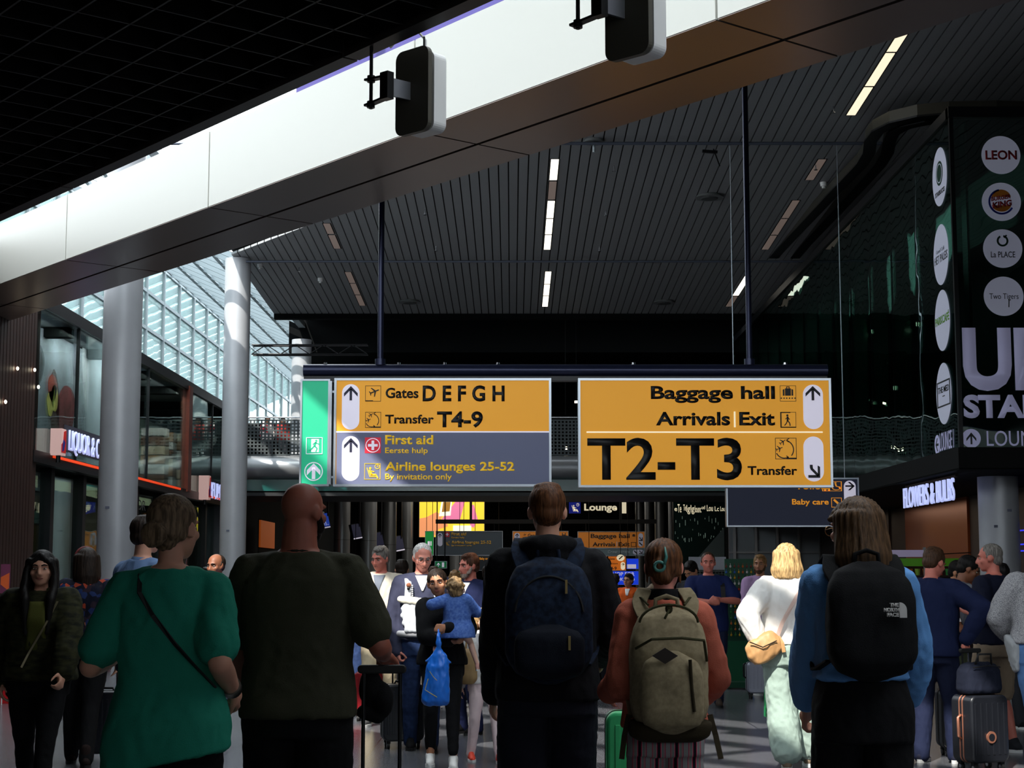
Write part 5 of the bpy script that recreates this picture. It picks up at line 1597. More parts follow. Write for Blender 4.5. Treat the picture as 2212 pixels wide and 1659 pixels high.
        def post(co, no):
            l = (np.c_[co, np.ones(len(co))] @ A.T)[:, :3]
            if style == 'curly': d = noise3(l, 150, sd)
            else:
                th = np.arctan2(l[:, 1] - .02, l[:, 0]); d = noise3(np.c_[th * .5, l[:, 2] * .25, th * .2], 46, sd, 3)
            return co + no * (d * amp)[:, None]
        return remesh(q, 'hair', mat, s.root, vx, 2, post)
    # ------------------------------------------------ clothes
    def top(s, mat, name='shirt', sleeve='long', hemtilt=0.0, hem=.88, off=.016, loose=0.0, collar=None, neckline=1.485, fold=.006, flare=0.0, sleeve_r=1.0, drop=0.0, seed=0, cuff=None):
        k, q = s.k, MB()
        rs = s.rings(hem, neckline, off, 12, flare)
        rs = [(cx, cy, z, rx + loose * max(0, min(1, (1.40 - z / k) / .25)), ry + loose * .8 * max(0, min(1, (1.40 - z / k) / .25))) for cx, cy, z, rx, ry in rs]
        q.loft(rs, 28, 2.3)
        for a in 'AB':
            g = s.sign[a]; S, E, Wr = s.S[a], s.E[a], s.Wr[a]; w = (.5 + .5 * s.w) * sleeve_r
            q.caps((g * .055 * k, s.fy(1.44) + .01, 1.438 * k), S, .05 * k + off * .7, .060 * k * w + off * .8)
            if sleeve == 'long':
                q.chain([S, (S + E) / 2, E, (E + Wr) / 2, Wr - (Wr - E) * .04], [.058 * k * w + off, .054 * k * w + off, .047 * k * w + off, .043 * k * w + off, .033 * k * w + off * .8])
            elif sleeve == 'elbow':
                q.chain([S, (S + E) / 2, E + (Wr - E) * .12], [.060 * k * w + off, .057 * k * w + off * 1.2, .050 * k * w + off * 1.3])
            elif sleeve == 'short':
                q.chain([S, S + (E - S) * .75], [.060 * k * w + off, .057 * k * w + off * 1.25])
            elif sleeve == 'pushed':
                P = E + (Wr - E) * .72
                q.chain([S, (S + E) / 2, E, E + (Wr - E) * .4, P], [.060 * k * w + off, .060 * k * w + off, .058 * k * w + off, .058 * k * w + off, .044 * k * w + off])
        fo, hz = folds(fold, 15, s.seed + seed), hem * k
        def hemfold(co, no):
            co = fo(co, no)
            if hemtilt:
                f = np.clip(1 - (co[:, 2] - hz) / .35, 0, 1) * (np.abs(co[:, 0]) < .36)
                co[:, 2] -= f * hemtilt * co[:, 0]
            return co
        o = remesh(q, name, mat, s.root, s.vox, 4, hemfold)
        if cuff:
            for a in 'AB':
                E, Wr = s.E[a], s.Wr[a]; f = .96 if sleeve == 'long' else (.72 if sleeve == 'pushed' else .1)
                p = E + (Wr - E) * f; d = (Wr - E).normalized()
                r0 = (.033 if sleeve == 'long' else .042) * k * sleeve_r + off * .9
                q = MB(); q.chain([p - d * .03, p + d * .03], [r0 + .003, r0 + .001]); remesh(q, 'cuff', cuff, o, s.vox, 2)
        if collar:
            q = MB(); n = s.neck
            c0 = Vector((0, n.y - .002, 1.478 * k)); R = (.066 if s.sex == 'm' else .060) * k * (.8 if s.child else 1)
            q.tube([(R * math.cos(t), c0.y + R * 1.02 * math.sin(t) , c0.z + .012 * math.sin(t)) for t in np.linspace(0, 2 * math.pi, 25)[:-1]], .011 * k, 8, True)
            q.build('collar', collar, o, smooth='all', local=True)
        return o
    def shirt_collar(s, mat, parent=None, open_=.06):
        """turned-down shirt collar with an open front"""
        k = s.k; q = MB(); R = .064 * k; n = s.neck; out, inn = [], []
        for i, t in enumerate(np.linspace(-math.pi / 2 + .25, 1.5 * math.pi - .25, 27)):
            f = abs(i - 13) / 13
            x, y = math.cos(t), math.sin(t)
            q_ = .035 * k + .018 * k * f ** 3
            inn.append((R * x, n.y + R * y + .004, 1.505 * k - .018 * k * f))
            out.append((R * 1.28 * x, n.y + R * 1.25 * y, 1.505 * k - .018 * k * f - q_))
        for a in range(26):
            v = [q._v(p) for p in (inn[a], inn[a + 1], out[a + 1], out[a])]; q.bm.faces.new(v)
        bmesh.ops.remove_doubles(q.bm, verts=q.bm.verts[:], dist=1e-5)
        o = q.build('collar', mat, parent or s.root, smooth='all', local=True)
        sd = o.modifiers.new('thick', 'SOLIDIFY'); sd.thickness = .006
        return o
    def front_panel(s, mat, name, z0, z1, wtop, wbot, off=.022, parent=None, zs=None):
        """a piece lying on the chest: shirt front between lapels, V neck, print"""
        q = MB(); k = s.k; n = 10; rows = []
        for i in range(n + 1):
            z = z0 + (z1 - z0) * i / n
            rx, ry, cy = tr_at(s.tab, z); w = wbot + (wtop - wbot) * i / n
            row = []
            for j in range(7):
                x = (j / 3 - 1) * w * k
                R, D = rx * s.w * k + off, ry * (s.w * .6 + .4) * k + off
                b = s.belly * math.exp(-((z - 1.06) / .16) ** 2)
                y = -(D + b * .8) * (max(0.0, 1 - (abs(x) / R) ** 2.3)) ** (1 / 2.3) + cy * k + s.fy(z) - b * .6
                row.append(q._v((x, y - .004, z * k)))
            rows.append(row)
        for a, b in zip(rows, rows[1:]):
            for j in range(6): q.bm.faces.new([a[j], a[j + 1], b[j + 1], b[j]])
        o = q.build(name, mat, parent or s.root, smooth='all', local=True)
        sd = o.modifiers.new('thick', 'SOLIDIFY'); sd.thickness = .008
        return o
    def bottoms(s, mat, name='trousers', length='long', off=.014, wide=0.0, waist=1.03, fold=.005, seed=5, skinny=False):
        k, q = s.k, MB()
        q.loft(s.rings(.80, waist, off, 6), 24, 2.2)
        for g in (1, -1):
            H, K, A = s.hip[g], s.knee[g], s.ank[g]
            r = [.094 * k * s.w + off * .5, .080 * k * s.w + off, .058 * k + off + wide * .6, .055 * k + off * .8 + wide * .9, .046 * k + off * .8 + wide]
            if skinny: r = [.092 * k * s.w, .076 * k * s.w + off * .4, .057 * k + off * .4, .053 * k + off * .4, .038 * k + off * .5]
            P = [H, (H + K) / 2, K, K * .6 + A * .4, A + Vector((0, .004, -.02))]
            if length == 'knee': P, r = P[:2] + [K + (H - K) * .08], r[:2] + [r[2] + .012]
            if length == 'ankle': P[-1] = A + Vector((0, 0, .07 * k))
            q.chain(P, r, 18)
        return remesh(q, name, mat, s.root, s.vox, 4, folds(fold, 18, s.seed + seed, (1, 1, .8)))
    def shoes(s, mat, sole=None, kind='trainer', high=False):
        k = s.k
        for g in (1, -1):
            A = s.ank[g]; q = MB()
            z0 = A.z - .085 * k
            q.caps((A.x, A.y + .035 * k, z0 + .050 * k), (A.x, A.y - .10 * k, z0 + .042 * k), .040 * k, .040 * k)
            q.caps((A.x, A.y - .10 * k, z0 + .040 * k), (A.x + g * .006, A.y - .165 * k, z0 + .034 * k), .042 * k, .028 * k)
            q.caps((A.x, A.y + .01, z0 + .05 * k), (A.x, A.y + .004, z0 + (.15 if high else .09) * k), .042 * k, .045 * k)
            q.caps((A.x, A.y - .02, z0 + .085 * k), (A.x, A.y - .10 * k, z0 + .056 * k), .034 * k, .030 * k)
            o = remesh(q, 'shoe', mat, s.root, .009, 2)
            pts = []
            for i in range(24):
                t = 2 * math.pi * i / 24; c, sn = math.cos(t), math.sin(t)
                pts.append((A.x + .046 * k * c * (1.0 if sn < 0 else .86), A.y - .062 * k + sn * .142 * k))
            q = MB(); q.prism(pts, (0, 0, z0), (1, 0, 0), (0, 1, 0), .026 * k); q.build('sole', sole or m_solek, o, local=True)
    def strap(s, pts, w, mat, name, h=.006, side=(0, 0, 1), parent=None):
        q = MB(); q.ribbon(pts, w, h, side if isinstance(side, list) else Vector(side)); return q.build(name, mat, parent or s.root, local=True)
    def surf(s, x, z, back=True, off=.03):
        """local point on the trunk's surface (back or front) at sideways x (metres) and height z (1.75 m units)"""
        rx, ry, cy = tr_at(s.tab, z); k = s.k
        b = s.belly * math.exp(-((z - 1.06) / .16) ** 2)
        R, D = rx * s.w * k + off, ry * (s.w * .6 + .4) * k + off + b * .8
        y = D * (max(0.0, 1 - min(.995, abs(x) / R) ** 2.3)) ** (1 / 2.3)
        return Vector((x, (y if back else -y) + cy * k + s.fy(z) - b * .6, z * k))

def backpack(P, label, mat, w, h, d, z0, pocket=None, pocket_h=.45, strap_mat=None, handle=True, base=None, extra=None, xoff=0.0, sw=.066):
    """worn rucksack: a thing of its own, built in its wearer's frame"""
    r = empty('backpack', tuple(P.root.location), P.yaw, label, 'backpack')
    sm = strap_mat or mat
    zm = (z0 + h * .6) / P.k
    yb = P.surf(0, min(1.36, max(1.05, zm)), True, .022).y - .01
    q = MB(); n = 12
    rs = []
    for i in range(n + 1):
        t = i / n
        f = math.sin(min(1, t * 5) * math.pi / 2) ** .5 * math.sin(min(1, (1 - t) * 2.6) * math.pi / 2) ** .45
        f = max(.10, f)
        dd = d * (.35 + .65 * f) * (1 - .28 * t)
        rs.append((xoff, yb + dd / 2 - .004, z0 + h * t, w / 2 * (.78 + .22 * min(1, t * 4)) * f ** .55, dd / 2))
    q.loft(rs, 28, 3.2)
    remesh(q, 'main_body', mat, r, .010, 3, folds(.004, 18, P.seed + 71))
    if pocket:
        q = MB(); ph = h * pocket_h; rs = []
        for i in range(9):
            t = i / 8
            f = max(.12, math.sin(min(1, t * 4) * math.pi / 2) ** .5 * math.sin(min(1, (1 - t) * 3) * math.pi / 2) ** .5)
            rs.append((xoff, yb + d * .86 + .02 * f, z0 + h * .05 + ph * t, w * .40 * f ** .6, .045 * f + .01))
        q.loft(rs, 24, 3.0)
        remesh(q, 'front_pocket', pocket, r, .010, 3, folds(.003, 20, P.seed + 72))
    if base:
        q = MB(); q.loft([(xoff, yb + d * .40, z0 - .012 + h * .16 * t, (w / 2 + .008) * f, (d * .46) * f) for t, f in ((0, .72), (.25, .97), (.7, 1.04), (1, 1.02))], 26, 3.2)
        remesh(q, 'base_panel', base, r, .010, 2)
    for g in (1, -1):
        pts = []
        x = g * w * .36
        zt = 1.462
        sh = Vector((g * .098 * P.k * P.w, P.fy(1.45) + .012, 1.462 * P.k + .066))
        pts = [Vector((x * .8, yb + .02, min(z0 + h * .93, 1.42 * P.k))), Vector((x * .95, P.surf(x, 1.42, True, .045).y * .8, 1.452 * P.k + .022)), sh, P.surf(x * 1.15, 1.40, False, .042), P.surf(x * 1.2, 1.28, False, .034), P.surf(x * 1.35, 1.16, False, .034),
               Vector((g * (tr_at(P.tab, 1.08)[0] * P.w * P.k + .045), P.fy(1.08), 1.08 * P.k)), Vector((g * w * .46, yb + .03, z0 + .08))]
        cr = []
        for i in range(len(pts) - 1):
            for t in (0, .34, .67): 
                p0, p1, p2, p3 = pts[max(i - 1, 0)], pts[i], pts[i + 1], pts[min(i + 2, len(pts) - 1)]
                cr.append(.5 * ((2 * p1) + (p2 - p0) * t + (2 * p0 - 5 * p1 + 4 * p2 - p3) * t * t + (3 * p1 - p0 - 3 * p2 + p3) * t ** 3))
        cr.append(pts[-1])
        ws = [sw * P.k if i < 12 else .026 for i in range(len(cr))]
        q = MB(); q.ribbon(cr, ws, .014, Vector((1, .0, .0))); o = q.build('shoulder_strap', sm, r, smooth=True, local=True, bevel=.004)
    if handle:
        q = MB(); q.tube([(xoff - .05, yb + .035, z0 + h * .95), (xoff - .045, yb + .03, z0 + h + .03), (xoff, yb + .03, z0 + h + .045), (xoff + .045, yb + .03, z0 + h + .03), (xoff + .05, yb + .035, z0 + h * .95)], .010, 8); q.build('carry_handle', sm, r, smooth='all', local=True)
    return r, yb
# ================================================================== THE CAST
def rel(px, py, Y, x, Yr):
    """offset from a root at (x, Yr) of the point seen at (px, py), Y metres ahead"""
    p = W(px, py, Y); return (p.x - x, Y - Yr, p.z)
H_ = {n: hairmat(n, c) for n, c in dict(black=(20, 17, 16), dark=(38, 28, 22), brown=(70, 48, 34), ash=(120, 100, 78), ginger=(96, 60, 36), grey=(120, 114, 108), silver=(206, 202, 198), blond=(196, 160, 110), goldb=(150, 112, 70), toddler=(140, 112, 78)).items()}
c_black = clothmat('black', (16, 16, 18)); c_navy = clothmat('navy', (22, 28, 52)); c_jean = clothmat('denim', (40, 56, 92), var=.25, vscale=30); c_white = clothmat('white', (236, 234, 230))
c_darkgrey = clothmat('charcoal', (44, 45, 50)); c_beige = clothmat('beige', (196, 180, 150))
m_strapk = M('strap_black', (14, 14, 15), .6); m_watch = M('watch_black', (16, 16, 18), .35)
def pattern(name, stops, scale, kind='voronoi', stretch=(1, 1, 1), rough=.85):
    m = M('cloth_' + name, stops[0][1], rough, spec=.15); nt = m.node_tree; p = nt.nodes['Principled BSDF']
    tc = nt.nodes.new('ShaderNodeTexCoord'); mp = nt.nodes.new('ShaderNodeMapping'); mp.inputs['Scale'].default_value = stretch
    if kind == 'voronoi': t = nt.nodes.new('ShaderNodeTexVoronoi'); t.inputs['Scale'].default_value = scale; o = t.outputs['Color']
    elif kind == 'wave': t = nt.nodes.new('ShaderNodeTexWave'); t.inputs['Scale'].default_value = scale; t.inputs['Distortion'].default_value = 1.0; o = t.outputs['Fac']
    else: t = nt.nodes.new('ShaderNodeTexNoise'); t.inputs['Scale'].default_value = scale; t.inputs['Detail'].default_value = 4; o = t.outputs['Fac']
    r = nt.nodes.new('ShaderNodeValToRGB'); r.color_ramp.interpolation = 'CONSTANT' if kind != 'soft' else 'LINEAR'
    e = r.color_ramp.elements
    while len(e) < len(stops): e.new(.5)
    for i, (pos, c) in enumerate(stops): e[i].position = pos; e[i].color = lin(c) + (1,)
    nt.links.new(tc.outputs['Object'], mp.inputs[0]); nt.links.new(mp.outputs[0], t.inputs['Vector']); nt.links.new(o, r.inputs['Fac']); nt.links.new(r.outputs['Color'], p.inputs['Base Color'])
    return m
c_floral = pattern('floral', [(0, (16, 18, 34)), (.45, (30, 44, 84)), (.56, (16, 18, 30)), (.66, (150, 60, 40)), (.74, (40, 30, 40)), (.9, (180, 110, 60))], 26)
c_camo = pattern('dark_green_quilt', [(.35, (18, 20, 12)), (.6, (44, 44, 24))], 14, 'soft', (1, 1, 3))
c_stripe = pattern('striped', [(0, (150, 150, 150)), (.16, (176, 40, 76)), (.26, (190, 150, 150)), (.40, (40, 36, 50)), (.47, (170, 160, 158)), (.60, (92, 122, 116)), (.74, (180, 170, 168)), (.84, (190, 60, 90)), (.94, (30, 30, 40))], 4.2, 'wave', (1, .6, .04))
c_heather = pattern('heather_grey', [(.35, (110, 110, 116)), (.62, (190, 188, 190))], 160, 'soft')
c_leafy = pattern('leaf_print', [(0, (40, 42, 44)), (.5, (196, 196, 190)), (.75, (90, 92, 92))], 22)
c_silver = pattern('silver_print', [(.35, (150, 152, 156)), (.6, (232, 230, 228))], 9, 'soft')
c_bluedot = pattern('blue_dotted', [(.3, (54, 86, 156)), (.7, (92, 122, 186))], 60, 'soft')

def watch(P, a, mat=m_watch, t=.9):
    E, Wr = P.E[a], P.Wr[a]; d = (Wr - E).normalized(); p = E + (Wr - E) * t
    q = MB(); q.cyl(p - d * .012, p + d * .012, .037 * P.k, seg=20); o = q.build('wristband', mat, P.root, smooth=True, local=True)

# ---------------------------------------------------------------- walking away, close to the viewer
Y, x = 6.15, -1.285
p = Person('woman with pinned up blond bun in a loose teal green tunic, seen from behind', x, Y, 180, 1.79, 'f', 'fair', 1.10, voxel=.0085, handA=rel(258, 1412, 6.40, x, Y), handB=rel(504, 1492, 6.24, x, Y), elbA=(-.1, -1, 0), elbB=(.05, -1, 0), head=(-24, 0, 0), curlB=.5, feet=((-.12, .1, 0), (.12, -.12, 0)))
p.hair('bun', H_['ash'], 1)
c_teal = clothmat('teal', (42, 142, 118))
p.top(c_teal, 'tunic', 'short', hemtilt=.20, hem=.79, off=.018, loose=.010, fold=.008, flare=.012, sleeve_r=.92, neckline=1.485)
p.bottoms(c_black); p.shoes(c_black); watch(p, 'B'); watch(p, 'B', M('bracelet_silver', (120, 118, 112), .4, metal=.6), .84)
L = [p.surf(.10, 1.455, True, .035) + Vector((0, -.03, .01)), p.surf(.085, 1.40, True, .045), p.surf(.03, 1.32, True, .047), p.surf(-.05, 1.22, True, .046), p.surf(-.13, 1.13, True, .046), p.surf(-.19, 1.06, True, .046)]
p.strap(L, .016, m_strapk, 'bag_strap', .006, (1, 0, .8))
p.face()
EARR = MB()
Y, x = 6.62, -.862
p = Person('bald bearded man in a dark olive T-shirt leaning on a suitcase handle', x, Y, 180, 1.87, 'm', 'ruddy', 1.13, voxel=.0085, handA=rel(530, 1505, 6.9, x, Y), handB=rel(830, 1416, 6.85, x, Y), elbA=(-.25, -1, 0), elbB=(.05, -1, .1), head=(-32, 2, 0), curlA=.6, curlB=1.15, palmB=(0, .2, -1), neck=1.3, feet=((-.13, .12, 0), (.13, -.1, 0)))
c_olive = clothmat('dark_olive', (60, 60, 46))
p.top(c_olive, 'tshirt', 'short', hem=.875, off=.018, loose=.016, fold=.007, collar=clothmat('dark_olive_rib', (44, 44, 36)), sleeve_r=1.0)
p.bottoms(c_black); p.shoes(c_black); p.face(beard=(24, 18, 16))
GRIP_BALD = p.grip('B')

Y, x = 7.45, .162
p = Person('tall man in a black hooded jacket with a dark navy backpack, back to viewer', x, Y, 180, 1.905, 'm', 'fair', 1.10, voxel=.0085, handA=rel(1066, 1502, 7.68, x, Y), handB=(.27, .30, 1.12), elbA=(-.3, -1, 0), elbB=(.3, -1, -.2), head=(0, 4, 0), curlA=.35, feet=((-.13, -.1, 0), (.12, .12, 0)))
p.hair('short', H_['ginger'], 2)
p.top(clothmat('jacket_black', (20, 20, 23)), 'hooded_jacket', 'long', hem=.86, off=.026, loose=.012, fold=.007, sleeve_r=1.0, cuff=c_black)
q = MB(); n = p.neck
q.tube([(.105 * math.cos(t), n.y + .035 + .095 * math.sin(t), 1.50 * p.k - .008 * math.sin(t)) for t in np.linspace(-.35, math.pi + .35, 15)], [.030 + .022 * math.sin(min(math.pi, max(0, t))) for t in np.linspace(-.35, math.pi + .35, 15)], 12)
q.ell((0, n.y + .12, 1.45 * p.k), (.10, .05, .075)); remesh(q, 'hood', clothmat('jacket_black', (20, 20, 23)), p.root, .010, 3, folds(.004, 20, 4))
p.bottoms(clothmat('shorts_navy', (30, 32, 42)), 'shorts', 'knee', off=.022, wide=.02, waist=1.03)
p.shoes(c_darkgrey, m_sole); p.face()
c_pack = pattern('pack_navy', [(.4, (20, 26, 40)), (.62, (30, 42, 62))], 40, 'soft')
r, yb = backpack(p, 'dark navy patterned backpack on the tall hooded man', c_pack, .385, .555, .22, 1.02, clothmat('pack_navy_pocket', (20, 24, 34)), .42)
q = MB(); q.tube([(.150 * math.cos(t), yb + .175 - .03 * math.sin(t), 1.32 + .17 * math.sin(t)) for t in np.linspace(.1, math.pi - .1, 19)], .005, 6); q.build('zipper', m_strapk, r, local=True)
for xx, zz in ((-.075, 1.475), (-.085, 1.235)): q = MB(); q.box((xx - .005, yb + .17, zz - .06), (xx + .005, yb + .185 if zz > 1.3 else yb + .27, zz)); q.build('zip_pull', M('brass_dull', (130, 112, 70), .4, metal=.7), r, local=True)
q = MB(); q.box((-.03 - .0, yb + .245, 1.105), (.03, yb + .262, 1.118)); q.build('brand_tag', M('tag_pale', (150, 140, 110), .6), r, local=True)

Y, x = 6.92, .642
p = Person('woman with clipped up hair in a peach sweatshirt and striped trousers, seen from behind', x, Y, 180, 1.64, 'f', 'pink', .86, voxel=.0085, handA=rel(1318, 1492, 7.08, x, Y), handB=(.20, .30, .98), elbA=(.1, -1, .1), elbB=(.28, -1, -.1), head=(-8, 2, 0), curlA=.7, feet=((-.10, .1, 0), (.10, -.1, 0)))
p.hair('updo', H_['ginger'], 3, amp=.005)
c_peach = clothmat('peach', (186, 98, 78))
p.top(c_peach, 'sweatshirt', 'long', hem=.92, off=.026, loose=.018, fold=.008, sleeve_r=1.02, cuff=c_peach, collar=c_peach)
q = MB(); n = p.neck; q.loft([(0, n.y, 1.475 * p.k, .078, .078), (0, n.y - .002, 1.50 * p.k, .075, .074), (0, n.y - .008, 1.535 * p.k, .072, .072)], 24); remesh(q, 'roll_neck', c_black, p.root, .009, 2)
p.bottoms(c_stripe, 'striped_trousers', 'long', off=.020, wide=.045); p.shoes(c_white, m_sole); p.face()
q = MB(); q.T = p.HM
q.tube([(.012 + .022 * math.cos(t), .142, -.002 + .020 * math.sin(t)) for t in np.linspace(0, 6.28, 15)[:-1]], .0075, 8, True); q.tube([(-.008, .142, .006), (-.018, .138, .04), (-.012, .125, .085)], [.009, .008, .004], 8)
q.build('hair_clip', M('clip_turquoise', (70, 130, 120), .25), p.root, smooth='all', local=True)
c_sand = pattern('sand_canvas', [(.35, (132, 118, 92)), (.65, (150, 136, 108))], 50, 'soft'); c_olive2 = clothmat('pack_olive', (62, 60, 38)); c_umber = clothmat('pack_umber', (50, 42, 28))
r, yb = backpack(p, 'sand coloured hiking backpack with olive trim on the woman in peach', c_sand, .32, .53, .22, .835, c_sand, .62, c_sand, True, c_umber)
yf = yb + .23
q = MB(); q.prism([(-.052, 0), (0, -.032), (.052, 0), (0, .032)], (.03, yf + .022, 1.175), (-1, 0, 0), (0, 0, 1), .01); q.build('diamond_patch', M('patch_dark', (36, 26, 20), .7), r, local=True)
q = MB(); q.tube([(-.15, yb + .15, 1.15), (-.13, yf - .0, 1.235), (-.04, yf + .015, 1.245), (.08, yf + .01, 1.24), (.14, yb + .17, 1.20)], .006, 6); q.build('zipper', c_olive2, r, local=True)
q = MB(); q.tube([(-.07, yf + .03, 1.16), (-.075, yf + .03, 1.05), (-.085, yf + .03, .955)], .007, 6); q.build('side_zip', c_umber, r, local=True)
q = MB(); q.tube([(.12 * math.cos(t), yb + .12 + .02 * math.sin(t), 1.30 + .075 * math.sin(t)) for t in np.linspace(.05, math.pi - .05, 17)], .0055, 6); q.build('top_zip', c_olive2, r, local=True)
q = MB(); q.ell((.0, yb + .13, 1.36), (.016, .012, .022)); q.tube([(.0, yb + .14, 1.355), (.02, yb + .16, 1.32)], .005, 6); q.build('cord_knot', c_olive2, r, smooth='all', local=True)
for g in (1, -1):
    q = MB(); q.ribbon([(g * .165, yb + .1, .93), (g * .185, yb + .12, .85), (g * .20, yb + .16, .76)], .022, .006, (1, 0, 0)); q.build('loose_strap', c_umber, r, local=True)
    q = MB(); q.tube([Vector((g * .075, yb + .02, 1.372)), Vector((g * .10, yb - .02, 1.40)), Vector((g * .13, yb - .06, 1.405))], .005, 6); q.build('strap_piping', c_olive2, r, local=True)
text('brand_lettering', 'Quechua', Vector((p.root.location.x, p.root.location.y, 0)) + Vector((-.06, -(yb + .212), .885)), XU, ZU, 0, .12, 0, .016, M('print_grey_soft', (120, 116, 100), .6), r, .0)

Y, x = 6.73, 1.43
p = Person('person with a brown bob and glasses in a blue sweatshirt, back to the viewer', x, Y, 180, 1.805, 'f', 'fair', 1.05, voxel=.0085, handA=rel(1741, 1525, 7.0, x, Y), handB=rel(1962, 1515, 7.0, x, Y), elbA=(-.35, -1, 0), elbB=(.35, -1, 0), head=(34, 3, 0), curlA=.75, curlB=.7, feet=((-.12, .08, 0), (.12, -.1, 0)))
p.hair('bob', hairmat('bobbrown', (84, 62, 42)), 4, .135, amp=.006)
c_blue = clothmat('sky_blue', (96, 146, 202))
p.top(c_blue, 'sweatshirt', 'pushed', hem=1.04, off=.026, loose=.012, fold=.009, sleeve_r=.94, cuff=c_blue, collar=c_blue)
p.bottoms(c_black, 'trousers', 'long', off=.016, waist=1.08, wide=.01); p.shoes(c_black, m_sole); p.face(glasses=M('glasses_gold', (150, 110, 60), .25, metal=.8)); watch(p, 'A', t=.88); watch(p, 'A', M('bracelet_grey', (100, 96, 90), .5), .80); watch(p, 'B', t=.90)
r, yb = backpack(p, 'black backpack with a small white logo on the person in blue', clothmat('pack_black', (15, 15, 17)), .355, .475, .20, 1.075, None, .5, clothmat('pack_black2', (12, 12, 13)), sw=.088)
pl = p.root.location
m_logo = M('logo_white', (196, 194, 192), .5, emit=.03)
ys = pl.y - (yb + .172)
for i, (w_, t_) in enumerate((('THE', (.012, .045)), ('NORTH', (-.012, .047)), ('FACE', (.0, .045)))):
    text('logo_lettering', w_, (pl.x + .04, ys - .012, 1.372 - .019 * i), XU, ZU, t_[0], t_[1], 0, .015, m_logo, r, .03, thick=.012)
q = MB(); q.prism([(.05, -.042), (.078, -.042)] + [(.05 + .028 * math.cos(a), -.012 + .030 * math.sin(a)) for a in np.linspace(0, math.pi / 2, 8)], (pl.x + .04, ys - .010, 1.372), XU, ZU, .010); q.build('logo_dome', m_logo, r)
q = MB(); q.tube([(.148 * math.cos(t), yb + .135 - .03 * math.sin(t), 1.34 + .165 * math.sin(t)) for t in np.linspace(-.6, math.pi + .6, 25)], .004, 6); q.build('zipper', m_strapk, r, local=True)

# ---------------------------------------------------------------- the two women in shade at the side
Y, x = 10.3, -2.97
p = Person('woman with long dark hair in a dark quilted jacket walking towards the viewer', x, Y, 8, 1.64, 'f', 'fair', 1.12, handA=(-.24, -.02, .84), handB=rel(135, 1462, 10.0, x, Y), elbA=(-1, .3, 0), elbB=(1, .5, 0), curlB=.8, feet=((-.08, .12, 0), (.09, -.22, 0)))
p.hair('long', H_['black'], 5, .30); p.face(brow=(26, 20, 18))
p.top(c_camo, 'quilted_jacket', 'long', hem=.90, off=.036, loose=.02, fold=.008, sleeve_r=1.25)
p.front_panel(clothmat('green_top', (74, 76, 32)), 'green_shirt', 1.10, 1.42, .05, .07, .050)
p.bottoms(c_black, skinny=True); p.shoes(c_black); p.strap([p.surf(.12, 1.42, False, .06), p.surf(.05, 1.25, False, .066), p.surf(-.04, 1.08, False, .066), p.surf(-.08, .99, False, .066)], .012, M('strap_metal', (150, 140, 110), .35, metal=.6), 'bag_chain', .005, (1, 0, .6))
Y, x = 13.1, -3.42
p = Person('woman with a hairband in a dark flowered jacket walking away in the shade', x, Y, 195, 1.70, 'f', 'fair', 1.1, handB=(.26, .02, .84), feet=((-.10, .10, 0), (.10, -.22, 0)), head=(20, 0, 0))
p.hair('long', H_['dark'], 6, .12); p.top(c_floral, 'flowered_jacket', 'long', hem=.86, off=.03, loose=.015, sleeve_r=1.2); p.bottoms(c_black); p.shoes(clothmat('boot_dark', (36, 26, 24)), high=True); p.face()
q = MB(); q.T = p.HM; q.tube([(.091 * math.cos(t), .0, .045 + .088 * math.sin(t)) for t in np.linspace(.0, math.pi, 15)], .010, 8); q.build('hairband', M('hairband_red', (96, 24, 26), .6), p.root, smooth='all', local=True)
Y, x = 10.9, -2.46
p = Person('man with dark hair and glasses in a light blue shirt behind the woman in teal', x, Y, 140, 1.88, 'm', 'fair', 1.0, head=(-6, 4, 0))
p.hair('short', H_['dark'], 7); c_lblue = clothmat('light_blue', (104, 130, 170)); p.top(c_lblue, 'shirt', 'long', hem=.86, off=.02); p.shirt_collar(c_lblue); p.bottoms(c_navy); p.shoes(c_black); p.face(glasses=m_dark)

# ---------------------------------------------------------------- coming towards the viewer, in the sun
Y, x = 16.3, -2.95
p = Person('balding man in a bright blue suit jacket behind the woman in teal', x, Y, -12, 1.70, 'm', 'brown', 1.08, head=(-14, 6, 0), handB=(.30, -.05, .82))
p.hair('receding', H_['dark'], 8); p.face(brow=(30, 24, 20)); p.top(clothmat('royal_blue', (30, 46, 140)), 'suit_jacket', 'long', hem=.80, off=.026, loose=.012); p.front_panel(c_white, 'shirt_front', 1.20, 1.46, .055, .02, .034); p.shirt_collar(c_white)
p.bottoms(pattern('pale_striped', [(0, (210, 210, 214)), (.6, (60, 66, 90))], 16, 'wave', (.3, .3, 1))); p.shoes(c_black)
Y, x = 16.6, -1.33
p = Person('grey haired man in a cream zip sweater and beige trousers in full sun', x, Y, -8, 1.775, 'm', 'red', 1.04, belly=.02, head=(-20, 10, 0), handA=(-.30, -.05, .86), handB=(.27, -.12, .84), elbA=(-1, .5, 0), elbB=(1, .5, 0), feet=((-.10, -.2, 0), (.1, .15, 0)))
p.hair('short', H_['grey'], 9); p.face(brow=(100, 90, 80)); c_cream = clothmat('cream', (214, 204, 186)); p.top(c_cream, 'sweater', 'long', hem=.93, off=.024, loose=.014, fold=.008, cuff=c_cream)
c_grey = clothmat('shirt_grey', (110, 116, 128)); p.front_panel(c_grey, 'shirt_front', 1.28, 1.47, .06, .006, .030); p.shirt_collar(c_grey)
q = MB(); q.box((-.004, 0, 1.22 * p.k), (.004, .006, 1.30 * p.k)); o = q.build('zip', m_chrome, p.root, local=True); o.location = p.surf(0, 1.26, False, .03) * Vector((1, 1, 0)).length * 0 + Vector((0, p.surf(0, 1.26, False, .036).y, 0))
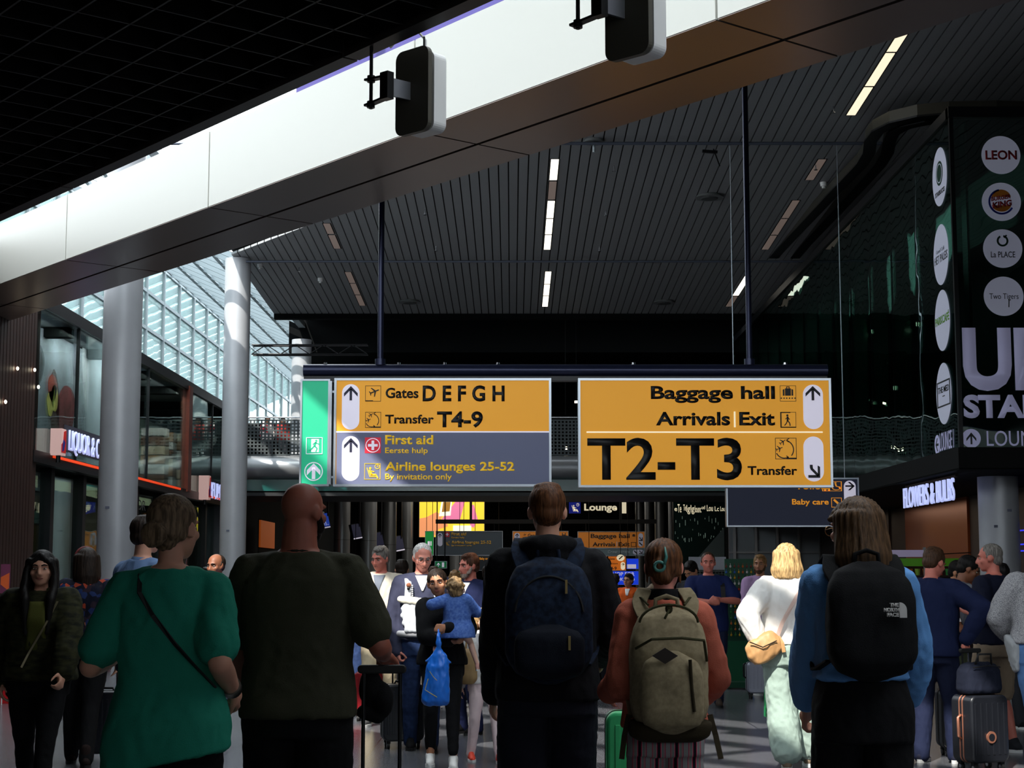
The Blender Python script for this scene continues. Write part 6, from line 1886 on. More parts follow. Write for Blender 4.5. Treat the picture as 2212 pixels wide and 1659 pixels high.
p.bottoms(c_beige); p.shoes(clothmat('shoe_grey', (70, 70, 72)), m_sole)
Y, x = 14.1, -.78
p = Person('grey haired man with thin glasses wearing an empty baby carrier over a navy sweater', x, Y, 6, 1.765, 'm', 'pink', 1.02, belly=.02, head=(8, 16, 0), handA=rel(858, 1402, 14.05, x, Y), handB=(.26, .10, .86), elbA=(-1, .35, 0), curlA=1.1, feet=((-.10, .16, 0), (.10, -.08, 0)))
p.hair('buzz', H_['silver'], 10); p.face(brow=(130, 120, 112), glasses=M('glasses_silver', (120, 120, 126), .25, metal=.9))
c_swn = clothmat('sweater_navy', (58, 60, 80)); p.top(c_swn, 'sweater', 'long', hem=.93, off=.022, loose=.010, cuff=c_swn); p.front_panel(c_white, 'tshirt_neck', 1.345, 1.475, .060, .006, .030); p.bottoms(c_jean, 'jeans'); p.shoes(c_black)
# the carrier: straps, padded top roll, panel, hip belt
c_carr = clothmat('carrier_grey', (196, 200, 208)); c_carrb = clothmat('carrier_cream', (226, 222, 206)); r = empty('baby_carrier', tuple(p.root.location), p.yaw, 'pale grey baby carrier strapped on the man with glasses', 'baby carrier')
for g in (1, -1):
    q = MB(); q.ribbon([p.surf(g * .12, 1.44, True, .04), Vector((g * .125 * p.k, p.fy(1.45) + .01, 1.475 * p.k)), p.surf(g * .12, 1.40, False, .045), p.surf(g * .125, 1.32, False, .042), p.surf(g * .13, 1.24, False, .042)], .055, .014, (1, 0, 0)); q.build('shoulder_strap', c_carr, r, smooth=True, local=True, bevel=.004)
q = MB(); rows = [(.0, 1.02, .13), (.0, 1.08, .150), (0, 1.14, .160), (0, 1.20, .155), (0, 1.25, .145)]
for (a, z, wd), (a2, z2, wd2) in zip(rows, rows[1:]):
    for i in range(8):
        t0, t1 = i / 4 - 1, (i + 1) / 4 - 1
        q.caps(p.surf(wd * t0, z, False, .050), p.surf(wd2 * t1, z2, False, .050), .028, .028, 8)
remesh(q, 'panel', c_carr, r, .010, 4, folds(.005, 22, 6))
q = MB(); pts = [p.surf(-.185 + .37 * i / 8, 1.275 - .05 * (i / 8) , False, .055) for i in range(9)]; q.chain(pts, [.030, .034, .036, .037, .037, .037, .036, .034, .028]); remesh(q, 'padded_roll', c_carrb, r, .010, 3, folds(.004, 30, 8))
q = MB()
for i in range(22):
    t0, t1 = 2 * math.pi * i / 22, 2 * math.pi * (i + 1) / 22
    rx, ry, cy = tr_at(p.tab, .985); R, D = rx * p.k * p.w + .035, ry * p.k + .045
    q.caps((R * math.cos(t0), D * math.sin(t0) - .01, .985 * p.k), (R * math.cos(t1), D * math.sin(t1) - .01, .985 * p.k), .032, .032, 8)
remesh(q, 'hip_belt', clothmat('carrier_midgrey', (150, 152, 158)), r, .010, 3)
q = MB(); q.ell(p.surf(-.12, 1.365, False, .062), (.013, .01, .016)); q.build('toy_bead', M('bead_black', (12, 12, 12), .2), r, smooth='all', local=True)
q = MB(); q.ell(p.surf(-.118, 1.395, False, .062), (.022, .012, .02)); q.build('toy_bear', M('toy_brown', (140, 84, 56), .7), r, smooth='all', local=True)
q = MB(); [q.ell(p.surf(-.088 , 1.39 - .017 * i, False, .056), (.008, .008, .008), sub=1) for i in range(7)]; q.build('bead_string', m_white, r, smooth='all', local=True)

Y, x = 13.05, -.555
p = Person('dark haired woman in black hugging a toddler and holding a blue bag', x, Y, 2, 1.535, 'f', 'tan', 1.06, voxel=.010, handA=rel(972, 1384, 12.78, x, Y), handB=rel(966, 1357, 12.70, x, Y), elbA=(-1, .2, -.5), elbB=(1, .1, -.6), palmA=(0, .3, 1), palmB=(-.2, 1, 0), curlA=.8, curlB=.9, head=(-6, 0, -8), feet=((-.09, .0, 0), (.10, -.24, 0)), headoff=(-.03, -.02, 0))
p.hair('ponytail', H_['dark'], 11); p.face(brow=(34, 26, 22), lips=m_lip); p.top(c_black, 'top', 'long', hem=.90, off=.020, loose=.02, sleeve_r=1.25); p.bottoms(clothmat('legging_black', (18, 18, 20)), 'leggings', 'ankle', skinny=True); p.shoes(c_white, m_sole)
GRIP_BAG = p.grip('B')
Y, x = 12.78, -.43
p = Person('toddler with tousled hair in a blue blouse carried on one arm', x, Y, 172, .84, 'f', 'pale', 1.05, voxel=.008, handA=rel(938, 1303, 12.84, x, Y), handB=(.10, .16, 1.20), elbA=(-1, -.6, -.3), feet=((-.17, .06, 1.50 - 172 / 277 - .62 + .0), (.16, .14, .12)), head=(12, 0, 8), z=.625, child=True, headscale=1.0)
p.hair('curly', H_['toddler'], 12); p.top(c_bluedot, 'blouse', 'long', hem=.80, off=.016, loose=.02, flare=.05, fold=.006, sleeve_r=1.2); p.shoes(clothmat('shoe_pink', (200, 150, 140)), m_sole)
p.face()
Y, x = 13.4, -.225
p = Person('girl with long fair hair in white trousers and bright orange trainers', x, Y, 12, 1.22, 'f', 'pale', 1.0, voxel=.009, head=(-6, 6, 0), child=True, headscale=.98, feet=((-.11, -.02, 0), (.12, -.18, 0)), handB=(.22, -.02, .55), handA=(-.2, -.02, .56))
p.hair('girl', H_['blond'], 13, .16); p.face(brow=(130, 104, 76)); p.top(c_silver, 'top', 'long', hem=.88, off=.016, loose=.01); p.bottoms(clothmat('trouser_pinkwhite', (226, 204, 206)), 'trousers', 'long', skinny=True); p.shoes(M('trainer_orange', (232, 74, 52), .6), m_sole)
r = empty('shoulder_bag', (x - .14, Y - .1, .80), 0, 'soft tan shoulder bag hanging beside the girl in white trousers', 'bag')
q = MB(); q.loft([(x - .13, Y - .16, .62, .05, .03), (x - .13, Y - .16, .66, .075, .045), (x - .13, Y - .15, .78, .08, .05), (x - .13, Y - .15, .87, .06, .03), (x - .13, Y - .15, .90, .03, .012)], 20, 2.6); remesh(q, 'bag_body', M('leather_tan', (150, 122, 82), .55), r, .009, 3, folds(.004, 24, 9), local=False)
q = MB(); q.tube([(x - .15, Y - .14, .89), (x - .14, Y - .13, .98), (x - .07, Y - .12, 1.05)], .008, 8); q.build('bag_strap', M('leather_tan', (150, 122, 82), .55), r)

Y, x = 15.6, -.40
p = Person('bearded man in a navy suit and open white shirt looking aside', x, Y, -38, 1.69, 'm', 'red', 1.06, head=(-16, 4, 0), handA=(-.28, 0, .84))
p.hair('short', hairmat('brownred', (78, 48, 34)), 14); p.face(brow=(80, 60, 50), beard=(150, 130, 120)); p.top(clothmat('suit_navy', (28, 34, 66)), 'suit_jacket', 'long', hem=.80, off=.028, loose=.01); p.front_panel(c_white, 'shirt_front', 1.16, 1.47, .075, .02, .036); p.shirt_collar(c_white); p.bottoms(clothmat('suit_navy', (28, 34, 66))); p.shoes(c_black)
Y, x = 20.0, -.275
p = Person('man with a shaved head in a dark tank top far behind the suit', x, Y, 55, 1.61, 'm', 'tan', 1.0, head=(20, 0, 0)); p.hair('buzz', H_['dark'], 15, amp=.001); p.face(); p.top(clothmat('tank_dark', (34, 36, 46)), 'tank_top', 'short', hem=.86, off=.016); p.bottoms(c_darkgrey); p.shoes(c_black)
p.strap([p.surf(-.13, 1.42, True, .05), Vector((-.12, 0, 1.475 * p.k)), p.surf(-.13, 1.36, False, .04), p.surf(-.14, 1.2, False, .04)], .05, clothmat('strap_blue', (110, 140, 170)), 'rucksack_strap', .012, (1, 0, 0))
Y, x = 21.3, 1.19
p = Person('dark haired man in a black suit walking away beyond the hooded man', x, Y, -60, 1.71, 'm', 'pale', 1.0, head=(-14, 0, 0), handA=rel(1268, 1352, 21.1, x, Y)); p.hair('short', H_['dark'], 16); p.face(); c_suitb = clothmat('suit_black', (24, 25, 32)); p.top(c_suitb, 'suit_jacket', 'long', hem=.80, off=.026); p.front_panel(c_white, 'shirt_front', 1.2, 1.47, .06, .02, .034); p.shirt_collar(c_white); p.bottoms(c_suitb); p.shoes(c_black)
Y, x = 27.0, 1.93
p = Person('man with glasses in an orange sweater before the blue shop sign', x, Y, -18, 1.50, 'm', 'tan', 1.0, head=(-16, 0, 0)); p.hair('short', H_['dark'], 17); p.face(glasses=m_dark); p.top(clothmat('orange', (222, 96, 36)), 'sweater', 'long', hem=.86, off=.024); p.front_panel(c_white, 'shirt_front', 1.34, 1.47, .05, .02, .03); p.shirt_collar(c_white); p.bottoms(c_darkgrey); p.shoes(c_black)
Y, x = 20.4, 2.27
p = Person('dark haired man looking down behind the man in the navy T-shirt', x, Y, -35, 1.67, 'm', 'tan', 1.0, head=(-10, 34, 0)); p.hair('short', H_['black'], 18); p.face(brow=(30, 24, 20)); p.top(c_darkgrey, 'jacket', 'long', hem=.86, off=.022); p.bottoms(c_navy); p.shoes(c_black)
Y, x = 18.7, 2.25
p = Person('short haired man in a navy T-shirt with clasped hands staring at the viewer', x, Y, -2, 1.745, 'm', 'red', 1.14, belly=.02, head=(-2, 2, 0), handA=rel(1532, 1300, 18.35, x, Y), handB=rel(1556, 1296, 18.36, x, Y), elbA=(-1, .2, -.4), elbB=(1, .3, -.4), palmA=(.6, .4, .3), palmB=(-.6, .4, .3), curlA=1.0, curlB=.9, feet=((-.13, .0, 0), (.1, .02, 0)))
p.hair('buzz', H_['brown'], 19); p.face(brow=(70, 52, 40)); c_ntee = clothmat('tee_navy', (30, 40, 84)); p.top(c_ntee, 'tshirt', 'short', hem=.85, off=.020, loose=.012, collar=c_ntee); p.bottoms(clothmat('trouser_navy', (28, 34, 58))); p.shoes(clothmat('shoe_brown', (60, 48, 40)))
p.strap([p.surf(.14, 1.43, True, .05), Vector((.135, .0, 1.475 * p.k)), p.surf(.15, 1.36, False, .04), p.surf(.16, 1.2, False, .04)], .05, m_strapk, 'rucksack_strap', .012, (1, 0, 0))
Y, x = 20.6, 3.14
p = Person('bearded man in a lilac linen shirt with a thumb in his jeans pocket', x, Y, 14, 1.735, 'm', 'tan', 1.0, head=(-34, 0, 0), handA=rel(1613, 1352, 20.4, x, Y), elbA=(-1, .25, 0), handB=(.27, .02, .84), curlA=.7)
p.hair('short', H_['goldb'], 20); p.face(beard=(96, 70, 46)); c_lil = clothmat('lilac', (190, 156, 200)); p.top(c_lil, 'shirt', 'elbow', hem=.87, off=.022, loose=.014, fold=.008); p.shirt_collar(c_lil); p.bottoms(clothmat('denim_light', (84, 122, 176), var=.2, vscale=20), 'jeans'); p.shoes(c_white, m_sole)

# ---------------------------------------------------------------- blond woman in sun
Y, x = 12.9, 2.17
p = Person('blond woman in a sunlit white blouse and sage wide trousers, seen from behind', x, Y, 172, 1.73, 'f', 'pale', 1.10, voxel=.010, handA=rel(1640, 1392, 12.8, x, Y), handB=(.26, .12, .95), elbA=(-.8, -.5, .1), elbB=(1, -.4, 0), curlA=.9, head=(10, 0, 0), feet=((-.05, -.16, 0), (.16, .1, 0)))
p.hair('bob', H_['blond'], 21, .075, amp=.007); p.face(); p.top(c_white, 'blouse', 'long', hem=.965, off=.024, loose=.022, fold=.008, sleeve_r=1.3, cuff=c_white); q = MB(); q.tube([(.070 * math.cos(t), p.neck.y + .07 * math.sin(t), 1.505 * p.k) for t in np.linspace(0, 6.28, 25)[:-1]], .020, 10, True); remesh(q, 'ribbed_collar', clothmat('knit_cream', (214, 208, 190)), p.root, .009, 2, folds(.003, 60, 3))
p.bottoms(clothmat('sage', (150, 168, 158)), 'wide_trousers', 'ankle', off=.024, wide=.055, fold=.010); p.shoes(clothmat('shoe_taupe', (126, 108, 92)), m_sole)
r = empty('handbag', W(1648, 1400, 12.78), 0, 'slouchy tan leather bag on the side of the blond woman', 'bag')
b = W(1650, 1400, 12.74); q = MB(); q.T = Matrix.Translation(b) @ Matrix.Rotation(math.radians(-32), 4, 'Y')
q.loft([(0, 0, -.10, .05, .03), (0, 0, -.075, .13, .055), (0, 0, 0, .15, .065), (.0, 0, .075, .13, .045), (0, 0, .10, .08, .02)], 24, 2.6); m_tan = M('leather_caramel', (186, 140, 92), .5, var=.15, vscale=12); remesh(q, 'bag_body', m_tan, r, .010, 10, folds(.008, 18, 12), local=False)
q = MB(); s0 = p.root.location; q.ribbon([b + Vector((.10, -.01, .08)), W(1690, 1345, 12.72), W(1715, 1300, 12.72), W(1745, 1245, 12.76)], .030, .008, (1, 0, .7)); q.build('bag_strap', M('leather_rose', (206, 176, 164), .5), r)
q = MB(); q.ribbon([b + Vector((.11, -.02, .09)), b + Vector((.14, -.03, .04)), b + Vector((.15, -.03, -.03))], .028, .008, (1, 0, .3)); q.build('strap_end', m_tan, r)
q = MB(); q.tube([b + Vector((-.12, -.068, .05)), b + Vector((-.02, -.08, .01)), b + Vector((.09, -.07, .06))], .005, 6); q.build('zip', M('zip_dark', (60, 48, 36), .4, metal=.4), r)
# ---------------------------------------------------------------- the group at the right
Y, x = 13.3, 3.42
p = Person('man in a dark navy jacket with a hand on a telescopic suitcase handle', x, Y, 150, 1.715, 'm', 'red', 1.06, head=(-24, 22, 0), handA=(-.15, .3, 1.15), handB=rel(2090, 1375, 13.1, x, Y), elbA=(-1, -.3, 0), elbB=(.6, -.5, .2), palmB=(0, .1, -1), curlB=1.2, feet=((-.13, -.02, 0), (.13, -.08, 0)))
p.hair('short', H_['brown'], 22); p.face(); c_njac = clothmat('jacket_navy', (26, 34, 66)); p.top(c_njac, 'jacket', 'long', hem=.86, off=.026, loose=.02, sleeve_r=1.15, collar=c_njac, cuff=c_njac); p.bottoms(clothmat('trouser_navy', (28, 34, 58)), wide=.012); p.shoes(clothmat('trainer_navy', (32, 34, 50)), m_sole)
for g in (1, -1):
    A_ = p.ank[g]; q = MB(); q.tube([(A_.x + g * .046, A_.y - .09, .055), (A_.x + g * .047, A_.y - .07, .085), (A_.x + g * .047, A_.y - .06, .05), (A_.x + g * .046, A_.y - .04, .08)], .005, 6); q.build('shoe_letter', c_white, p.root, local=True)
GRIP_R = p.grip('B')
Y, x = 15.0, 4.03
p = Person('dark haired man in a grey shirt bending over his papers', x, Y, 95, 1.67, 'm', 'brown', 1.0, lean=.10, head=(-12, 26, 0), handA=rel(2072, 1350, 14.8, x, Y), handB=rel(2100, 1345, 14.7, x, Y), curlA=.9, curlB=.9, elbA=(-.3, -1, -.4), elbB=(.3, -1, -.4)); p.hair('short', H_['black'], 23); p.face(brow=(24, 20, 18)); p.top(clothmat('shirt_midgrey', (112, 114, 122)), 'shirt', 'short', hem=.84, off=.022, loose=.012); p.bottoms(clothmat('khaki_green', (82, 88, 66))); p.shoes(M('trainer_blue', (40, 52, 150), .6), m_sole)
Y, x = 16.4, 4.46
p = Person('man with a full dark beard in a leaf print shirt', x, Y, 58, 1.63, 'm', 'tan', 1.0, head=(-4, 18, 0), handA=rel(2080, 1320, 16.1, x, Y), elbA=(-.6, -.4, -.6)); p.hair('short', H_['black'], 24); p.face(brow=(24, 18, 16), beard=(22, 18, 16)); p.top(c_leafy, 'leaf_print_shirt', 'elbow', hem=.86, off=.022); p.bottoms(c_darkgrey); p.shoes(c_black)
Y, x = 14.0, 4.12
p = Person('sunburnt man with cropped hair in a navy T-shirt and beige shorts', x, Y, -138, 1.755, 'm', 'red', 1.14, belly=.02, head=(26, 4, 0), handA=rel(2082, 1318, 13.95, x, Y), handB=(.05, .3, 1.1), elbA=(.2, -.8, -.5), palmA=(.4, .3, .7), curlA=.9, feet=((-.12, .06, 0), (.13, -.02, 0)))
p.hair('buzz', H_['grey'], 25); p.face(); p.top(clothmat('tee_dark', (22, 26, 44)), 'tshirt', 'short', hem=.90, off=.018, loose=.008); p.bottoms(clothmat('short_beige', (150, 132, 112)), 'shorts', 'knee', off=.022, wide=.02); p.shoes(c_darkgrey, m_sole)
Y, x = 12.9, 4.15
p = Person('person in a speckled grey jumper and faded blue jeans', x, Y, 176, 1.76, 'f', 'fair', 1.12, voxel=.010, handA=(-.16, .25, 1.0), elbA=(-1, -.35, -.1), head=(-20, 0, 0), feet=((-.08, -.14, 0), (.12, .1, 0)))
p.hair('bun', H_['brown'], 26); p.face(); p.top(c_heather, 'jumper', 'long', hem=.955, off=.026, loose=.02, sleeve_r=1.3, fold=.007); p.bottoms(clothmat('denim_faded', (96, 134, 186), var=.3, vscale=7), 'jeans', 'long', off=.012, skinny=True); p.shoes(c_white, m_sole)
q = MB(); q.loft([(-.205, .03, .74, .012, .05), (-.21, .02, .82, .05, .07), (-.19, .02, .95, .055, .085), (-.15, .02, 1.02, .03, .05)], 16); o = remesh(q, 'tied_cardigan', clothmat('cardigan_pale', (176, 178, 180)), p.root, .010, 3, folds(.010, 22, 31)); o.location = (.40, 0, 0)

# ---------------------------------------------------------------- people half hidden further back
for (lab, Y, px, h, sex, skn, hs, hm, topc, yaw) in (
        ('dark haired person in a blue shirt and white trainers behind the bald man', 17.9, 757, 1.66, 'm', 'tan', 'short', 'dark', clothmat('mid_blue', (52, 76, 130)), 10),
        ('dark haired person mostly hidden behind the man in the cream sweater', 19.2, 868, 1.66, 'm', 'fair', 'short', 'dark', c_darkgrey, 180),
        ('short haired person far behind the man with glasses', 23.0, 937, 1.60, 'm', 'tan', 'short', 'brown', c_darkgrey, 10),
        ('light brown haired person half hidden behind the toddler', 19.5, 984, 1.53, 'f', 'fair', 'curly', 'goldb', c_darkgrey, 170),
        ('dark haired person far behind the man in the orange sweater', 30.0, 1329, 1.50, 'm', 'tan', 'short', 'dark', c_navy, 185),
        ('long haired person behind the blond ponytail clip in the shade', 22.5, 1412, 1.36, 'f', 'fair', 'long', 'ash', c_darkgrey, 182),
        ('dark haired person hidden behind the sunburnt man', 16.2, 2163, 1.60, 'm', 'tan', 'short', 'black', c_black, 185),
        ('small dark haired person near the second column behind the teal tunic', 21.0, 446, 1.58, 'm', 'brown', 'short', 'black', c_navy, 4)):
    x = (px - 1106) / FPX * Y * .993
    p = Person(lab, x, Y, yaw, h, sex, skn, 1.0, voxel=.013, feet=((-.1, .1, 0), (.1, -.14, 0)))
    p.hair(hs, H_[hm], int(px) % 17, .10); p.face(); p.top(topc, 'shirt', 'long', hem=.86, off=.022); p.bottoms(c_jean if px < 800 else c_darkgrey); p.shoes(c_white if px < 800 else c_black, m_sole)
for lab, px, Y, topc, hm in (('person in a white and red patterned top at the gallery railing', 572, 47.2, pattern('red_white', [(0, (226, 214, 210)), (.5, (200, 60, 70)), (.7, (230, 224, 222))], 12), 'black'), ('person in a dark red top at the gallery railing next to the column', 606, 47.6, clothmat('dark_red', (150, 50, 46)), 'dark')):
    x = (px - 1106) / FPX * Y * .993
    p = Person(lab, x, Y, 20, 1.28, 'f', 'tan', 1.2, voxel=.016, z=4.8); p.hair('bun', H_[hm], 3); p.top(topc, 'top', 'long', hem=.8, off=.03); p.bottoms(c_darkgrey)
# ================================================================== LUGGAGE AND MARKET THINGS
m_rubber = M('wheel_black', (18, 18, 18), .6)
def suitcase(label, x, y, yaw, w, h, d, shell, trim=None, ribs=7, handle=None, grip=None, badge=None, wheel=None):
    """hard shell case standing on four wheels; its broad side looks towards -y before turning by yaw"""
    r = empty('suitcase', (x, y, 0), math.radians(yaw), label, 'suitcase')
    z0 = .065
    q = MB(); q.prism(rrect(w, h - z0, .055, 8, 0, z0 + (h - z0) / 2), (0, d / 2, 0), XU, ZU, d)
    o = q.build('shell', shell, r, smooth=True, local=True, bevel=.018)
    q = MB()
    for i in range(ribs):
        xx = -w * .38 + w * .76 * i / (ribs - 1)
        for yy in (-d / 2, d / 2): q.box((xx - w * .028, yy - .005, z0 + .06), (xx + w * .028, yy + .005, h - .06))
    q.build('rib', shell, o, local=True, bevel=.003)
    q = MB()
    for yy in ((-.012, .012) if not trim else (-.018, .018)):
        q.prism(rrect(w + .006, h - z0 + .006, .058, 8, 0, z0 + (h - z0) / 2), (0, yy + .006, 0), XU, ZU, .012)
    q.build('trim_band', trim or m_dark, r, local=True)
    for sx in (-1, 1):
        for sy in (-1, 1):
            cx, cy = sx * (w / 2 - .05), sy * (d / 2 - .045)
            q = MB(); q.cyl((cx - .012, cy, .030), (cx + .012, cy, .030), .030, seg=18); o = q.build('wheel', m_rubber, r, local=True)
            q = MB(); q.cyl((cx - .014, cy, .030), (cx + .014, cy, .030), .015, seg=14); q.build('hub', wheel or m_chrome, o, local=True)
            q = MB(); q.box((cx - .018, cy - .018, .045), (cx + .018, cy + .018, z0 + .01)); q.build('wheel_fork', m_dark, r, local=True)
    q = MB(); q.tube([(-w / 2 - .003, 0, z0 + .18), (-w / 2 - .03, 0, z0 + .20), (-w / 2 - .03, 0, z0 + .34), (-w / 2 - .003, 0, z0 + .36)], .011, 8); q.build('side_handle', trim or m_dark, r, smooth='all', local=True)
    q = MB(); q.tube([(-.07, 0, h - .005), (-.06, 0, h + .022), (.06, 0, h + .022), (.07, 0, h - .005)], .010, 8); q.build('top_handle', m_dark, r, smooth='all', local=True)
    if handle:
        gy = d / 2 - .03
        for sx in (-.075, .075):
            q = MB(); q.cyl((sx, gy, h - .02), (sx, gy, handle - .01), .008, seg=10); q.build('handle_rod', m_chrome if grip != 'black' else m_dark, r, smooth=True, local=True)
        q = MB(); q.prism(rrect(.20, .035, .016, 5), (0, gy + .016, handle), XU, ZU, .032); q.build('handle_grip', m_rubber, r, local=True, bevel=.006)
    if badge:
        q = MB(); q.cyl((0, -d / 2 - .012, h * .45), (0, -d / 2, h * .45), .045, seg=28); o = q.build('badge', badge, r, smooth=True, local=True)
        q = MB(); q.cyl((0, -d / 2 - .015, h * .45), (0, -d / 2 - .005, h * .45), .028, seg=24); q.build('badge_centre', shell, o, smooth=True, local=True)
    return r
m_caseblk = M('case_black', (24, 26, 32), .35, spec=.5); m_rose = M('rose_gold', (190, 128, 104), .3, metal=.6)
g = GRIP_BALD
r = suitcase('black trolley case with its handle pulled up under the bald man\'s hand', g.x, g.y - .09, 180, .38, .62, .25, m_caseblk, handle=g.z - .012, grip='black')
r2 = empty('neck_pillow', (g.x - .07, g.y, g.z - .16), 0, 'black travel pouch hung on the trolley handle under the bald man\'s hand', 'pouch')
q = MB(); b = Vector((g.x - .06, g.y - .02, g.z - .10)); q.ell(b, (.05, .04, .09)); q.ell(b + Vector((.05, 0, -.05)), (.05, .045, .08)); q.caps(b + Vector((-.03, 0, -.10)), b + Vector((.03, 0, -.12)), .03, .03); remesh(q, 'pouch_body', c_black, r2, .008, 3, folds(.004, 40, 3), local=False)
p = W(866, 1600, 14.2); suitcase('black cabin case pulled by the man with glasses', p.x, 14.35, 12, .36, .55, .23, m_caseblk, handle=1.0, grip='black')
p = W(800, 1535, 17.0); suitcase('red cabin case beside the man in the cream sweater', p.x, 17.0, 0, .34, .50, .23, M('case_red', (150, 24, 34), .4), handle=.95)
p = W(1634, 1495, 20.2); suitcase('silver ribbed cabin case in front of the man in lilac', p.x, 20.0, 0, .30, .44, .22, M('case_silver', (150, 152, 166), .35, metal=.4), ribs=6)
p = W(1402, 1600, 7.62); suitcase('mint green hard case at the side of the woman in peach', .66, 7.78, 180, .44, .86, .16, M('case_mint', (60, 186, 116), .4), ribs=5)
p = W(222, 1570, 13.3); suitcase('black cabin case beside the woman in the flowered jacket', p.x, 13.35, 0, .36, .56, .22, m_caseblk, handle=1.0, grip='black')
p = W(2118, 1642, 12.75); R_ = suitcase('black ribbed cabin case with rose gold trim standing at the front edge of the queue', p.x, 12.75, 24, .36, .575, .24, m_caseblk, trim=m_rose, ribs=6, handle=GRIP_R.z - .015, grip='black', badge=m_rose)
hp = R_.location; R_.location.x += (GRIP_R.x - (hp.x + .0)) * .45
b = R_.location
r = empty('travel_bag', (b.x, b.y, .585), math.radians(24), 'soft dark navy travel bag standing on the rose gold trimmed case', 'bag')
q = MB(); q.loft([(0, .0, .0, .16, .10), (0, 0, .03, .175, .115), (0, 0, .17, .17, .10), (0, 0, .22, .145, .07), (0, 0, .235, .10, .04)], 26, 3.4); remesh(q, 'bag_body', clothmat('bag_navy', (24, 28, 42)), r, .010, 4, folds(.005, 22, 14))
q = MB(); q.tube([(-.13, -.10, .20), (0, -.118, .215), (.13, -.10, .20)], .005, 6); q.build('zip', m_strapk, r, local=True)
q = MB(); q.tube([(-.08, -.06, .215), (-.06, -.08, .30), (.06, -.08, .30), (.08, -.06, .215)], .009, 8); q.build('carry_handle', m_strapk, r, smooth='all', local=True)
p = W(2052, 1620, 13.9); suitcase('dark cabin case with silver handle between the navy jacket and the rose gold case', p.x + .04, 13.75, 180, .34, .55, .22, m_caseblk, handle=1.0)

# blue plastic bag hanging from the woman's hand
b = W(945, 1378, 12.55)
r = empty('plastic_bag', b, 0, 'bright blue plastic bag with a thin gold outline hanging from the woman in black', 'bag')
q = MB(); zt = b.z; x, y = b.x, 12.54
z = lambda py: W(945, py, 12.54).z
q.loft([(x - .01, y, z(1524), .085, .035), (x - .012, y, z(1515), .108, .055), (x - .005, y, z(1480), .100, .06), (x + .005, y, z(1440), .088, .05), (x + .012, y, z(1415), .062, .03), (x + .012, y, z(1404), .024, .016), (x + .010, y, z(1398), .016, .012)], 28, 2.4)
for g in (1, -1): q.chain([(x + .012, y, z(1402)), (x + .012 + g * .012, y - .01, z(1390)), (x + .01 + g * .004, y, z(1374)), tuple(GRIP_BAG)], [.014, .011, .008, .007])
q.caps((x + .03, y, z(1418)), (x + .105, y, z(1432)), .020, .008); q.caps((x - .03, y, z(1418)), (x - .085, y, z(1428)), .020, .008)
remesh(q, 'bag_body', M('plastic_blue', (30, 110, 214), .3, spec=.5), r, .008, 3, folds(.008, 26, 15, (1, 1, .35)), local=False)
q = MB(); q.tube([W(925, 1466, 12.465), W(918, 1490, 12.46), W(934, 1500, 12.465), W(944, 1506, 12.475)], .003, 6); q.tube([W(928, 1450, 12.47), W(936, 1462, 12.47), W(944, 1470, 12.47)], .0025, 6); q.build('printed_outline', M('gold_print', (200, 170, 80), .4), r)
# green paper bag
p = W(1661, 1480, 13.25)
r = empty('shopping_bag', (p.x + .05, 13.3, .36), 0, 'bright green shopping bag showing beside the sage trousers', 'bag')
q = MB(); q.hexa([(p.x - .035, 13.2, .36), (p.x + .22, 13.2, .36), (p.x + .22, 13.32, .36), (p.x - .035, 13.32, .36), (p.x - .025, 13.22, .78), (p.x + .21, 13.22, .78), (p.x + .21, 13.30, .78), (p.x - .025, 13.30, .78)]); q.build('bag_body', M('bag_green', (30, 150, 84), .5), r)
q = MB(); q.tube([(p.x + .02, 13.24, .78), (p.x + .05, 13.22, .95), (p.x + .12, 13.22, .96), (p.x + .16, 13.24, .78)], .006, 6); q.build('bag_handle', M('bag_green', (30, 150, 84), .5), r)
# papers and phones
p = W(2079, 1290, 14.0); r = empty('paper_sheet', p, 0, 'white sheet of paper held up in the queue', 'paper'); q = MB(); q.prism([(-.055, -.09), (.055, -.09), (.055, .08), (-.055, .08)], p, Vector((.96, .2, 0)), Vector((0, .25, .97)), .002); q.build('sheet', c_white, r)
p = W(2062, 1332, 13.95); r = empty('paper_sheet', p, 0, 'small folded white ticket in the bending man\'s hands', 'ticket'); q = MB(); q.prism([(-.04, -.05), (.05, -.05), (.03, .06), (-.02, .03)], p, XU, Vector((0, .5, .86)), .002); q.build('sheet', c_white, r)
p = W(2078, 1305, 14.18); r = empty('phone', p, 0, 'dark phone in the sunburnt man\'s hand', 'phone'); q = MB(); q.prism(rrect(.075, .15, .012), p, Vector((.9, -.4, 0)), Vector((.25, .5, .8)), .009); q.build('phone_body', m_dark, r)

# ---- souvenir racks
p = W(1598, 1480, 21.9); xr, yr = p.x, 21.7
r = empty('souvenir_rack', (xr, yr, 0), 0, 'green souvenir rack full of small coloured keepsakes beside the man in lilac', 'display rack')
m_rk = M('rack_green', (16, 84, 56), .5)
q = MB(); q.box((xr - .20, yr, .12), (xr + .26, yr + .05, 1.70)); q.build('back_board', m_rk, r)
q = MB(); q.box((xr - .20, yr - .16, .02), (xr + .26, yr + .2, .09)); q.build('foot', m_rk, r)
q = MB(); q.box((xr - .20, yr - .02, .10), (xr + .26, yr, .62)); q.build('kick_panel', M('rack_green2', (22, 110, 70), .5), r)
q = MB()
for sx in (-.18, .24): q.box((xr + sx - .01, yr + .05, .05), (xr + sx + .01, yr + .07, 1.7))
q.build('upright', m_dark, r)
rr = random.Random(21)
cols = [(200, 60, 40), (226, 180, 50), (60, 140, 70), (60, 110, 200), (220, 220, 215), (200, 110, 50), (120, 60, 50), (150, 190, 80)]
proto = {}
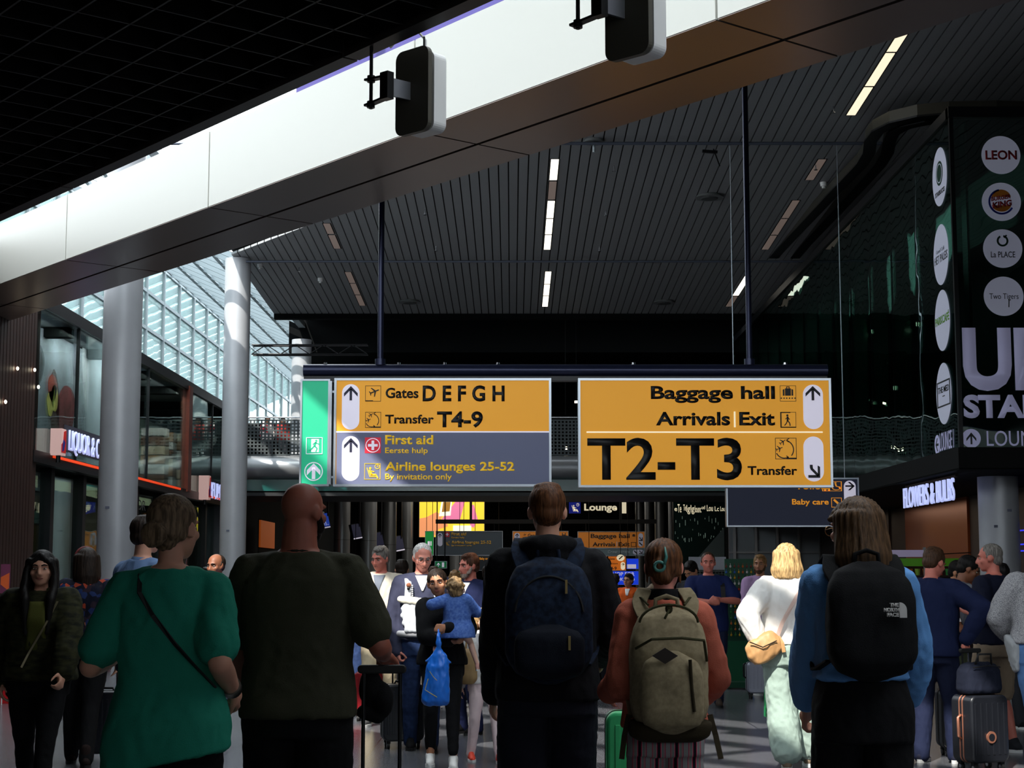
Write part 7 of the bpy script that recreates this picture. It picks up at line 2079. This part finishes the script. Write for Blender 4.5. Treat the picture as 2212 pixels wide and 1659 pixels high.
for j in range(13):
    for i in range(8):
        ci = (j * 3 + (i if j % 3 else 0) * 5 + rr.randint(0, 2)) % 8
        if ci not in proto:
            q = MB(); q.ell((0, 0, 0), (.016, .014, .020), sub=1); q.caps((0, 0, .02), (0, .012, .04), .003, .003, 6)
            o = q.build('souvenir', M('souvenir_%d' % ci, cols[ci], .35)); proto[ci] = o
        else:
            o = proto[ci].copy(); COL.objects.link(o)
        o.location = (xr - .185 + .055 * i, yr - .022, .70 + .075 * j)
        tag(o, 'small coloured keepsake hung in the rows of the green souvenir rack', 'souvenir', 'keepsakes on the green rack')
p = W(1530, 1470, 23); xr, yr = p.x, 22.9
r = empty('display_stand', (xr, yr, 0), 0, 'grey wire display stand with a white header behind the man in the navy T-shirt', 'display rack')
q = MB(); q.box((xr - .26, yr, 1.56), (xr + .26, yr + .03, 1.74)); q.build('header_panel', M('header_white', (190, 192, 200), .5), r)
q = MB()
for i in range(12): q.cyl((xr - .24 + .044 * i, yr, .1), (xr - .24 + .044 * i, yr, 1.56), .005, seg=6)
for j in range(14): q.cyl((xr - .24, yr - .004, .2 + .1 * j), (xr + .244, yr - .004, .2 + .1 * j), .005, seg=6)
q.build('wire_grid', m_chrome, r)
q = MB(); q.box((xr - .28, yr - .2, .02), (xr + .28, yr + .2, .1)); q.build('foot', m_dark, r)
for j in range(7):
    for i in range(5):
        if (j, i) == (0, 0):
            q = MB(); q.caps((0, 0, 0), (0, 0, .06), .022, .02, 10); proto2 = o = q.build('keyring', M('keyring_dark', (50, 54, 60), .3, metal=.5))
        else: o = proto2.copy(); COL.objects.link(o)
        o.location = (xr - .2 + .1 * i, yr - .03, .55 + .135 * j); tag(o, 'dark metal keyring hanging on the grey wire stand', 'keyring', 'keyrings on the wire stand')

# ---- flower market stall under the glass box
ys = 27.6
a, b = W(1872, 1195, ys), W(1968, 1240, ys)
r = empty('market_stall', ((a.x + b.x) / 2 + .3, ys, 0), 0, 'market stall with a pale lit header and green canopy strip', 'market stall')
x0, x1 = a.x, W(2110, 1200, ys).x
q = MB(); q.box((x0, ys, W(1900, 1203, ys).z), (x1 - .9, ys + .06, W(1900, 1188, ys).z)); q.build('header_strip', M('header_lilac', (150, 140, 168), .5, emit=.25), r)
q = MB(); q.box((x0, ys + .02, W(1900, 1223, ys).z), (x1, ys + .12, W(1900, 1206, ys).z)); q.build('green_canopy', M('canopy_green', (70, 130, 20), .6, emit=.12), r)
q = MB(); q.box((x0, ys + .7, 0), (x1, ys + .8, 1.7)); q.box((x0, ys + .1, 0), (x1, ys + .7, .8)); q.build('counter', m_wood, r)
q = MB(); q.box((x0 - .05, ys, 0), (x0, ys + .06, 1.95)); q.box((x1 - .9, ys, 0), (x1 - .86, ys + .06, 1.95)); q.build('frame_post', m_mcol, r)
q = MB()
for k in range(3): q.box((x0, ys + .45, .95 + .25 * k), (x1, ys + .7, .98 + .25 * k))
q.build('shelf', m_wood, r)
rr = random.Random(8); proto = {}
for k in range(3):
    for i in range(int((x1 - x0) / .13)):
        ci = rr.choice((0, 1, 2, 5, 7))
        if ci not in proto:
            q = MB(); q.cyl((0, 0, 0), (0, 0, .11), .035, .045, 12); o = q.build('bulb_pack', M('souvenir_%d' % ci, cols[ci], .35)); proto[ci] = o
        else: o = proto[ci].copy(); COL.objects.link(o)
        o.location = (x0 + .08 + .13 * i, ys + .55, .98 + .25 * k); tag(o, 'small coloured flower bulb pack on the market stall shelves', 'flower bulb pack', 'bulb packs on the market stall')
q = MB(); p = W(2086, 1228, 26.4); q.box((p.x - .07, 26.4, p.z - .12), (p.x + .07, 26.44, p.z + .12)); o = q.build('price_poster', M('poster_yellow', (226, 206, 130), .5, emit=.5)); tag(o, 'small lit yellow poster between the queueing heads', 'poster')
q = MB(); q.cyl((p.x, 26.43, 0), (p.x, 26.43, p.z - .1), .012, seg=8); q.build('poster_stand', m_dark, o)
for k, py in enumerate((1146, 1176, 1190)):
    q = MB(); p = on_x(2206, py, XR - .05); q.box((XR - .06, 25.6, p.z - .012), (XR - .04, 28.4, p.z + .012)); o = q.build('blue_strip_light', M('blue_strip', (40, 50, 230), .4, emit=.9)); tag(o, '%s blue strip light on the dark wall behind the pale column' % ('topmost', 'middle', 'lowest')[k], 'strip light')

# ---- left shop floor
p = W(18, 1510, 19.2)
r = empty('shop_counter', (p.x - .3, 19.2, 0), 0, 'red shop counter with a white letter next to the brown wall', 'counter')
q = MB(); q.box((-7.9, 19.2, .0), (W(40, 1470, 19.2).x, 19.9, W(20, 1418, 19.2).z)); q.build('counter_body', M('counter_red', (170, 24, 30), .4, emit=.04), r)
q = MB(); q.box((-7.9, 19.15, W(20, 1418, 19.2).z), (W(42, 1470, 19.2).x, 19.95, W(20, 1408, 19.2).z)); q.build('counter_top', m_wood, r)
a = W(1, 1472, 19.19); text('lettering', 'L', (a.x, 19.185, a.z), XU, ZU, 0, .05, 0, .12, c_white, r, .03)
rr = random.Random(4)
for k in range(4):
    o_ = empty('snack_box', (a.x - .3 + .14 * k, 19.5, W(20, 1408, 19.2).z), 0, None)
    tag(o_, ('orange', 'brown', 'cream', 'red')[k] + ' snack box on the red shop counter', 'snack box', None)
    q = MB(); z0 = W(20, 1408, 19.2).z; q.box((a.x - .36 + .14 * k, 19.4, z0), (a.x - .25 + .14 * k, 19.6, z0 + .14 + .03 * (k % 2))); q.build('carton', M('snack_%d' % k, ((190, 100, 50), (90, 56, 34), (200, 186, 150), (150, 40, 40))[k], .6), o_)
    q = MB(); q.box((a.x - .355 + .14 * k, 19.395, z0 + .03), (a.x - .255 + .14 * k, 19.4, z0 + .08)); q.build('paper_label', c_white, o_)
p = W(11, 1250, 19.0); r = empty('card_sign', (p.x, 19.0, 0), 0, 'orange and purple card sign on a thin white stick at the red counter', 'sign')
h = 62 / FPX * 19; w = 20 / FPX * 19
q = MB(); q.box((p.x - w / 2, 19.0, p.z - h / 2), (p.x + w / 2, 19.02, p.z + h / 2)); q.build('card', M('card_purple', (96, 44, 70), .5, emit=.10), r)
shape('orange_field', [[(-w * .45, -h * .2), (w * .45, -h * .42), (w * .45, h * .2), (-w * .45, h * .05)]], (p.x, 19.0, p.z), XU, ZU, M('card_orange', (190, 84, 40), .5, emit=.10), r)
q = MB(); q.cyl((p.x, 19.03, .0), (p.x, 19.03, p.z - h / 2), .008, seg=8); q.build('stick', m_white, r)
# dark shop front posts and lit displays on the ground floor
for k, yy in enumerate((27.6, 29.2, 31.4, 33.4, 35.9, 38.4, 41.2, 44)):
    q = MB(); q.box((-8.5, yy, 0), (-8.3, yy + .22, 3.4)); o = q.build('shop_post', M('post_dark', (22, 23, 26), .4, metal=.3)); tag(o, 'dark square post of the ground floor shop front', 'post', 'posts of the ground floor shop front')
q = MB(); q.box((-8.42, 27.6, 0.02), (-8.40, 45.8, 3.4)); o = q.build('window_6', g_shop); struct(o, 'ground floor shop glass')
for px, py, xx, w, h, rgb, e, lab in ((70, 1190, -9.4, 1.2, 1.0, (70, 60, 30), .12, 'dim yellow display behind the first ground floor glass'), (62, 1130, -9.6, 1.4, .5, (50, 90, 96), .10, 'dim teal screen behind the first ground floor glass'), (333, 1150, -9.3, 1.2, .9, (120, 70, 34), .16, 'orange display wall behind the man in light blue'),
                            (425, 1180, -9.3, 1.6, .8, (170, 96, 50), .22, 'warm lit display beside the second column'), (462, 1160, -9.5, 1.0, 1.0, (190, 130, 80), .24, 'bright warm display behind the man in the blue suit'), (575, 1155, -8.4, 1.6, .9, (170, 80, 24), .30, 'orange lit poster under the gallery')):
    c = on_x(px, py, xx)
    q = MB(); q.box((xx, c.y - w, c.z - h / 2), (xx + .06, c.y + w, c.z + h / 2)); o = q.build('lit_display', M('display_%d' % px, rgb, .5, emit=e)); tag(o, lab, 'display')
    q = MB(); q.box((xx - .02, c.y - w - .05, 0), (xx, c.y + w + .05, c.z + h / 2 + .05)); q.build('display_back', m_void, o)
c = on_x(283, 1098, -8.38); r = empty('shop_lettering', c, 0, 'dim grey capitals over the dark shop entrance behind the nearest column', 'lettering'); text('lettering', 'DIOR', c, YU, ZU, 0, 1.4, 0, .22, M('dim_letter', (110, 110, 112), .4, emit=.04), r, .0)
bake()
